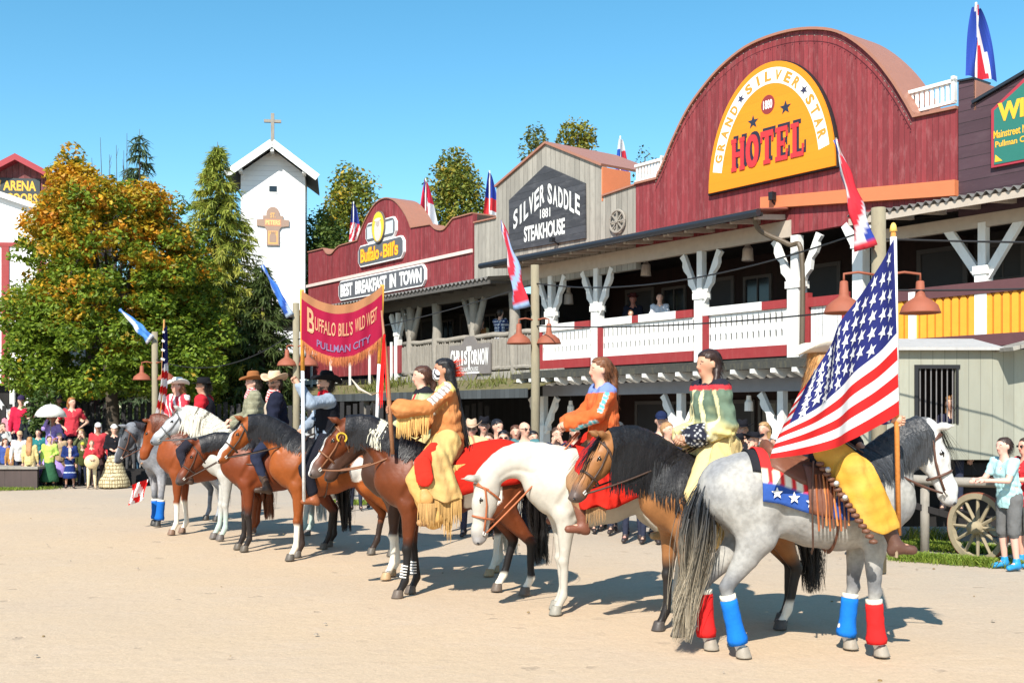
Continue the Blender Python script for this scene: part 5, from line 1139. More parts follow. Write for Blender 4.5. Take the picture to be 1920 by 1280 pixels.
for i in range(9): x = .0+i*.028; f_.tube([(x, -.30, 1.40), (x+.01*math.sin(i), -.335, 1.2), (x+.012, -.345, .98+.02*(i % 3))], .008, 4, [(.35, .10, .03), (.16, .06, .035), (.55, .20, .06)][i % 3])
f_.tube([(-.02, -.31, 1.5), (-.04, -.34, 1.2), (-.02, -.30, .85), (0, -.2, .80)], .016, 5, (.09, .045, .03), flat=.4)
f_.build('fringe', M_LEATH, sd1)
# 2 -- buckskin with black mane
h2_ = HD+R(3)
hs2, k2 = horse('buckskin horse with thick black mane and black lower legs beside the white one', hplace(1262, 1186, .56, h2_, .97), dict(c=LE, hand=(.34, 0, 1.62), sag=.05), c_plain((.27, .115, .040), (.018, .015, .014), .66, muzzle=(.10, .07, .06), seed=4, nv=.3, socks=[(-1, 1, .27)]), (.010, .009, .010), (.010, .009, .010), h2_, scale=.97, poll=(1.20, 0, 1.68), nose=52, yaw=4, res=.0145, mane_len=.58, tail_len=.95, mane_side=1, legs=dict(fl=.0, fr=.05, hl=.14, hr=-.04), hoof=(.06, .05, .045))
drape(hs2, 'hide_blanket', -.50, .30, 1.15, (.60, .42, .18), off=.02)
# 3 -- white with lowered head
h3_ = HD-R(4)
hs3, k3 = horse('white horse with its head lowered and a red blanket', hplace(1046, 1146, .56, h3_, 1.0), dict(c=(.38, .11, .04), hand=(.36, 0, 1.68), sag=.02), WH, None, (.66, .62, .50), h3_, poll=(1.30, 0, 1.24), nose=82, yaw=6, res=.0145, mane_len=.09, tail_len=.9, legs=dict(fl=.03, fr=-.03, hl=.1, hr=-.1), hoof=(.26, .24, .20), ctrl=(1.00, 0, 1.60))
drape(hs3, 'red_blanket', -.50, .40, lambda x: 1.98+.10*math.sin(x*5), (.48, .018, .010), off=.024, nx=18, nt_=28)
# 4 -- dark bay paint in front of the pair
h4_ = HD+R(-6)
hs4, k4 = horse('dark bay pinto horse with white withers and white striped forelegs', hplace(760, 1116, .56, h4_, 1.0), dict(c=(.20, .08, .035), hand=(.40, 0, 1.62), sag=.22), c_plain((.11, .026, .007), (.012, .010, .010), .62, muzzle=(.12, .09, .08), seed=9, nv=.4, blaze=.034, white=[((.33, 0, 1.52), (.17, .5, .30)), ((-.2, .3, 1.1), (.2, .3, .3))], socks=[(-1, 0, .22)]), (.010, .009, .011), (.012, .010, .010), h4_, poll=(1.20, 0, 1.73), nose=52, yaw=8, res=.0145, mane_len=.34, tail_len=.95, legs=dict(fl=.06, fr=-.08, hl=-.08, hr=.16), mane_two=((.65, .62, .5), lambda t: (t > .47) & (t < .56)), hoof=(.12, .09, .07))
mb = MB()
for key in ('fl', 'fr'):
    a, b = k4['cann'][key]
    for q in range(5): c = a+(b-a)*(.30+q*.085); mb.tube([c, c+(b-a)*.035], .041, 10, (.78, .76, .72))
mb.build('leg_paint', M_CLOTH, hs4)
tx = MB(); tx.tube([k4['h2']((.10+.045*math.cos(t), .102, -.06+.05*math.sin(t))) for t in np.linspace(0, 5, 12)], .010, 5, (.55, .36, .03)); tx.build('yellow_ring', M_LEATH, hs4)
drape(hs4, 'red_blanket', -.58, .18, 1.95, (.46, .018, .010), off=.022, nx=16)
# 4b -- paint behind it
h5_ = HD+R(-2)
hs5, k5 = horse('dark pinto horse with white stockings half hidden behind the striped-leg one', hplace(730, 1082, .56, h5_, 1.0), None, c_plain((.05, .022, .014), (.02, .018, .018), .3, seed=14, nv=.3, white=[((.25, 0, 1.45), (.22, .5, .25)), ((-.6, 0, 1.2), (.35, .6, .5))], socks=[(1, 0, .52), (-1, 0, .5)]), (.02, .018, .018), (.60, .56, .48), h5_, poll=(.98, 0, 1.62), nose=55, res=.02, legs=dict(fl=.03, fr=-.06, hl=.0, hr=-.12), hoof=(.40, .26, .14))
def ylw(x, t): return (.74, .56, .25) if int((x+3)*30) % 6 else (.55, .12, .08)
drape(hs5, 'hide_blanket', -.60, .30, 1.05, None, off=.03, colf=ylw, nx=30)
# 5 -- bay with white blaze and breast collar
h6_ = HD+R(4)
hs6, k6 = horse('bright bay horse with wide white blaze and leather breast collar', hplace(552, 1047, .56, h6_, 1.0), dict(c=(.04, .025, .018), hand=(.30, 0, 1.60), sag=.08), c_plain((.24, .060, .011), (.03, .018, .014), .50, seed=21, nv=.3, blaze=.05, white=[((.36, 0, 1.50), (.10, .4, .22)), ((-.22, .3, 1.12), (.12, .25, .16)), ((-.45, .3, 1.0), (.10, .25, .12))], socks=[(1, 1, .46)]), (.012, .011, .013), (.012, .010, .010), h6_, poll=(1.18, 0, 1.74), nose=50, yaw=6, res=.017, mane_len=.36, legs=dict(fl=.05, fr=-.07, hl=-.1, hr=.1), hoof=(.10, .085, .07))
saddle(hs6, (.05, .028, .02)); drape(hs6, 'saddle_blanket', -.34, .28, .9, (.05, .05, .055), off=.02)
br = MB()
for s_ in (-1, 1): br.tube([(.30, s_*.27, 1.18), (.48, s_*.24, 1.20), (.66, s_*.17, 1.22), (.80, 0, 1.20)], .020, 5, (.06, .032, .02), flat=.4); br.tube([(.66, s_*.16, 1.22), (.52, s_*.17, 1.42), (.42, s_*.12, 1.54)], .013, 5, (.06, .032, .02))
br.tube([(.79, 0, 1.18), (.70, 0, .98), (.5, 0, .82)], .014, 5, (.06, .032, .02)); br.build('breast_collar', M_LEATH, hs6, smooth=True)
# 6 -- bay with lowered head
h7_ = HD+R(0)
hs7, k7 = horse('plain bay horse with lowered head between the blaze-faced bay and a white horse', hplace(458, 1031, .56, h7_, .98), dict(c=(.06, .03, .02), hand=(.34, 0, 1.60), sag=.05), c_plain((.14, .030, .008), (.018, .013, .012), .62, muzzle=(.06, .04, .035), seed=27, nv=.3), (.009, .008, .010), (.010, .009, .010), h7_, scale=.98, poll=(1.18, 0, 1.46), nose=58, yaw=2, res=.018, mane_len=.26, legs=dict(fl=-.02, fr=.06, hl=.05, hr=-.05), ctrl=(.88, 0, 1.58))
br = MB()
for s_ in (-1, 1): br.tube([(.30, s_*.27, 1.18), (.48, s_*.24, 1.20), (.66, s_*.17, 1.22), (.80, 0, 1.20)], .020, 5, (.06, .032, .02), flat=.4)
br.build('breast_collar', M_LEATH, hs7, smooth=True)
# 7 -- white further back
h8_ = HD+R(2)
hs8, k8 = horse('white horse with grey muzzle and striped mane looking over the bay', hplace(418, 1010, .56, h8_, 1.03), dict(c=(.10, .10, .10), hand=(.34, 0, 1.65), sag=.12), c_plain((.45, .435, .40), (.40, .48, .43), .4, muzzle=(.17, .18, .20), face=(.50, .51, .53), seed=31, nv=.08), (.66, .62, .52), (.62, .60, .54), h8_, scale=1.03, poll=(1.14, 0, 1.82), nose=42, yaw=4, res=.018, mane_len=.44, legs=dict(fl=.02, fr=.10, hl=.06, hr=-.08), mane_two=((.16, .14, .10), lambda t: ((t > .55) & (t < .59)) | ((t > .72) & (t < .75))), hoof=(.12, .10, .09))
# 8 -- chestnut
h9_ = HD+R(-14)
hs9, k9 = horse('chestnut horse with pale stockings mostly hidden by the white horse', hplace(333, 1000, .56, h9_, 1.0), None, c_plain((.20, .045, .010), seed=37, nv=.3, socks=[(1, 0, .50)]), (.12, .03, .012), (.2, .06, .02), h9_, poll=(.96, 0, 1.72), nose=70, yaw=0, res=.019, mane_len=.3, legs=dict(fl=.03, fr=-.05), hoof=(.20, .12, .08))
# 9 -- dark grey at the far end
h10 = HD+R(38)
hs10, k10 = horse('dark dappled grey horse with blue leg bandage at the far left end', hplace(290, 985, .56, h10, 1.0), dict(c=(.12, .05, .03), hand=(.34, 0, 1.62), sag=.06), c_dark_grey, (.05, .05, .055), (.1, .1, .1), h10, poll=(1.06, 0, 1.62), nose=66, yaw=-18, res=.019, mane_len=.14, mat_=M_DAPPLE, legs=dict(fl=.02, fr=-.1), wraps=dict(fl=(.01, .11, .42), fr=(.01, .11, .42)), hoof=(.04, .035, .03), ctrl=(.80, 0, 1.60))
# ================================================================== RIDERS
TAN = (.50, .27, .17)
def on(h, kloc, lx, ly=0): return None
def rider(label, horse_rt, J, **kw):
    rt, K = person(label, tuple(horse_rt.location), horse_rt.rotation_euler[2], J, **kw); return rt, K
def to_world(rt, p):
    a = rt.rotation_euler[2]; s_ = rt.scale[0]; return Rz(a)@(np.array(p, float)*s_)+np.array(rt.location)
def to_local(rt, p): a = rt.rotation_euler[2]; return Rz(-a)@(np.array(p, float)-np.array(rt.location))/rt.scale[0]
def fringe(parent, pts, L, c, n=60, spread=.05, name='fringe', c2=None, w=.010, d=(0, 0, -1)):
    P = np.array(pts, float); t = np.linspace(0, len(P)-1.001, n); i = t.astype(int); f = (t-i)[:, None]; A = P[i]*(1-f)+P[i+1]*f
    D = np.tile(np.array(d, float), (n, 1))+RNG.normal(0, spread, (n, 3)); mb = MB(); mb.ribbons(A, D, L*RNG.uniform(.75, 1.1, n), w, 3, sag=.1, side=np.gradient(P, axis=0)[i], c=np.array(c)*RNG.uniform(.75, 1.2, n)[:, None], c2=c2)
    return mb.build(name, M_CLOTH, parent)
def scarf(parent, K, c, pat=None):
    nk = K['J']['nek']; T = Sdf(); T.cap(nk+np.array((-.01, 0, .0)), nk+np.array((.02, 0, .03)), .068, w=1.1, k=.02); T.chain([nk+np.array((.05, 0, .0)), nk+np.array((.085, 0, -.07)), nk+np.array((.095, 0, -.17))], [.05, .045, .012], w=1.5, k=.02)
    V, F, i = T.mesh(.012); col = np.tile(c, (len(V), 1)).astype(float)
    if pat is not None: m = (np.sin(V[:, 2]*190+V[:, 1]*60) > .35) | (np.sin(V[:, 1]*170) > .8); col[m] = pat
    V = V+unit_rows(V-nk)*(vnoise(V, 45, 2)[:, None]-.5)*.016; mkmesh('neckerchief', V, F, M_CLOTH, parent, col=col, smooth=True)
def vest(parent, K, c, off=.045, openf=True, g=1.0):
    J = K['J']; pel, che, nek = J['pel'], J['che'], J['nek']; T = Sdf(); T.cap(pel-(0, 0, .02), pel+(che-pel)*.5, .115*g+off, .105*g+off, w=1.32, k=.04); T.cap(pel+(che-pel)*.5, che+(0, 0, .03), .105*g+off, .112*g+off, w=1.34, k=.04); T.cap(che, nek-(0, 0, .07), .10+off*.7, .06+off*.3, w=1.5, k=.04)
    V, F, i = T.mesh(.016); keep = ~((V[:, 0]-np.interp(V[:, 2], [pel[2], che[2]], [pel[0], che[0]]) > .06) & (abs(V[:, 1]) < .035+.10*np.clip((V[:, 2]-che[2]+.05)/.2, 0, 1))) if openf else np.ones(len(V), bool)
    mkmesh('waistcoat', V, F[keep[F].all(1)], M_CLOTH, parent, col=np.tile(c, (len(V), 1)), smooth=True)
# --- flag rider on the grey
polw = AT(1685, 1003, 7.93); polt = AT(1675, 436, 7.98); _hp = polw+(polt-polw)*((1003-788)/567.)
_h = to_local(hs1, _hp)+np.array((-.15, -.02, 0)); _w = _h+np.array((-.02, .05, .01))
J = sit_horse(dx=-.01, z=1.56, knee=(.30, .33, 1.27), ankle=(.45, .39, .88), elr=(_w[0]-.27, -.20, 1.86), wrr=tuple(_w), holdr=(0, 0, 1), ell=(.22, .26, 1.80), wrl=(.32, .06, 1.62), toer=(.56, -.41, .845))
J['toel'] = J['anl']+np.array((.15, .02, -.03))
def starsleeve(V, c, J):
    m = (np.linalg.norm(V-J['wrr'], axis=1) < .26); c[m] = (.03, .035, .20); st_ = m & (np.sin(V[:, 0]*85)*np.sin(V[:, 2]*85) > .62); c[st_] = (.7, .7, .7); return c
r1, q1 = rider('rider in white hat and wide yellow chaps holding the large striped flag', hs1, J, top=dict(c=(.02, .02, .03), f=starsleeve), legs=dict(c=(.56, .27, .03), off=.020, kn=.0, cuff=.0, len=.45, f=lambda V, c, J: mixc(c, (.70, .40, .08), vnoise(V, 9, 3)-.3)), boots=(.10, .045, .03), skin=(.55, .30, .2), hair='long', hairc=(.40, .20, .07), hat=dict(c=(.78, .74, .62), brim=.20, crown=.12, curl=.06), res=.014, head_yaw=.2)
rt = r1; mb = MB(); panel(r1, [(-.02, .24, 1.58), (.14, .37, 1.40), (.24, .42, 1.20), (.31, .44, 1.02)], [.12, .15, .14, .14], .99, (.52, .26, .035), 'wide_chaps', w=.36, f=lambda V, c: mixc(c, (.60, .36, .08), vnoise(V, 11, 3)-.25))
for i in range(16): t = i/15; p = np.array((.02, -.34, 1.48))*(1-t)+np.array((.36, -.50, .92))*t; mb.lathe([(0, -.02), (.03, -.012), (.034, 0), (.03, .012), (0, .02)], 8, (.14, .06, .035), at=p)
for i in range(3): p = np.array((.06+.05*i, -.38-.04*i, 1.44-.10*i)); mb.lathe([(0, -.012), (.022, 0), (0, .012)], 10, (.55, .53, .5), at=p+(0, -.02, 0), M=Rx(R(90)))
mb.build('chap_fringe', M_LEATH, rt, smooth=True)
for s_ in (-1, 1):
    stq = MB()
    a = np.array((.56, s_*.38, .80)); stq.tube([(.16, s_*.345, 1.25), (.30, s_*.36, 1.05), a+(0, 0, .14)], .018, 5, (.12, .05, .03), flat=.4)
    stq.tube([a+(0, s_*-.05, 0), a+(0, s_*-.05, .08), a+(0, 0, .14), a+(0, s_*.05, .08), a+(0, s_*.05, 0), a+(0, s_*-.05, 0)], .012, 6, (.30, .22, .14))
    stq.build('stirrup', M_LEATH, sd1)
# --- green tunic rider
def green_tunic(V, c, J):
    n = vnoise(V, 6, 7); c = mixc((.12, .17, .12), (.66, .56, .24), (J['pel'][2]+.26-V[:, 2])*6+(n-.5)*1.5); c = mixc(c, (.66, .60, .34), ((np.sin(V[:, 1]*38+V[:, 2]*6) > .72) & (V[:, 2] < J['nek'][2]-.06))*1.0)
    c = mixc(c, (.62, .04, .05), (np.abs(V[:, 2]-J['nek'][2]+.055) < .02)*1.0); c = mixc(c, (.02, .02, .03), (V[:, 2] > J['nek'][2]-.035)*1.0)
    d = np.linalg.norm(V-J['wrl'], axis=1); c = mixc(c, (.02, .022, .035), (.17-d)*40); m = (d < .18) & (np.sin(V[:, 0]*140)*np.sin(V[:, 2]*140) > .6); c[m] = (.6, .6, .6); return c
J = sit_horse(dx=.04, z=1.56, knee=(.34, .33, 1.20), ankle=(.22, .37, .80), ell=(.04, .28, 1.74), wrl=(.30, .14, 1.66), elr=(.04, -.28, 1.74), wrr=(.30, -.05, 1.66), holdl=(1, 0, .3), holdr=(1, 0, .3))
r2, q2 = rider('young woman rider with long dark hair in green and yellow painted tunic', hs2, J, top=dict(c=(.2, .3, .2), f=green_tunic, so=.022, cuff=.05, hem=.22, flare=.05, off=.018), legs=dict(c=(.68, .52, .24), off=.03, cuff=.03), boots=(.26, .17, .08), hair='braid', hairc=(.030, .014, .010), res=.0135, skin=(.50, .27, .17), head_pitch=.03)
for s_ in (-1, 1): fringe(r2, [q2['J']['sh'+('l' if s_ > 0 else 'r')], q2['J']['el'+('l' if s_ > 0 else 'r')]+(0, s_*.05, 0)], .22, (.68, .58, .30), 50)
for s_ in (-1, 1): fringe(r2, [(-.10, s_*.22, 1.45), (.16, s_*.31, 1.36), (.30, s_*.36, 1.1), (.22, s_*.40, .9)], .24, (.66, .52, .26), 60, w=.016)
panel(r2, [(.02, .22, 1.56), (.14, .34, 1.34), (.10, .40, 1.06), (.08, .41, .95)], [.14, .15, .15, .15], .93, (.54, .41, .19), 'hide_leggings', fr=(.16, (.60, .45, .20)))
# --- orange girl
def orange_top(V, c, J):
    c = mixc(c, (.60, .15, .05), vnoise(V, 8, 2)-.2)
    for s_, a in ((1, 'l'), (-1, 'r')):
        A, B = J['sh'+a], J['el'+a]; W_ = J['wr'+a]
        for P0, P1 in ((A+(0, 0, .03), B), (B, W_)):
            d = P1-P0; t = np.clip(((V-P0)@d)/(d@d), 0, 1); q = V-(P0+t[:, None]*d); m = (np.linalg.norm(q-(0, 0, 0), axis=1) > .02) & (np.abs(q[:, 0]-.0) < .022) & (np.sign(q[:, 1]) == s_) & (t > 0) & (t < 1); c[m] = (.12, .50, .58); m2 = m & (np.sin(t*40) > .75); c[m2] = (.7, .7, .65)
    c = mixc(c, (.16, .22, .50), (V[:, 2] > J['nek'][2]-.07)*1.0); return mixc(c, (.70, .50, .26), (J['pel'][2]+.02-V[:, 2])*30)
J = sit_horse(dx=-.02, z=1.57, knee=(.38, .31, 1.26), ankle=(.30, .36, .84), ell=(.12, .26, 1.86), wrl=(.34, .10, 1.78), elr=(.12, -.26, 1.86), wrr=(.34, -.05, 1.78), holdl=(1, 0, .2), holdr=(1, 0, .2))
r3, q3 = rider('girl rider with brown ponytail in orange tunic with turquoise shoulder stripe', hs3, J, top=dict(c=(.56, .11, .03), f=orange_top, so=.020, cuff=.035, hem=.10, off=.018, flare=.02), legs=dict(c=(.30, .17, .09), off=.02, len=.6), boots=dict(c=(.17, .06, .035), h=.7), hair='pony', hairc=(.16, .065, .03), res=.0135, skin=(.60, .34, .24), scale=.99)
panel(r3, [(.04, .20, 1.58), (.20, .33, 1.36), (.16, .38, 1.16), (.14, .385, 1.08)], [.13, .16, .19, .20], 1.02, (.50, .020, .012), 'red_wrap')
for s_ in (-1, 1): fringe(r3, [(.22, s_*.42, 1.04), (.40, s_*.42, 1.0)], .14, (.30, .18, .09), 24)
# --- masked man in fringed orange coat
def coat_c(V, c, J):
    c = mixc(c, (.52, .22, .08), vnoise(V, 7, 2)-.1); c = mixc(c, (.60, .50, .16), (V[:, 2] > J['nek'][2]-.07)*1.0)
    for a in 'lr':
        A, B, s_ = J['sh'+a], J['el'+a], (1 if a == 'l' else -1)
        d = B-A; t = ((V-A)@d)/(d@d); q = V-(A+np.clip(t, 0, 1)[:, None]*d); m = (t > -.2) & (t < .95) & (np.abs(q[:, 0]) < .030) & (q[:, 1]*s_ > .01); c[m] = (.72, .70, .66); m2 = m & (np.sin(t*34) > .3); c[m2] = (.25, .20, .18)
        m = (np.abs(V[:, 1]-s_*.10) < .03) & (V[:, 0] > J['che'][0]) & (V[:, 2] > J['che'][2]-.12); c[m] = (.70, .68, .62); m2 = m & (np.sin(V[:, 1]*400) > .2); c[m2] = (.30, .25, .12)
    return c
J = sit_horse(dx=.0, z=1.58, knee=(.36, .34, 1.20), ankle=(.16, .38, .80), ell=(.22, .30, 1.92), wrl=(.52, .24, 1.90), elr=(.12, -.28, 1.80), wrr=(.34, -.06, 1.70), holdl=(0, 0, 1))
r4, q4 = rider('masked man rider in long fringed orange buckskin coat with red feather roach', hs4, J, top=dict(c=(.42, .14, .04), f=coat_c, so=.022, cuff=.045, hem=.22, flare=.04, off=.018), legs=dict(c=(.60, .34, .11), off=.03, cuff=.04), boots=(.36, .19, .08), hair='long', hairc=(.012, .010, .010), res=.0135, skin=(.42, .20, .12), mask=True, girth=1.08)
J4 = q4['J']
for nm, pts, L, c in (('sleeve', [J4['ell'], J4['wrl']], .26, (.62, .36, .12)), ('sleeve', [J4['shl']+(0, .05, 0), J4['ell']], .12, (.58, .30, .09)), ('hem', [(-.16, .22, 1.36), (.10, .30, 1.34), (.26, .34, 1.28)], .20, (.62, .44, .14)), ('hem', [(.30, .38, 1.06), (.20, .41, .92), (.14, .42, .84)], .22, (.50, .30, .11)), ('chest', [J4['shl']+(.06, -.02, -.1), J4['shr']+(.06, .02, -.1)], .14, (.60, .36, .12))): fringe(r4, pts, L, c, 70, w=.012)
panel(r4, [(.02, .24, 1.56), (.16, .36, 1.34), (.10, .41, 1.12), (.06, .42, 1.02)], [.14, .16, .17, .17], 1.0, (.46, .28, .11), 'buckskin_leggings', fr=(.24, (.42, .25, .09)), f=lambda V, c: mixc(c, (.54, .40, .15), vnoise(V, 9, 2)-.2))
mb = MB(); A = np.array([q4['hp']((-.10-.02*t, 0, .10-.16*t)) for t in np.linspace(0, 1, 90)]); D = np.tile(q4['HR']@np.array((-.9, 0, .35)), (90, 1))+RNG.normal(0, .22, (90, 3)); mb.ribbons(A, D, RNG.uniform(.06, .12, 90), .012, 3, c=(.80, .07, .02)); mb.build('feather_roach', M_CLOTH, r4)
mb = MB(); A = np.array([J4['nek']+np.array((-.13, s_*.04+x, -.04)) for s_, x in zip(RNG.choice([-1, 1], 120), RNG.normal(0, .04, 120))]); mb.ribbons(A, np.tile((-.16, .02, -1.), (120, 1))+RNG.normal(0, .05, (120, 3)), RNG.uniform(.5, .78, 120), .014, 5, c=(.014, .011, .010)); mb.build('hair_fall', M_HAIR, r4)
T = Sdf(); T.cap((.40, .47, 1.08), (.38, .48, 1.02), .05, .07, w=.35, k=.03); V, F, i = T.mesh(.015); mkmesh('belt_pouch', V, F, M_LEATH, r4, col=np.tile((.52, .26, .08), (len(V), 1)), smooth=True); fringe(r4, [(.46, .50, .98), (.30, .50, .98)], .2, (.44, .26, .10), 40)
T = Sdf(); T.chain([(.30, .34, 1.52), (.42, .46, 1.36), (.40, .49, 1.22)], [.06, .09, .09], w=.28, k=.03); V, F, i = T.mesh(.015); mkmesh('red_breechcloth', V, F, M_CLOTH, r4, col=np.tile((.54, .028, .016), (len(V), 1)), smooth=True)
# --- companion behind
J = sit_horse(dx=.02, z=1.56, ell=(.10, .24, 1.78), wrl=(.36, .08, 1.72))
def comp(V, c, J): c = mixc(c, (.60, .54, .26), vnoise(V, 7, 5)-.1); m = (V[:, 0] > J['che'][0]+.05) & (np.abs(V[:, 1]) < .07) & (V[:, 2] > J['che'][2]-.06); c[m] = (.62, .03, .04); return mixc(c, (.015, .015, .02), (V[:, 2] > J['nek'][2]-.055)*1.0)
r5, q5 = rider('rider with tied back brown hair in pale green shirt with red chest panel', hs5, J, top=dict(c=(.30, .40, .24), f=comp, so=.03), legs=dict(c=(.6, .45, .2)), hair='pony', hairc=(.07, .03, .018), skin=(.62, .36, .26), head_pitch=.0)
fringe(r5, [q5['J']['ell'], q5['J']['wrl']], .2, (.66, .54, .26), 40)
# --- black hat standard bearer
J = sit_horse(dx=.0, z=1.52, knee=(.34, .33, 1.16), ankle=(.22, .36, .78), ell=(.28, .38, 1.98), wrl=(.42, .30, 2.22), holdl=(0, 0, 1), elr=(.10, -.26, 1.80), wrr=(.34, -.05, 1.64))
r6, q6 = rider('rider in black hat and grey shirt raising his arm beside the banner pole', hs6, J, top=dict(c=(.24, .29, .36), so=.028), legs=dict(c=(.012, .012, .018), off=.03, len=.72), boots=dict(c=(.26, .075, .025), h=.75), hair='short', hairc=(.03, .02, .015), hat=dict(c=(.010, .010, .012), brim=.19, crown=.13, curl=.05), res=.015, beard=(.06, .035, .025), head_yaw=.25, head_pitch=-.12)
vest(r6, q6, (.010, .010, .014)); scarf(r6, q6, (.42, .01, .02))
# --- navy jacket, pale hat
J = sit_horse(dx=-.02, z=1.56, ell=(.06, .26, 1.76), wrl=(.32, .08, 1.66))
def navy(V, c, J): m = (V[:, 0] > J['che'][0]+.07) & (np.abs(V[:, 1]) < .09) & (V[:, 2] > J['che'][2]-.16); c[m] = (.52, .42, .32); return c
r7, q7 = rider('rider in pale cowboy hat and navy jacket with red neckerchief looking at the camera', hs7, J, top=dict(c=(.012, .014, .028), f=navy, so=.03), legs=dict(c=(.02, .025, .05), len=.72), hair='short', hairc=(.05, .03, .02), hat=dict(c=(.62, .44, .29), brim=.185, crown=.12, curl=.055), beard=(.16, .08, .05), head_yaw=.9, head_pitch=.05, glasses=True)
scarf(r7, q7, (.60, .02, .03), (.7, .6, .55))
# --- brown hat
J = sit_horse(dx=-.02, z=1.60, ell=(.06, .26, 1.78), wrl=(.32, .08, 1.68))
r8, q8 = rider('rider in rust brown hat and plaid tan jacket with red checked neckerchief', hs8, J, top=dict(c=(.26, .25, .17), so=.034, f=lambda V, c, J: np.where((np.sin(V[:, 2]*95) > .55)[:, None] | (np.sin(V[:, 1]*95+V[:, 0]*40) > .7)[:, None], c*.78, c)), legs=dict(c=(.05, .05, .06), len=.72), hair='short', hairc=(.10, .07, .05), hat=dict(c=(.26, .10, .035), brim=.19, crown=.13, curl=.04), head_yaw=.25, skin=(.62, .36, .27), girth=1.1)
scarf(r8, q8, (.55, .02, .03), (.62, .5, .5))
# --- red jackets
J = sit_horse(dx=.0, z=1.56, ell=(.06, .26, 1.76), wrl=(.30, .08, 1.66))
r9, q9 = rider('rider in black flat hat and plain red jacket', hs9, J, top=dict(c=(.48, .02, .03), so=.028), legs=dict(c=(.02, .02, .03), len=.72), hair='short', hairc=(.02, .015, .01), hat=dict(c=(.010, .010, .012), brim=.16, crown=.13, kind='flat', curl=.0), skin=(.40, .22, .15), head_yaw=.3)
vest(r9, q9, (.02, .02, .025))
J = sit_horse(dx=-.05, z=1.60, elr=(.10, -.26, 1.82), wrr=(.26, -.26, 1.62), holdr=(0, 0, 1), ell=(.10, .26, 1.78), wrl=(.32, .16, 1.66), holdl=(0, 0, 1))
r10, q10 = rider('smiling woman rider in white cowboy hat and red blouse with a flag', hs10, J, top=dict(c=(.60, .04, .06), f=lambda V, c, J: np.where((np.sin(V[:, 1]*50+V[:, 2]*30) > .6)[:, None], (.7, .68, .66), c)), legs=dict(c=(.02, .02, .05)), hair='long', hairc=(.20, .08, .03), hat=dict(c=(.78, .76, .70), brim=.18, crown=.11, curl=.05), head_yaw=-.2, skin=(.60, .34, .25))
# ================================================================== FLAGS AND BANNER
def cloth_grid(name, parent, fn, nu, nv, colf, mat_=None):
    V = []; C_ = []
    for i in range(nu+1):
        for j in range(nv+1): V.append(fn(i/nu, j/nv))
    V = np.array(V); F = []; ucols = []
    # colours per face: split vertices so stripes stay crisp
    VV = []; CC = []; FF = []
    for i in range(nu):
        for j in range(nv):
            c = colf((i+.5)/nu, (j+.5)/nv); b = len(VV); VV += [V[i*(nv+1)+j], V[(i+1)*(nv+1)+j], V[(i+1)*(nv+1)+j+1], V[i*(nv+1)+j+1]]; CC += [c]*4; FF.append((b, b+1, b+2, b+3))
    return mkmesh(name, VV, FF, mat_ or M_FLAG, parent, col=np.array(CC))
M_FLAG = mat('flag_cloth', attr=True, rough=.8, var=.03, bump=.02, trans=.30, spec=.2)
RD, WHT, BL = (.62, .022, .022), (.80, .80, .80), (.022, .028, .16)
def us_col(u, v):   # u along the fly from the pole, v from top
    if u < .93 and v < 7/13: return BL
    return RD if int(v*13) % 2 == 0 else WHT
def us_stars(fn, parent, n=((6, 5), (5, 4)), off=.006, r=.036, W_=1.0):
    mb = MB()
    for k, (cols, rows) in enumerate(n):
        for i in range(cols):
            for j in range(rows):
                u = .93*((i+.5+(.5 if k else 0))/6); v = 7/13*((j+.5+(.5 if k else 0))/5); a_ = np.array(fn(u, v)); lu = np.linalg.norm(np.array(fn(u+.02, v))-a_)/.02; lv = np.linalg.norm(np.array(fn(u, v+.02))-a_)/.02
                for sg in (-1, 1):
                    P = [];
                    for x, y in star_pts(0, 0, r):
                        uu, vv = u+x/lu, v-y/lv; a = np.array(fn(uu, vv)); e1 = np.array(fn(uu+.01, vv))-a; e2 = np.array(fn(uu, vv+.01))-a; P.append(a+unit(np.cross(e1, e2))*off*sg)
                    mb.add(P, [tuple(range(10))], WHT)
    return mb.build('stars', M_FLAG, parent)
# big flag held by the first rider: pole from boot to (1675, 432)
fr_ = thing('held_flag', 'large stars and stripes flag on wooden pole held on the grey horse', 'flag', tuple(polw)); base = polw
mb = MB(); mb.tube([(0, 0, 0), (polt-base)*.5, polt-base], .019, 10, (.60, .22, .05)); mb.lathe([(0, 0), (.03, .01), (.022, .05), (.012, .07), (0, .075)], 10, (.75, .5, .12), at=polt-base); mb.build('pole', M_LEATH, fr_, smooth=True)
mb = MB(); mb.tube([(polt-base)*.43, (polt-base)*.985], .024, 10, (.78, .78, .76)); mb.build('sleeve', M_CLOTH, fr_, smooth=True)
A0 = polt-base; A1 = (polt-base)*.40
_PA, _PB = AT(1676, 448, 7.95)-base, AT(1686, 776, 7.91)-base
def flagfn(u, v):
    """hoist along the pole; the fly droops down to the lower left"""
    h = _PA*(1-v)+_PB*v; E0 = AT(1496, 738, 7.62)-base; E1 = AT(1450, 858, 7.58)-base   # outer ends of top / bottom edge
    # lower fly corner at bottom-left; upper edge falls steeply from the pole top
    e = E0*(1-v)+E1*v; p = h*(1-u)+e*u; p = p+np.array((0, 0, 1))*(-.10*math.sin(math.pi*u)*(.3+v)*.6)
    s_ = math.sin(u*9.5+v*2.2)*.055*min(u*4, 1)+math.sin(u*21-v*4)*.018*min(u*4, 1); return p+np.array((.2*s_, -1.0*s_, .12*s_))
cl = cloth_grid('flag_cloth', fr_, flagfn, 60, 52, us_col)
# (stripes run from hoist to fly)
us_stars(flagfn, cl, r=.052)
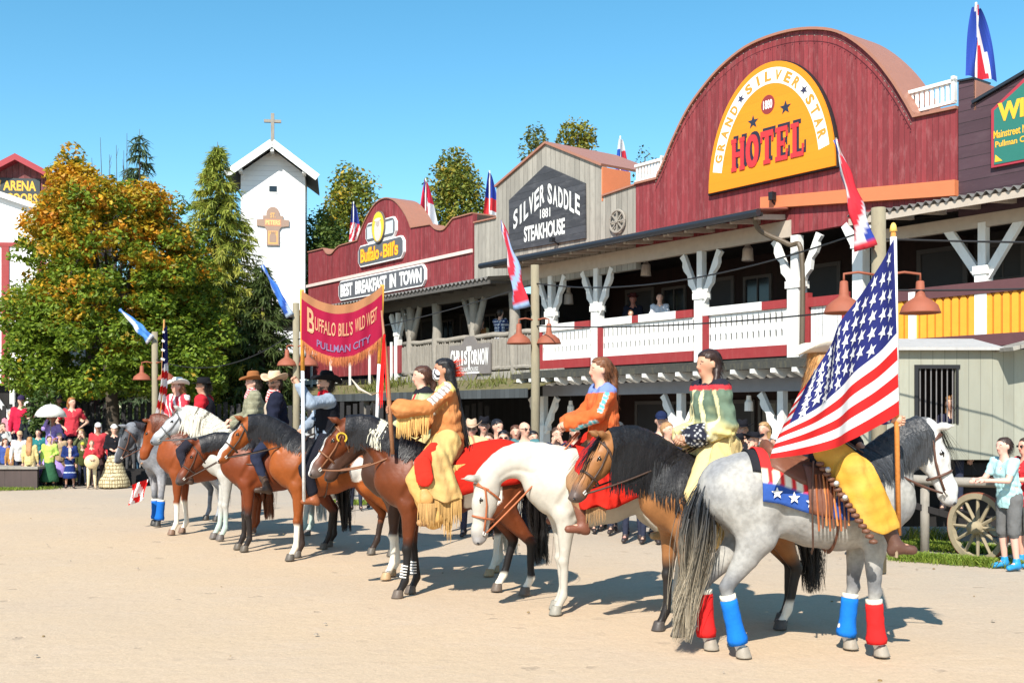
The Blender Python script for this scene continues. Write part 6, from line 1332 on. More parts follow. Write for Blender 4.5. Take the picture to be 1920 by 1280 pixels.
# small flag of the woman at the far left
a = to_world(r10, (.22, -.26, .60)); p0 = AT(299, 800, G(290, 985)[1]-.1); p1 = AT(308, 610, G(290, 985)[1]-.1)
f2 = thing('rider_flag', 'narrow furled stars and stripes flag of the far left rider', 'flag', tuple(p0-(0, 0, .35))); o0 = np.array(f2.location)
MB().tube([(0, 0, 0), p1-o0+(0, 0, .10)], .016, 8, (.50, .25, .08)).build('pole', M_LEATH, f2)
def fn2(u, v): q = (p1-o0)*(1-v)+(p0-o0)*v; return q+np.array((-.02-.17*u*(.25+.75*v)+.05*math.sin(v*3), .07*math.sin(u*14+v*3), -.16*u))+np.array((.05, 0, 0))
cl2 = cloth_grid('flag_cloth', f2, fn2, 14, 39, lambda u, v: BL if v < .36 else (RD if int((v+u*.12)*13) % 2 == 0 else WHT)); mb = MB()
for k in range(7): q = np.array(fn2(.3+.4*(k % 2), .04+.045*k)); mb.add([q+np.array((x, -.03, y)) for x, y in star_pts(0, 0, .03)], [tuple(range(10))], WHT)
mb.build('stars', M_FLAG, cl2)
p = AT(262, 900, G(290, 985)[1]-.3); f3 = thing('hanging_flag', 'small red and white flag hanging low beside the far grey horse', 'flag', tuple(p))
sc_ = G(290, 985)[1]/FPX
def fn3(u, v): return ((-14+28*u-6*v)*sc_, .05*math.sin(u*8+v*4), (-8-38*v+10*u)*sc_)
cloth_grid('flag_cloth', f3, fn3, 14, 14, lambda u, v: (.66, .02, .02) if (u-v*.5+.1) % .62 < .36 and not (.3 < u < .5 and .3 < v < .7) else (.8, .78, .78)); MB().tube([(.0, .05, 30*sc_), (35*sc_, .3, 60*sc_)], .012, 6, (.4, .2, .1)).build('pole', M_LEATH, f3)
# banner between two poles
YB = 13.2
bl = AT(570, 940, 13.3); bn = thing('banner', 'crimson cloth banner with gold fringe strung between two white and orange poles', 'banner', tuple(bl)); o0 = bl; pts = [(AT(566, 543, YB), bl), (AT(717, 534, YB-.1), AT(705, 830, YB-.1))]
for (t, b_) in pts:
    m_ = t+(b_-t)*(.50 if t is pts[1][0] else .38); pl = MB(); pl.tube([t-o0, m_-o0], .026, 8, (.72, .32, .05)); pl.tube([m_-o0, b_-o0], .022, 8, (.75, .75, .75)); 
    pl.build('pole', M_LEATH, bn, smooth=True)
TL, TR_ = pts[0][0]-o0, pts[1][0]-o0
def bfn(u, v):
    x = TL*(1-u)+TR_*u; sag = .21*(1-(2*u-1)**2); h = .61+.02*u
    bot = .22*(1-(2*u-1)**2); z = -sag-v*(h+bot*.15)*(1-.0)+.0; y = .05*math.sin(u*26+v*2)*.35+.07*math.sin(u*3.1)*v; return x+np.array((0, -.02-y, z-.01))
def bcol(u, v):
    if v < .17: return (.42, .19, .09)
    return (.34, .008, .045)
bc = cloth_grid('banner_cloth', bn, bfn, 70, 36, bcol); lt = MB()
def btext(word, u0, u1, v0, v1, col, bold=.03):
    V, F = text_geo(word, 1, bold, 1, 1.0, 'LEFT'); lo, hi = V.min(0), V.max(0); P = []
    for x, y, _ in V: P.append(np.array(bfn(u0+(u1-u0)*(x-lo[0])/(hi[0]-lo[0]), v1+(v0-v1)*(y-lo[1])/(hi[1]-lo[1])))+(0, -.012, 0))
    lt.add(P, F, col)
btext('B', .075, .16, .24, .72, (.50, .25, .13), .02); btext('UFFALO', .17, .43, .34, .60, (.50, .22, .12), .012); btext("BILL'S", .47, .64, .34, .60, (.50, .22, .12), .012); btext('WILD WEST', .67, .94, .32, .58, (.50, .22, .12), .012)
btext('PULLMAN CITY', .20, .86, .76, .90, (.16, .10, .20), .015); lt.build('lettering', M_PAINT, bc)
A = [np.array(bfn(u, .985)) for u in np.linspace(.01, .99, 50)]; fringe(bn, A, .11, (.40, .13, .05), 420, .10, w=.008)
# feathered staff of the masked man
w0 = to_world(r4, q4['J']['wrl']+np.array((.08, .0, 0))); f4 = thing('feathered_staff', 'bare wooden staff bound with red ribbon held by the masked rider', 'staff', tuple(w0)); mb = MB()
mb.tube([(0.03, 0, -.45), (0, 0, 0), (-.03, 0, .45), (-.08, 0, .98)], [.020, .024, .020, .009], 8, (.30, .14, .07)); mb.build('shaft', M_LEATH, f4, smooth=True)
mb = MB(); mb.ribbons(np.array([(-.05, -.02, .62+.01*i) for i in range(14)]), np.tile((-.03, 0, -1.), (14, 1))+RNG.normal(0, .03, (14, 3)), .62, .022, 5, c=(.70, .02, .02)); mb.build('ribbon', M_CLOTH, f4)
mb = MB(); mb.tube([(-.38, 0, .30), (-.30, 0, .20), (-.18, 0, .14)], [.004, .016, .005], 6, (.5, .45, .38)); mb.tube([(-.18, 0, .14), (-.02, 0, .2)], .005, 4, (.3, .2, .1)); mb.build('feather', M_CLOTH, f4)
# ================================================================== TREES
def leaf_quads(P, size, col, nb=None, rng=RNG):
    """P (n,3) leaf centres -> quads with random tilt, biased upwards"""
    n = len(P); N = rng.normal(0, 1, (n, 3)); N[:, 2] = abs(N[:, 2])+.5
    if nb is not None: N += nb
    N /= np.linalg.norm(N, axis=1, keepdims=True); A = np.cross(N, rng.normal(0, 1, (n, 3))); A /= np.linalg.norm(A, axis=1, keepdims=True); B = np.cross(N, A)
    s = (size*rng.uniform(.6, 1.3, n))[:, None]; bend = N*s*.22
    V = np.stack([P-A*s, P-B*s*.62-bend, P+A*s, P+B*s*.62-bend], 1).reshape(-1, 3); F = np.arange(n*4).reshape(-1, 4)
    return V, F, np.repeat(col, 4, axis=0)
def clump_tree(label, X, Y, prof, colf, nclump=150, nleaf=170, leaf=.085, clump=(.35, .6), trunkr=.16, group=None, cat='tree', name='tree', depth=1.0, flat=.5, seed=1, mat_=None, limbs=12, gaps=0):
    """prof: list of (z, xmin, xmax) outline relative to X"""
    rg = np.random.default_rng(seed); rt = thing(name, label, cat, (X, Y, 0), 0, group); pr = np.array(prof); z0, z1 = pr[:, 0].min(), pr[:, 0].max(); o = np.argsort(pr[:, 0]); pr = pr[o]
    C = []
    while len(C) < nclump:
        z = rg.uniform(z0, z1); a, b = np.interp(z, pr[:, 0], pr[:, 1]), np.interp(z, pr[:, 0], pr[:, 2]); w = (b-a)/2
        if rg.random() > (w+.15)/((pr[:, 2]-pr[:, 1]).max()/2): continue
        th = rg.uniform(0, 2*math.pi); r = math.sqrt(rg.uniform(.25, 1.0)); C.append(((a+b)/2+w*r*math.cos(th)*.93, w*depth*r*math.sin(th), z))
    C = np.array(C); P = []; out = []
    for c in C:
        rr = rg.uniform(*clump); n = int(nleaf*(rr/clump[1])**2); d = rg.normal(0, 1, (n, 3)); d /= np.linalg.norm(d, axis=1, keepdims=True); d *= (rg.uniform(.35, 1, n)**.5)[:, None]; p = c+d*np.array((rr, rr, rr*flat)); p[:, 2] -= .35*rr*(d[:, 0]**2+d[:, 1]**2); P.append(p); out.append(d*.7)
    P = np.concatenate(P); nb = np.concatenate(out); col = colf(P, rg)
    V, F, Cc = leaf_quads(P, leaf, col, nb, rg); mkmesh('crown', V, F, mat_ or M_LEAF, rt, col=Cc)
    mb = MB(); H = z1*.93; xc = (prof[len(prof)//2][1]+prof[len(prof)//2][2])/2; xt = (pr[-1, 1]+pr[-1, 2])/2
    mb.tube([(xc*.6*(i/8)*(1-i/8)*2+xt*(i/8)**2, .04*math.sin(i), H*i/8) for i in range(9)], [trunkr*(1-.11*i) for i in range(9)], 9)
    for k in range(limbs):
        z = z0+(H-z0)*rg.uniform(0, .8); c = C[rg.integers(len(C))]; mb.tube([(xc*.3, 0, z), (c[0]*.5, c[1]*.5, z+.25*(c[2]-z)+.3), c], [trunkr*.4, trunkr*.22, .02], 6)
    mb.build('trunk', M_BARK, rt, smooth=True); return rt
def pxprof(Y, cx, rows): s = Y/FPX; return [(EYE-(y-HY)*s, (a-cx)*s, (b-cx)*s) for y, a, b in rows]
def maple_col(P, rg):
    n = vnoise(P, 1.6, 3)+rg.normal(0, .10, len(P)); h = np.clip((P[:, 2]-2.0)/7, 0, 1); n = .5*n+.5*(vnoise(P, 3.6, 12)+rg.normal(0, .06, len(P))); t = np.clip((h-.57)*2.4+(n-.5)*4.6-np.clip(P[:, 0]-1.0, 0, 3)*.22+.05, 0, 1); g = mixc((.07, .13, .012), (.24, .33, .03), rg.random(len(P))); o = mixc((.62, .35, .02), (.60, .19, .012), vnoise(P, 2.7, 9)*1.6-.3)
    o = mixc(o, (.36, .36, .03), rg.random(len(P))*.5); return mixc(g, o, t)*rg.uniform(.75, 1.2, len(P))[:, None]
clump_tree('large round maple turning orange at the top and green below', (215-CX)/FPX*31, 31.0, pxprof(31, 215, [(284, 128, 136), (315, 115, 145), (345, 100, 240), (365, 88, 330), (410, 55, 365), (480, 30, 395), (560, 10, 415), (640, -5, 428), (690, -10, 430), (725, 40, 415)]), maple_col, 420, 330, .076, (.30, .66), .22, name='maple_tree', seed=5, depth=.8, flat=.72)
def green(a, b, y=None, ty=.2):
    def f(P, rg): c = mixc(a, b, rg.random(len(P))*.8+.4*(vnoise(P, 1.5, 5)-.5)); return c if y is None else mixc(c, y, (vnoise(P, 2.2, 8)+rg.normal(0, .15, len(P))-1+ty)*3)
    return f
def conifer(label, px, Y, top, base, wpx, colr, name='fir_tree', seed=1, nbr=34, dens=26, droop=.35, sz=1.0, group=None, bare=0, z0=1.2):
    rg = np.random.default_rng(seed); s = Y/FPX; H = EYE-(top-HY)*s; Wd = wpx*s/2; rt = thing(name, label, 'tree', ((px-CX)*s, Y, 0), 0, group); mb = MB(); mb.tube([(0, 0, H*i/6) for i in range(7)], [.16*(1-i/6.3) for i in range(7)], 7)
    A = []; D = []; L = []; tw = []
    for k in range(nbr):
        f = (k/nbr)**.9; z = z0+(H-.1-z0)*f
        for q in range(7):
            th = rg.uniform(0, 6.28); l = Wd*min(1, 1.25*(1-f)**.8)*rg.uniform(.7, 1.1)+.05; tip = np.array((l*math.cos(th), l*math.sin(th), -l*droop+.15*l)); mb.tube([(0, 0, z), np.array((0, 0, z))+tip], [.022, .006], 4)
            m = int(dens*(.3+l)); t = rg.uniform(.12, 1, m); base_ = np.array((0, 0, z))+t[:, None]*tip; dr = rg.normal(0, .5, (m, 3)); dr[:, 2] -= .35; dr += np.array((math.cos(th), math.sin(th), 0))*.8; A.append(base_); D.append(dr)
    A = np.concatenate(A); D = np.concatenate(D); D /= np.linalg.norm(D, axis=1, keepdims=True); n = len(A)
    cr = MB(); cr.ribbons(A, D, rg.uniform(.16, .40, n)*(.5+.5*Wd/2)*sz, rg.uniform(.04, .08, n)*sz, 2, sag=.25, c=colr(A, rg), rng=rg); cr.build('crown', M_LEAF, rt); mb.build('trunk', M_BARK, rt, smooth=True)
    return rt
conifer('tall yellow green conifer between the maple and the church tower', 408, 36, 266, 800, 290, green((.15, .20, .03), (.42, .46, .08), (.48, .46, .09), .5), seed=3, nbr=70, dens=56, sz=.72)
conifer('dark bluish spruce tip rising behind the maple', 262, 42, 242, 800, 210, green((.06, .10, .05), (.13, .18, .09)), name='spruce_tree', seed=4, nbr=44, dens=18)
conifer('dark green conifer leaning over the foot of the white tower', 492, 35, 490, 800, 170, green((.05, .08, .02), (.12, .16, .05)), seed=6, nbr=40, dens=40)
BG = 'trees beyond the buildings'
clump_tree('slender birch with yellowing leaves rising right of the church tower', (648-CX)/FPX*50, 50, pxprof(50, 648, [(318, 640, 675), (350, 625, 700), (420, 600, 695), (520, 580, 700), (650, 570, 700)]), green((.10, .14, .02), (.30, .32, .05), (.55, .38, .04), .34), 260, 90, .11, (.4, .8), .16, BG, name='birch_tree', seed=8, flat=.9)
clump_tree('dense green tree directly behind the saloon roof beside the tower', (600-CX)/FPX*48, 48, pxprof(48, 600, [(400, 590, 600), (420, 580, 640), (500, 560, 670), (650, 560, 680)]), green((.05, .09, .02), (.16, .22, .04)), 140, 90, .10, (.4, .8), .16, BG, name='leafy_tree', seed=9, flat=.9)
clump_tree('round topped birch behind the saloon between the roof flags', (855-CX)/FPX*44, 44, pxprof(44, 855, [(292, 845, 860), (320, 822, 885), (370, 815, 905), (440, 812, 930), (560, 815, 930)]), green((.09, .13, .02), (.28, .30, .05), (.45, .32, .04), .3), 280, 100, .085, (.35, .7), .15, BG, name='birch_tree', seed=10, flat=.9)
clump_tree('small treetop left of the steakhouse gable peak', (1004-CX)/FPX*40, 40, pxprof(40, 1004, [(245, 998, 1008), (262, 985, 1030), (300, 978, 1040), (400, 980, 1040)]), green((.10, .12, .03), (.24, .24, .06)), 60, 50, .08, (.3, .5), .1, BG, name='birch_tree', seed=11, flat=.9)
clump_tree('yellow green treetop above the steakhouse roof slope', (1080-CX)/FPX*40, 40, pxprof(40, 1080, [(230, 1072, 1088), (250, 1055, 1105), (280, 1050, 1108), (400, 1055, 1105)]), green((.12, .14, .02), (.34, .33, .05), (.45, .34, .03), .3), 80, 60, .08, (.3, .5), .1, BG, name='birch_tree', seed=12, flat=.9)
clump_tree('thin twiggy tree beside the blue roof flag', (1205-CX)/FPX*36, 36, pxprof(36, 1205, [(283, 1202, 1210), (310, 1195, 1220), (400, 1190, 1225)]), green((.07, .08, .02), (.12, .12, .03)), 22, 26, .06, (.25, .4), .08, BG, name='birch_tree', seed=13, flat=.9)
clump_tree('dark bush at the foot of the maple behind the crowd', (85-CX)/FPX*28.6, 28.6, pxprof(28.6, 85, [(735, 70, 95), (760, 60, 110), (860, 60, 112)]), green((.05, .09, .02), (.10, .15, .03)), 26, 110, .07, (.25, .4), .05, name='shrub', cat='shrub', seed=14, flat=.8)
for i, (px, Y, wd, tp, sd_) in enumerate(((330, 47, 260, 500, 20), (500, 56, 240, 480, 21), (150, 50, 300, 520, 22), (700, 60, 260, 520, 23), (-60, 56, 260, 520, 24))):
    clump_tree(['dark wood edge tree behind the tall conifer', 'dark wood edge tree hidden behind the tower foot', 'dark wood edge tree far behind the maple', 'dark wood edge tree behind the saloon sign', 'dark wood edge tree behind the barn'][i], (px-CX)/FPX*Y, Y, pxprof(Y, px, [(tp, px-wd*.12, px+wd*.12), (tp+60, px-wd*.4, px+wd*.4), (770, px-wd*.5, px+wd*.5)]), green((.02, .045, .015), (.07, .11, .03)), 150, 80, .16, (.6, 1.1), .2, BG, name='forest_tree', seed=sd_, flat=.9, limbs=4)
# ================================================================== STREET POLES with twin lamps and furled flags
def street_pole(px, Y, top, label, shades=((-1, .55), (1, .55)), zl=None, lamp_py=None, r=.085):
    s = Y/FPX; x = (px-CX)*s; zt = EYE-(top-HY)*s; rt = thing('street_pole', label, 'street lamp', (x, Y, 0), 0, 'timber street poles with twin rusty lamps'); MB().tube([(0, 0, 0), (.01, 0, zt*.5), (0, 0, zt)], [r, r*.97, r*.92], 12).build('pole', M_POLE, rt, smooth=True)
    z = EYE-(lamp_py-HY)*s
    for sg, d in shades:
        a = MB(); a.tube([(0, -.05, z+.42), (sg*d*.6, -.05, z+.46), (sg*d, -.05, z+.44), (sg*d, -.05, z+.34)], .016, 6); ar = a.build('lamp_arm', M_RUST, rt, smooth=True)
        l = MB(); l.lathe([(.03, .36), (.045, .35), (.055, .20), (.065, .17), (.13, .13), (.20, .07), (.225, .0), (.235, -.02), (.215, -.015), (.12, .09), (0, .12)], 22, at=(sg*d, -.05, z)); l.build('lamp_shade', M_RUST, rt, smooth=True)
    return rt, x, zt
def furled(label, a, b, w0, w1, cols, seed=1, n=26, twist=5, group=None):
    """limp furled flag hanging diagonally from its staff tip a to the bunch b (world points)"""
    a, b = np.array(a, float), np.array(b, float); rt = thing('furled_flag', label, 'flag', tuple(a), 0, group); d = b-a; L = np.linalg.norm(d); t_ = d/L; sd_ = unit(np.cross(t_, (0, 1, 0))); up = np.array((0, 1., 0)); rg = np.random.default_rng(seed)
    MB().tube([(0, 0, .02), d*.55, d], .012, 6).build('staff', M_GREYT, rt)
    V = []; Cc = []; F = []; m = 20
    for i in range(n+1):
        f = i/n; w = w0+(w1-w0)*f**1.2+.012*math.sin(f*17+seed)
        for k in range(m):
            th = 2*math.pi*k/m; rr = w*(1+.38*math.sin(3*th+f*twist)+.2*math.sin(5*th-f*7)); V.append(d*f+sd_*rr*math.cos(th)*(1-.25*f)+up*rr*.6*math.sin(th)+np.array((0, 0, -.02*f)))
            Cc.append(cols[int((k/m*3+f*twist*.55+.35*math.sin(f*9))*1.4) % len(cols)] if f < .93 else cols[-1])
    F = [(i*m+k, i*m+(k+1) % m, (i+1)*m+(k+1) % m, (i+1)*m+k) for i in range(n) for k in range(m)]+[tuple(range(m-1, -1, -1)), tuple(n*m+k for k in range(m))]
    mkmesh('flag_cloth', V, F, M_FLAG, rt, col=np.array(Cc), smooth=True); return rt
UKC = [(.62, .03, .05), (.75, .75, .78), (.03, .06, .35), (.75, .74, .76), (.6, .04, .06)]; BLC = [(.04, .14, .52), (.06, .20, .60), (.03, .09, .40), (.45, .55, .68)]
street_pole(1647, 12.5, 390, 'nearest timber street pole with lamps behind the large held flag', ((-1, .42), (1, .47)), lamp_py=585, r=.09)
street_pole(1003, 20, 497, 'timber street pole with lamps in front of the steakhouse balcony', ((-1, .30), (1, .26)), lamp_py=643)
street_pole(555, 25, 568, 'timber street pole with lamps just left of the crimson banner', ((-1, .20), (1, .3)), lamp_py=684)
street_pole(290, 28, 622, 'far timber street pole with lamps beside the maple', ((-1, .32), (1, .32)), lamp_py=711)
FG = 'furled flags tied to the street poles'
furled('furled red white and blue flag tied to the nearest street pole', AT(1567, 262, 12.4), AT(1626, 462, 12.4), .02, .13, UKC, 3, group=FG)
furled('furled red and blue flag hanging over the middle pole', AT(940, 412, 19.9), AT(982, 575, 19.9), .02, .17, [(.60, .03, .05), (.62, .04, .06), (.04, .08, .42), (.72, .72, .76), (.60, .04, .07), (.35, .50, .75)], 5, group=FG)
furled('furled blue flag on the pole beside the banner', AT(491, 497, 24.9), AT(545, 590, 24.9), .02, .12, BLC, 7, group=FG)
furled('furled pale blue flag on the far pole by the maple', AT(224, 580, 27.9), AT(284, 634, 27.9), .03, .16, [(.06, .22, .62), (.10, .30, .70), (.05, .18, .55), (.10, .28, .66), (.7, .7, .75)], 9, group=FG)
# ------------------------------------------------------------------ flags on the roofs
def roof_flag(label, px, top, bot, Y, wpx, colf, seed=1, lean=0):
    a = AT(px, bot, Y); b = AT(px+lean, top, Y); rt = thing('roof_flag', label, 'flag', tuple(a), 0, 'flags on the rooftops'); MB().tube([(0, 0, 0), b-a], .022, 6).build('staff', M_WHITE, rt); s = Y/FPX; H = (b-a)
    def fn(u, v):
        p = H*(.97-.92*v); out = wpx*s*(.15+.85*v**.8); return p+np.array((out*(u-.35)*(1-.3*math.sin(u*3))*(1 if wpx > 0 else 1), .10*math.sin(u*9+v*3+seed), -.25*abs(u)*s*wpx*.5))
    cloth_grid('flag_cloth', rt, fn, 16, 26, colf); return rt
roof_flag('union flag on the roof beside the purple house', 1830, 5, 152, 19.5, 66, lambda u, v: (.60, .03, .05) if abs(u-.45-.15*v) < .13 else ((.75, .75, .78) if abs(u-.45-.15*v) < .24 else (.03, .07, .38)), 1)
roof_flag('blue flag with red and white top beside the steakhouse gable', 1163, 255, 358, 30, 36, lambda u, v: (.78, .78, .8) if v < .25 else ((.6, .04, .06) if u > .6 and v < .6 else (.03, .10, .48)), 2)
roof_flag('red white and blue flag on the saloon roof right of its arch', 798, 335, 430, 34, 40, lambda u, v: (.62, .03, .07) if (u < .55 or v < .45) and not abs(u-v*1.2) < .10 else ((.75, .75, .78) if u > .5 else (.05, .10, .45)), 3)
roof_flag('blue and red flag with a white star at the joint of saloon and steakhouse', 918, 320, 415, 33, 36, lambda u, v: (.03, .06, .38) if v < .55 else ((.62, .04, .05) if v < .8 or u < .4 else (.75, .75, .75)), 4)
roof_flag('small stars and stripes on the saloon roof left of its arch', 663, 378, 456, 38, 28, lambda u, v: (.05, .07, .32) if v < .5 else ((.62, .04, .06) if int(u*5+v*6) % 2 else (.75, .74, .74)), 5)
# ------------------------------------------------------------------ overhead cables
def cable(label, a, b, sag, r=.012):
    a, b = np.array(a), np.array(b); rt = MB(); rt.tube([(a*(1-t)+b*t)-np.array((0, 0, sag*4*t*(1-t))) for t in np.linspace(0, 1, 24)], r, 5); o = rt.build('overhead_cable', M_BLACK); tag(o, label, 'cable', 'overhead cables between the poles'); return o
p1, p2, p3, p4 = [((px-CX)/FPX*Y, Y) for px, Y in ((1647, 12.5), (1003, 20), (555, 25), (290, 28))]
cable('upper cable from the nearest pole to the middle pole', (p1[0], p1[1], 4.05), (p2[0], p2[1], 4.3), .32)
cable('lower cable from the nearest pole to the middle pole', (p1[0], p1[1], 3.1), (p2[0], p2[1], 3.5), .10)
cable('cable from the middle pole to the pole beside the banner', (p2[0], p2[1], 4.3), (p3[0], p3[1], 3.6), .15)
cable('cable from the banner side pole to the far pole by the maple', (p3[0], p3[1], 3.8), (p4[0], p4[1], 3.3), .5)
cable('upper cable from the nearest pole out past the purple house', (p1[0], p1[1], 3.9), (9.2, 11.5, 3.75), .05); cable('lower cable from the nearest pole out past the purple house', (p1[0], p1[1], 3.3), (9.2, 11.5, 3.45), .08)
# ================================================================== RIGHT SIDE: jail wagon, rail, boys, grass
def jail_wagon():
    C = AT(1861, 800, 14.3); rt = thing('jail_wagon', 'grey green boarded jail wagon with barred window and spoked wooden wheels', 'wagon', (C[0], C[1], 0), 0); zt, zb = 2.72, 1.24
    gm = mat('wagon_boards', (.29, .29, .235), .85, 'boards', w=.16, gap=.05, var=.14, wear=(.24, .22, .16), wearamt=.45, gapdark=.6)
    fp = [(-2.0, 0), (0, 0), (1.0, .22), (1.0, 1.7), (-2.0, 1.7)]; w0, w1, h0, h1 = -1.0, -.49, 1.72, 2.46
    b = MB(); b.box(-2.0, w0, 0, .05, zb, zt); b.box(w1, 0, 0, .05, zb, zt); b.box(w0, w1, .001, .05, zb, h0); b.box(w0, w1, .001, .05, h1, zt)
    b.add([(0, 0, zb), (1.0, .22, zb), (1.0, .22, zt), (0, 0, zt), (0, .05, zb), (1.0, .27, zb), (1.0, .27, zt), (0, .05, zt)], [(0, 1, 2, 3), (7, 6, 5, 4), (0, 4, 5, 1), (3, 2, 6, 7), (1, 5, 6, 2)])
    b.box(-2.0, -1.96, .05, 1.7, zb, zt); b.box(-2.0, 1.0, 1.65, 1.7, zb, zt); b.box(-1.96, 1.0, .3, 1.65, zb-.02, zb+.04); b.build('wall', gm, rt)
    MB().box(-1.9, .8, .7, .75, zb, zt-.05).build('inner_wall', pm('wagon_dark', (.02, .012, .01), .9), rt)
    f = MB(); f.box(w0-.05, w1+.05, -.02, .0, h1, h1+.05); f.box(w0-.05, w0, -.02, 0, h0, h1); f.box(w1, w1+.03, -.02, 0, h0, h1); fr = f.build('window', M_BLACK, rt)
    for i in range(7): MB().tube([(w0+(w1-w0)*(i+.5)/7, .02, h0), (w0+(w1-w0)*(i+.5)/7, .02, h1)], .009, 6).build('bar', pm('bar_iron', (.16, .15, .15), .5), fr)
    r = MB(); r.prism([(-.12, zt-.02), (.85, zt+.16), (.85, zt+.20), (-.12, zt+.02)], -2.1, .1, 'yz'); r.prism([(.85, zt+.16), (1.8, zt-.02), (1.8, zt+.02), (.85, zt+.20)], -2.1, .1, 'yz'); r.build('roof', pm('tar_roof', (.40, .39, .38), .7, var=.15, wear=(.25, .24, .22), wearamt=.4), rt)
    r = MB(); r.bar((.05, -.16, zt-.02), (1.15, .0, zt+.25), .5, .05); r.build('roof_edge', M_GREYW, rt); MB().box(1.0, 1.1, .15, .3, zb, zt).build('door_post', M_PURPT, rt)
    def wheel(x, y, r, ang):
        o = bpy.data.objects.new('wheel', None); COL.objects.link(o); o.parent = rt; o.location = (x, y, r); o.rotation_euler = (0, 0, ang)
        wd = pm('wheel_wood', (.29, .24, .155), .85, var=.25, wear=(.2, .17, .12), wearamt=.4)
        m = MB(); m.lathe([(r-.07, -.035), (r, -.035), (r, .035), (r-.07, .035), (r-.07, -.035)], 40, M=Rx(R(90)), cap=False); m.build('rim', wd, o, smooth=False)
        m = MB(); m.lathe([(r, -.03), (r+.01, -.03), (r+.01, .03), (r, .03)], 40, M=Rx(R(90)), cap=False); m.build('tyre', M_RUST, o)
        m = MB()
        for k in range(12): a = k*math.pi/6; m.tube([(.06*math.cos(a), 0, .06*math.sin(a)), ((r-.05)*math.cos(a), 0, (r-.05)*math.sin(a))], [.026, .018], 6)
        m.build('spokes', wd, o); m = MB(); m.lathe([(0, -.22), (.035, -.22), (.04, -.14), (.075, -.13), (.09, 0), (.075, .12), (0, .13)], 16, M=Rx(R(90))); m.build('hub', wd, o, smooth=True)
    wheel(-.60, -.92, .43, R(-62)); wheel(-1.75, -.2, .47, R(40)); wheel(.9, 1.9, .47, R(40))
    m = MB(); m.bar((-1.9, .3, 1.1), (.9, .3, 1.1), .12, .16); m.bar((-1.9, 1.4, 1.1), (.9, 1.4, 1.1), .12, .16); m.bar((-.45, -.8, .49), (-.2, 1.6, .52), .09, .09); m.box(-1.9, .9, .9, .95, .25, 1.1); m.bar((-1.8, -.2, .5), (-1.8, 1.6, .5), .1, .1); m.box(-1.7, -1.0, .2, 1.4, .5, 1.05); m.bar((-.7, -.5, .52), (-1.5, -.2, .75), .06, .08)  # beams and axles, plus dark boards added as the shade below the wagon
    m.build('undercarriage_and_shade', M_DARKW, rt)
jail_wagon()
rl = thing('rail_fence', 'long weathered log rail between the arena and the crowd', 'fence', (0, 0, 0)); A, B = np.array((6.9, 12.3, 1.0)), np.array((-4.2, 23.6, 1.0))
for seg in ((0., .315), (.325, .66), (.67, 1.0)):
    MB().tube([A*(1-t)+B*t+(0, 0, .015*math.sin(t*40)) for t in np.linspace(seg[0], seg[1], 9)], .062, 9).build('rail', M_GREYT, rl, smooth=True)
for t in np.linspace(.02, .98, 9)[1:]: p = A*(1-t)+B*t; MB().tube([(p[0]+.05, p[1]+.06, 0), (p[0]+.05, p[1]+.06, 1.05)], .06, 8).build('post', M_GREYT, rl, smooth=True)
def grass(label_kind, pts, n, h, seed=1):
    rg = np.random.default_rng(seed); P = np.array(pts); k = rg.integers(0, len(P), n); A = P[k][:, :2]+rg.normal(0, 1, (n, 2))*P[k][:, 2:3]*np.array((1, .55)); A = np.c_[A, np.zeros(n)]; D = rg.normal(0, .35, (n, 3)); D[:, 2] = 1; mb = MB()
    c = mixc((.10, .17, .02), (.26, .32, .05), rg.random(n)); mb.ribbons(A, D, rg.uniform(.4, 1.1, n)*h, .014, 3, sag=.35, c=c, c2=c*1.25, rng=rg); o = mb.build('grass', M_LEAF); tag(o, kind='stuff')
def lin(a, b, n, r): return [(a[0]*(1-t)+b[0]*t, a[1]*(1-t)+b[1]*t, r) for t in np.linspace(0, 1, n)]
grass('', lin(G(1700, 1048), G(1890, 1062), 24, .13)+lin(G(1700, 1025), G(1880, 1035), 24, .16), 12000, .15, 2); grass('', lin(G(1700, 1015), G(1775, 1012), 8, .12), 260, .34, 3)
grass('', lin(G(635, 942), G(700, 945), 8, .22), 1600, .12, 4); grass('', lin(G(0, 918), G(70, 916), 8, .3), 1500, .12, 5)
# ------------------------------------------------------------------ left stage, fence, boardwalk
sx = AT(70, 900, 26.2); st_ = thing('low_stage', 'low dark plank stage wall at the left edge', 'stage', (sx[0], 26.2, 0)); MB().box(-4, 0, 0, .1, 0, .50).build('front_board', mat('stage_boards', (.085, .06, .055), .8, 'boards', w=.4, gap=.02, var=.3, axis='X'), st_); MB().box(-4, .03, -.05, 1.0, .50, .56).build('top_board', M_GREYT, st_)
bw = thing('boardwalk', 'raised plank boardwalk under the back row of spectators', 'boardwalk', (-11.2, 28.6, 0)); MB().box(-3.2, 2.6, -.7, .7, 0, .36).build('deck', M_DARKW, bw)
fn_ = thing('dark_fence', 'tall black picket fence in the shade under the maple', 'fence', (-10, 31, 0), R(-4)); m = MB()
for i in range(76): m.box(-5+i*.19, -5+i*.19+.12, 0, .03, 0, 2.1+.05*(i % 3))
m.build('pickets', pm('tarred_wood', (.018, .017, .018), .9), fn_); m = MB(); m.box(-5, 9.4, .03, .08, .4, .5); m.box(-5, 9.4, .03, .08, 1.6, 1.7); m.build('rails', pm('tarred_wood', (.018, .017, .018), .9), fn_)
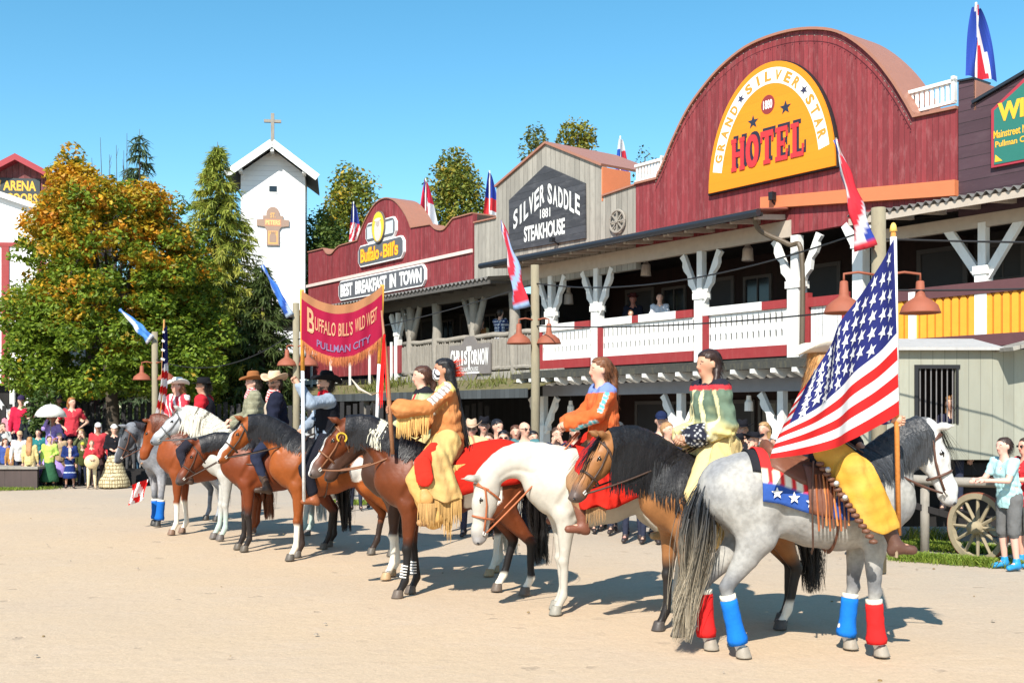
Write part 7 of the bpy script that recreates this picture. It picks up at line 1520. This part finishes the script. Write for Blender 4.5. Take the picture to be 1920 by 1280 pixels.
# a few leaves and stones lying on the sand
rg = np.random.default_rng(5); n = 60; P = np.c_[rg.uniform(-6, 6, n), rg.uniform(6.5, 22, n), np.full(n, .004)]; P[:, 0] = P[:, 0]*P[:, 1]/12; 
mb = MB()
for p in P: r = rg.uniform(.006, .022); mb.lathe([(r, 0), (r*.8, r*.5), (0, r*.7)], 6, (.30, .25, .20) if rg.random() < .6 else (.22, .15, .07), at=p)
o = mb.build('gravel', M_CLOTH); tag(o, kind='stuff')

# bare sapling twigs rising behind the maple
bs = thing('bare_sapling', 'leafless grey twigs standing up behind the maple crown', 'tree', ((215-CX)/FPX*34, 34, 0)); rg = np.random.default_rng(3); mb = MB(); mb.tube([(0, 0, 0), (.05, 0, 4), (0, 0, 7.5)], [.08, .06, .04], 6); mb.build('trunk', M_BARK, bs)
mb = MB(); s = 34/FPX
for px, py in ((188, 258), (205, 290), (218, 272), (232, 282), (238, 250), (262, 300), (172, 296), (110, 300)):
    x, z = (px-215)*s, EYE-(py-HY)*s; mb.tube([(x*.5, 0, 6.0), (x*.9, .1, (6+z)/2), (x, 0, z)], [.03, .018, .006], 5)
    for k in range(5): f = rg.uniform(.3, .95); b0 = np.array((x*(.7+.3*f), 0, 6+(z-6)*f)); mb.tube([b0, b0+(rg.normal(0, .12), 0, rg.uniform(.15, .4))], [.008, .003], 4)
mb.build('twigs', M_BARK, bs)
# ================================================================== CROWD
G1 = 'spectators behind the rail'
CREAM = (.62, .36, .26)
def crowd(label, px, py, Y, top, legs=(.03, .035, .06), hair='short', hairc=(.05, .03, .02), hat=None, arms='down', face=None, skirt=None, z0=0.0, group='spectators', boots=(.04, .03, .03), res=None, lean=0, yaw=0, w=1.0, sleeve=2, skin=CREAM, pitch=0, f=None, shorts=False, **kw):
    if group == G1 and Y < 17: Y = Y*.6+16.6*.4+.25
    z = EYE-(py-HY)/FPX*Y-z0; sc_ = z/1.635; x = (px-CX)/FPX*Y; rz = face if face is not None else math.atan2(-Y, -x)
    res = res or (.020 if Y < 18 else .026); L = dict(c=legs) if skirt is None else dict(c=skirt['c'], skirt=skirt.get('z', .06), hemr=skirt.get('r', .3), **({'f': skirt['f']} if 'f' in skirt else {}))
    tp = dict(c=tuple(np.array(top)*.85), sleeve=sleeve, so=.010, off=.014, w=1.2); L['off'] = .006
    if shorts: L.update(len=.12, off=.022)
    if f: tp['f'] = f
    return person(label, (x, Y, z0), rz, stand(arms=arms, lean=lean, w=w*.86), scale=sc_, top=tp, legs=L, hair=hair, hairc=hairc, hat=hat, boots=dict(c=boots, h=.12), res=res, head_yaw=yaw, head_pitch=pitch, group=group, skin=skin, **kw)
G1 = 'spectators behind the rail'
BH = lambda b=.17, k='cowboy': dict(c=(.010, .010, .014), brim=b, crown=.11, kind=k)
K1 = crowd('man in beige cowboy hat and pink shirt with brown waistcoat behind the masked rider', 884, 806, 15.4, (.55, .14, .20), hat=dict(c=(.52, .37, .26), brim=.17, crown=.12, curl=.06), glasses=True, group=G1, legs=(.05, .05, .08)); vest(K1[0], K1[1], (.10, .08, .08))
crowd('person in dark flat hat just behind the pink shirted cowboy', 908, 800, 16.4, (.02, .02, .03), hat=BH(.15), group=G1)
crowd('dark haired man in navy shirt holding his hand to his mouth', 933, 802, 15.8, (.018, .025, .045), hairc=(.012, .010, .012), arms=('face', 'down'), group=G1, sleeve=1, yaw=.6, pitch=.2)
crowd('brown haired boy in dark shirt below the beige cowboy hat', 916, 826, 15.0, (.05, .05, .08), hairc=(.07, .035, .02), arms='face', group=G1, sleeve=1, yaw=-.3)
crowd('black haired woman with red glasses in navy and lilac', 944, 822, 14.9, (.40, .28, .50), hairc=(.008, .008, .010), hair='long', group=G1, glasses=True)
crowd('bald man in sunglasses and teal shirt left of the middle pole', 984, 806, 15.2, (.08, .20, .22), hair=None, glasses=True, group=G1, yaw=.6, sleeve=1, arms='rail')
crowd('woman with glasses half hidden beside the bald man', 967, 812, 16.4, (.35, .08, .08), hairc=(.10, .04, .02), hair='long', group=G1)
crowd('spectator in grey flat cap behind the girl rider', 1160, 808, 16.0, (.03, .03, .04), hat=dict(c=(.05, .055, .06), brim=.12, kind='cap'), group=G1, arms='face')
crowd('nearly bald older man in sunglasses and grey jacket', 1187, 818, 14.2, (.05, .055, .065), hair=None, skin=(.62, .30, .24), glasses=True, group=G1)
crowd('small child with brown hair and white top', 1219, 838, 14.0, (.65, .63, .6), hairc=(.14, .08, .045), hair='long', group=G1, yaw=1.8)
K2 = crowd('blond balding man in navy shirt with yellow camera strap', 1252, 808, 14.2, (.015, .022, .05), hairc=(.36, .20, .09), group=G1, yaw=.8, arms=('rail', 'rail'))
MB().tube([K2[1]['hp']((.02, .06, -.14)), K2[1]['J']['che']+(.15, .06, -.05), K2[1]['J']['pel']+(.17, 0, .2)], .012, 5, (.70, .50, .03)).build('camera_strap', M_CLOTH, K2[0])
crowd('person in dark blue cap behind the blond man', 1240, 790, 15.6, (.02, .03, .06), hat=dict(c=(.012, .02, .06), brim=.12, kind='cap'), group=G1)
K3 = crowd('man in black hat and waistcoat with white collar resting chin on hand', 1414, 826, 13.8, (.015, .018, .03), hat=BH(.17, 'flat'), arms=('down', 'face'), group=G1, yaw=.4); vest(K3[0], K3[1], (.01, .01, .012))
crowd('man in wide black hat behind the waistcoat man', 1392, 806, 15.4, (.02, .02, .025), hat=BH(.19), group=G1)
crowd('person with red collar and black hat left of the waistcoat man', 1385, 830, 14.2, (.30, .03, .05), hat=BH(.17), group=G1, skin=(.55, .3, .22))
crowd('person in white peaked cap beside the big flag', 1456, 828, 13.6, (.04, .04, .05), hat=dict(c=(.75, .74, .72), brim=.12, kind='cap'), group=G1, yaw=.3, hairc=(.2, .1, .05))
crowd('person in brown hat between the banner poles and the masked rider', 722, 836, 19.0, (.25, .05, .05), hat=dict(c=(.25, .14, .08), brim=.17), group=G1); crowd('person in cream hat right of the feathered staff', 748, 842, 18.0, (.2, .03, .04), hat=dict(c=(.6, .55, .45), brim=.16), group=G1)
crowd('woman in red top behind the hooves of the bay horses', 668, 842, 20.5, (.45, .03, .04), hair='long', group=G1); crowd('man in dark coat between the two nearest lodge posts', 1120, 812, 17.4, (.02, .02, .025), group=G1, hat=BH())
# on the balconies
def on_balcony(label, px, v, top, hz=1.6, **kw):
    u, _ = F2(px, 600, v); p = FW(u, v, FLOOR+.005); Yb = p[1]; z = FLOOR+hz; return crowd(label, px, HY-(z-EYE)*FPX/Yb, Yb, top, z0=FLOOR+.005, group='people on the balconies', **kw)
on_balcony('man in dark jacket and hat standing back on the hotel balcony', 1187, 1.2, (.02, .022, .04), 1.68, hat=dict(c=(.08, .02, .02), brim=.15), skin=(.4, .16, .12))
on_balcony('person in white and blue shirt leaning on the hotel balcony rail', 1237, .45, (.60, .62, .68), 1.52, arms='rail', hairc=(.02, .012, .01))
on_balcony('stooping person in brown leather jacket at the hotel balcony rail', 1183, .35, (.20, .11, .07), 1.20, arms='rail', hairc=(.12, .06, .03), hair='long', lean=.5)
on_balcony('man in blue checked shirt seen from behind at the picket railing', 938, .35, (.30, .38, .5), 1.62, face=R(60), hairc=(.03, .02, .015), f=lambda V, c, J: np.where((np.sin(V[:, 2]*70) > .2)[:, None] | (np.sin(V[:, 1]*70+V[:, 0]*50) > .3)[:, None], np.array((.03, .05, .14)), np.array((.60, .62, .66))), arms='rail')
on_balcony('person in tan waistcoat and cream sleeves beside the checked shirt man', 903, .4, (.60, .50, .28), 1.42, hairc=(.03, .02, .02), f=lambda V, c, J: np.where((abs(V[:, 1]) < .15)[:, None], np.array((.42, .16, .05)), c), arms='rail')
# left group
G2 = 'costumed spectators on the left'
crowd('man in black coat and wide black hat at the back', 57, 772, 28.4, (.02, .024, .03), hat=BH(.2), z0=.36, group=G2, w=1.1, f=lambda V, c, J: np.where(((V[:, 0] > J['che'][0]+.09) & (abs(V[:, 1]) < .05) & (V[:, 2] > J['che'][2]))[:, None], np.array((.75, .75, .75)), c))
crowd('person in red jacket and dark cap at the upper left of the crowd', 40, 752, 29.0, (.55, .02, .06), hat=dict(c=(.03, .02, .06), brim=.12, kind='cap'), z0=.36, group=G2)
K = crowd('man in black hat, brown waistcoat and blue grey sleeves', 109, 752, 28.6, (.08, .10, .14), hat=BH(.14, 'flat'), z0=.36, group=G2, skin=(.35, .18, .12), legs=(.02, .02, .025), w=1.1); vest(K[0], K[1], (.17, .12, .09))
crowd('woman in red short sleeved top with hand on hip', 135, 755, 28.4, (.62, .05, .07), hairc=(.30, .12, .04), hair='pony', z0=.36, arms='hip', sleeve=1, group=G2, yaw=.7, legs=(.01, .012, .03))
K = crowd('woman in lilac gown standing under a white parasol', 98, 785, 27.6, (.38, .27, .66), hairc=(.06, .02, .02), hair='bun', z0=.2, arms=('front', 'up'), skirt=dict(c=(.40, .28, .68), r=.42, z=.03), group=G2, skin=(.32, .15, .11))
px_ = AT(95, 766, 27.3); pa = thing('parasol', 'white scalloped parasol shading the woman in lilac', 'parasol', (px_[0], 27.3, px_[2]-.5)); m = MB(); n = 24; prof = [(0, .62), (.12, .60), (.24, .53), (.34, .42), (.40, .30)]; m.lathe(prof, n); V = m.V[0]
for k in range(n): V[-n+k, 2] += .03*math.cos(k*math.pi*2/3)
for i in range(len(V)): V[i, :2] *= 1.0
m.C[0][:] = (.80, .79, .74); m.build('canopy', M_FLAG, pa, smooth=True); MB().tube([(0, 0, -.3), (0, 0, .66)], .010, 6).build('handle', M_GREYT, pa)
crowd('woman in lime green blouse and long dark green skirt', 93, 824, 26.7, (.50, .68, .14), hairc=(.05, .03, .02), hair='bun', arms=('front', 'down'), skirt=dict(c=(.03, .10, .05), r=.26, z=.22), group=G2, yaw=.5, sleeve=2, w=1.15)
def navyd(V, c, J): c = c.copy(); m = (abs(((V[:, 2]*100) % 26)-4) < 1.3) & (V[:, 2] < 1.1); c[m] = (.55, .62, .70); m = (abs(V[:, 1]) < .05) & (V[:, 0] > .08) & (V[:, 2] > 1.0); c[m] = (.55, .45, .35); return c
crowd('person in navy dress with pale ribbon bands and red headband', 131, 828, 26.6, (.015, .03, .13), f=navyd, hairc=(.01, .01, .012), hair='braid', skirt=dict(c=(.015, .03, .14), r=.20, z=.35, f=navyd), arms='front', group=G2, skin=(.42, .22, .15), w=1.1)
K = crowd('person in red cape and pale leggings holding a round hide drum', 172, 832, 26.5, (.50, .04, .05), hairc=(.3, .2, .12), legs=(.66, .56, .36), arms='front', group=G2, boots=(.4, .3, .2)); m = MB(); m.lathe([(0, -.04), (.25, -.04), (.26, 0), (.25, .04), (0, .05)], 22, (.66, .50, .28), at=(.26, 0, 1.0), M=Ry(R(80))); dd = m.build('hand_drum', M_LEATH, None, smooth=True)
dd.parent = None; dd.location = K[0].location; dd.rotation_euler = K[0].rotation_euler; dd.scale = K[0].scale; tag(dd, 'round tan hide drum held in front of the red cape', 'drum')
def fringeb(V, c, J): return c
crowd('woman with white bonnet veil and red jacket', 184, 802, 27.0, (.50, .05, .06), hat=dict(c=(.78, .78, .76), brim=.13, kind='cap'), hairc=(.7, .68, .64), hair='long', group=G2, skin=(.3, .15, .1), legs=(.05, .03, .03))
def plaid(V, c, J): a = np.arctan2(V[:, 1], V[:, 0]); m = (np.sin(a*34) > .55) | (np.sin(V[:, 2]*62) > .6); c = c.copy(); c[m] = (.20, .15, .08); return c
crowd('woman in black shawl with wide cream plaid crinoline skirt', 214, 806, 26.8, (.012, .012, .016), hairc=(.02, .015, .012), hair='bun', hat=dict(c=(.75, .72, .68), brim=.11, kind='bowler'), skirt=dict(c=(.62, .53, .33), r=.38, z=.02, f=plaid), arms='front', group=G2)
crowd('person in tan feathered cap and white shirt', 37, 816, 26.9, (.72, .70, .68), hat=dict(c=(.50, .34, .20), brim=.11, kind='cap'), group=G2, arms=('front', 'down'), lean=.3)
crowd('person seen from behind in pale yellow buckskin jacket', 56, 826, 26.4, (.68, .54, .24), hairc=(.36, .18, .07), hair='long', face=R(95), group=G2, legs=(.66, .52, .3), w=1.1)
crowd('girl with brown hair in blue top at the left edge', 10, 828, 27.2, (.06, .10, .32), hairc=(.10, .04, .02), hair='long', group=G2, yaw=.6); crowd('child in brown beaded jacket beside the girl in blue', 24, 832, 27.0, (.40, .20, .06), hairc=(.04, .02, .015), hair='long', group=G2)
crowd('person in white at the far left edge of the crowd', -4, 820, 28.0, (.6, .55, .5), hairc=(.2, .1, .05), group=G2); crowd('person in shadow beside the grey horse', 155, 835, 27.6, (.06, .07, .02), hat=dict(c=(.4, .38, .05), brim=.1, kind='cap'), group=G2)
# right: father and son at the rail
crowd('boy in pale aqua t-shirt and grey shorts leaning on the log rail', 1893, 838, 12.75, (.45, .72, .74), hairc=(.04, .025, .02), arms='rail', sleeve=1, face=R(197), group=None, res=.014, skin=(.66, .38, .30), legs=(.13, .13, .13), boots=(.02, .24, .50), lean=.2, shorts=True)
crowd('man in red t-shirt and black waistcoat with glasses behind the boy', 1924, 838, 12.95, (.66, .04, .05), hairc=(.05, .035, .025), arms='rail', sleeve=1, face=R(192), group=None, res=.014, skin=(.64, .33, .24), glasses=True, legs=(.15, .15, .15), boots=(.02, .24, .50), shorts=True)
K = crowd('pale girl peering through the barred wagon window', 1784, 758, 14.62, (.03, .03, .06), hairc=(.30, .15, .06), hair='long', group=None, arms='down', w=.8, z0=.50)

# fill-in spectators, each with clothes of their own
rg = np.random.default_rng(77); cols = [('navy', (.02, .03, .08)), ('maroon', (.22, .03, .04)), ('white', (.6, .6, .58)), ('olive', (.12, .13, .06)), ('sky blue', (.15, .32, .50)), ('black', (.015, .015, .018)), ('tan', (.42, .30, .18)), ('grey', (.2, .2, .21)), ('pink', (.6, .25, .3)), ('teal', (.03, .2, .2))]
hc_ = [('black', (.012, .01, .01)), ('brown', (.07, .035, .02)), ('blond', (.36, .22, .1)), ('grey', (.3, .29, .28))]
q = 0
for px, py, Y, where in ((1045, 815, 16.8, 'beside the left hotel post'), (1078, 812, 17.4, 'right of the left hotel post'), (1100, 826, 16.4, 'in front of the lower porch lantern'), (1140, 822, 16.9, 'behind the girl rider'), (1283, 818, 16.3, 'left of the green tunic rider'), (1302, 832, 15.9, 'low beside the green tunic rider'), (1375, 818, 16.6, 'right of the green tunic rider'), (1432, 806, 17.2, 'behind the big flag edge'), (855, 815, 17.0, 'left of the pink shirted cowboy'), (1000, 822, 16.0, 'behind the middle pole'), (700, 838, 21.0, 'behind the banner'), (640, 845, 22.0, 'behind the black hatted rider'), (610, 850, 22.5, 'under the banner fringe')):
    cn, cc = cols[q % 10]; hn, hh = hc_[(q*3+1) % 4]; lg = 'long' if q % 2 else 'short'; q += 1
    crowd('%s haired spectator in %s top standing %s' % (hn, cn, where), px, py, Y, cc, hairc=hh, hair=lg, group=G1, yaw=rg.uniform(-.6, .6), arms=('down', 'face', 'rail')[q % 3])
for px, py, Y, z0, where in ((75, 770, 29.2, .36, 'behind the parasol'), (20, 775, 29.0, .36, 'at the back left of the stage'), (155, 778, 29.2, .36, 'behind the white veil'), (5, 800, 28.2, .1, 'at the far left of the stage'), (72, 812, 27.6, 0, 'behind the yellow buckskin'), (112, 818, 27.5, 0, 'between the green and navy dresses'), (152, 812, 27.8, 0, 'behind the drum'), (200, 815, 28.0, 0, 'behind the crinoline'), (245, 800, 29.5, .2, 'in the shade beside the grey horse'), (265, 806, 29.8, .2, 'in the shade behind the grey horse neck')):
    cn, cc = cols[(q*7) % 10]; hn, hh = hc_[(q*3+1) % 4]; lg = 'long' if q % 2 else 'short'; q += 1
    crowd('%s haired onlooker in %s clothes %s' % (hn, cn, where), px, py, Y, cc, hairc=hh, hair=lg, group=G2, z0=z0, yaw=rg.uniform(-.6, .6), arms=('front', 'down', 'face')[q % 3], legs=tuple(np.array(cc)*.4))
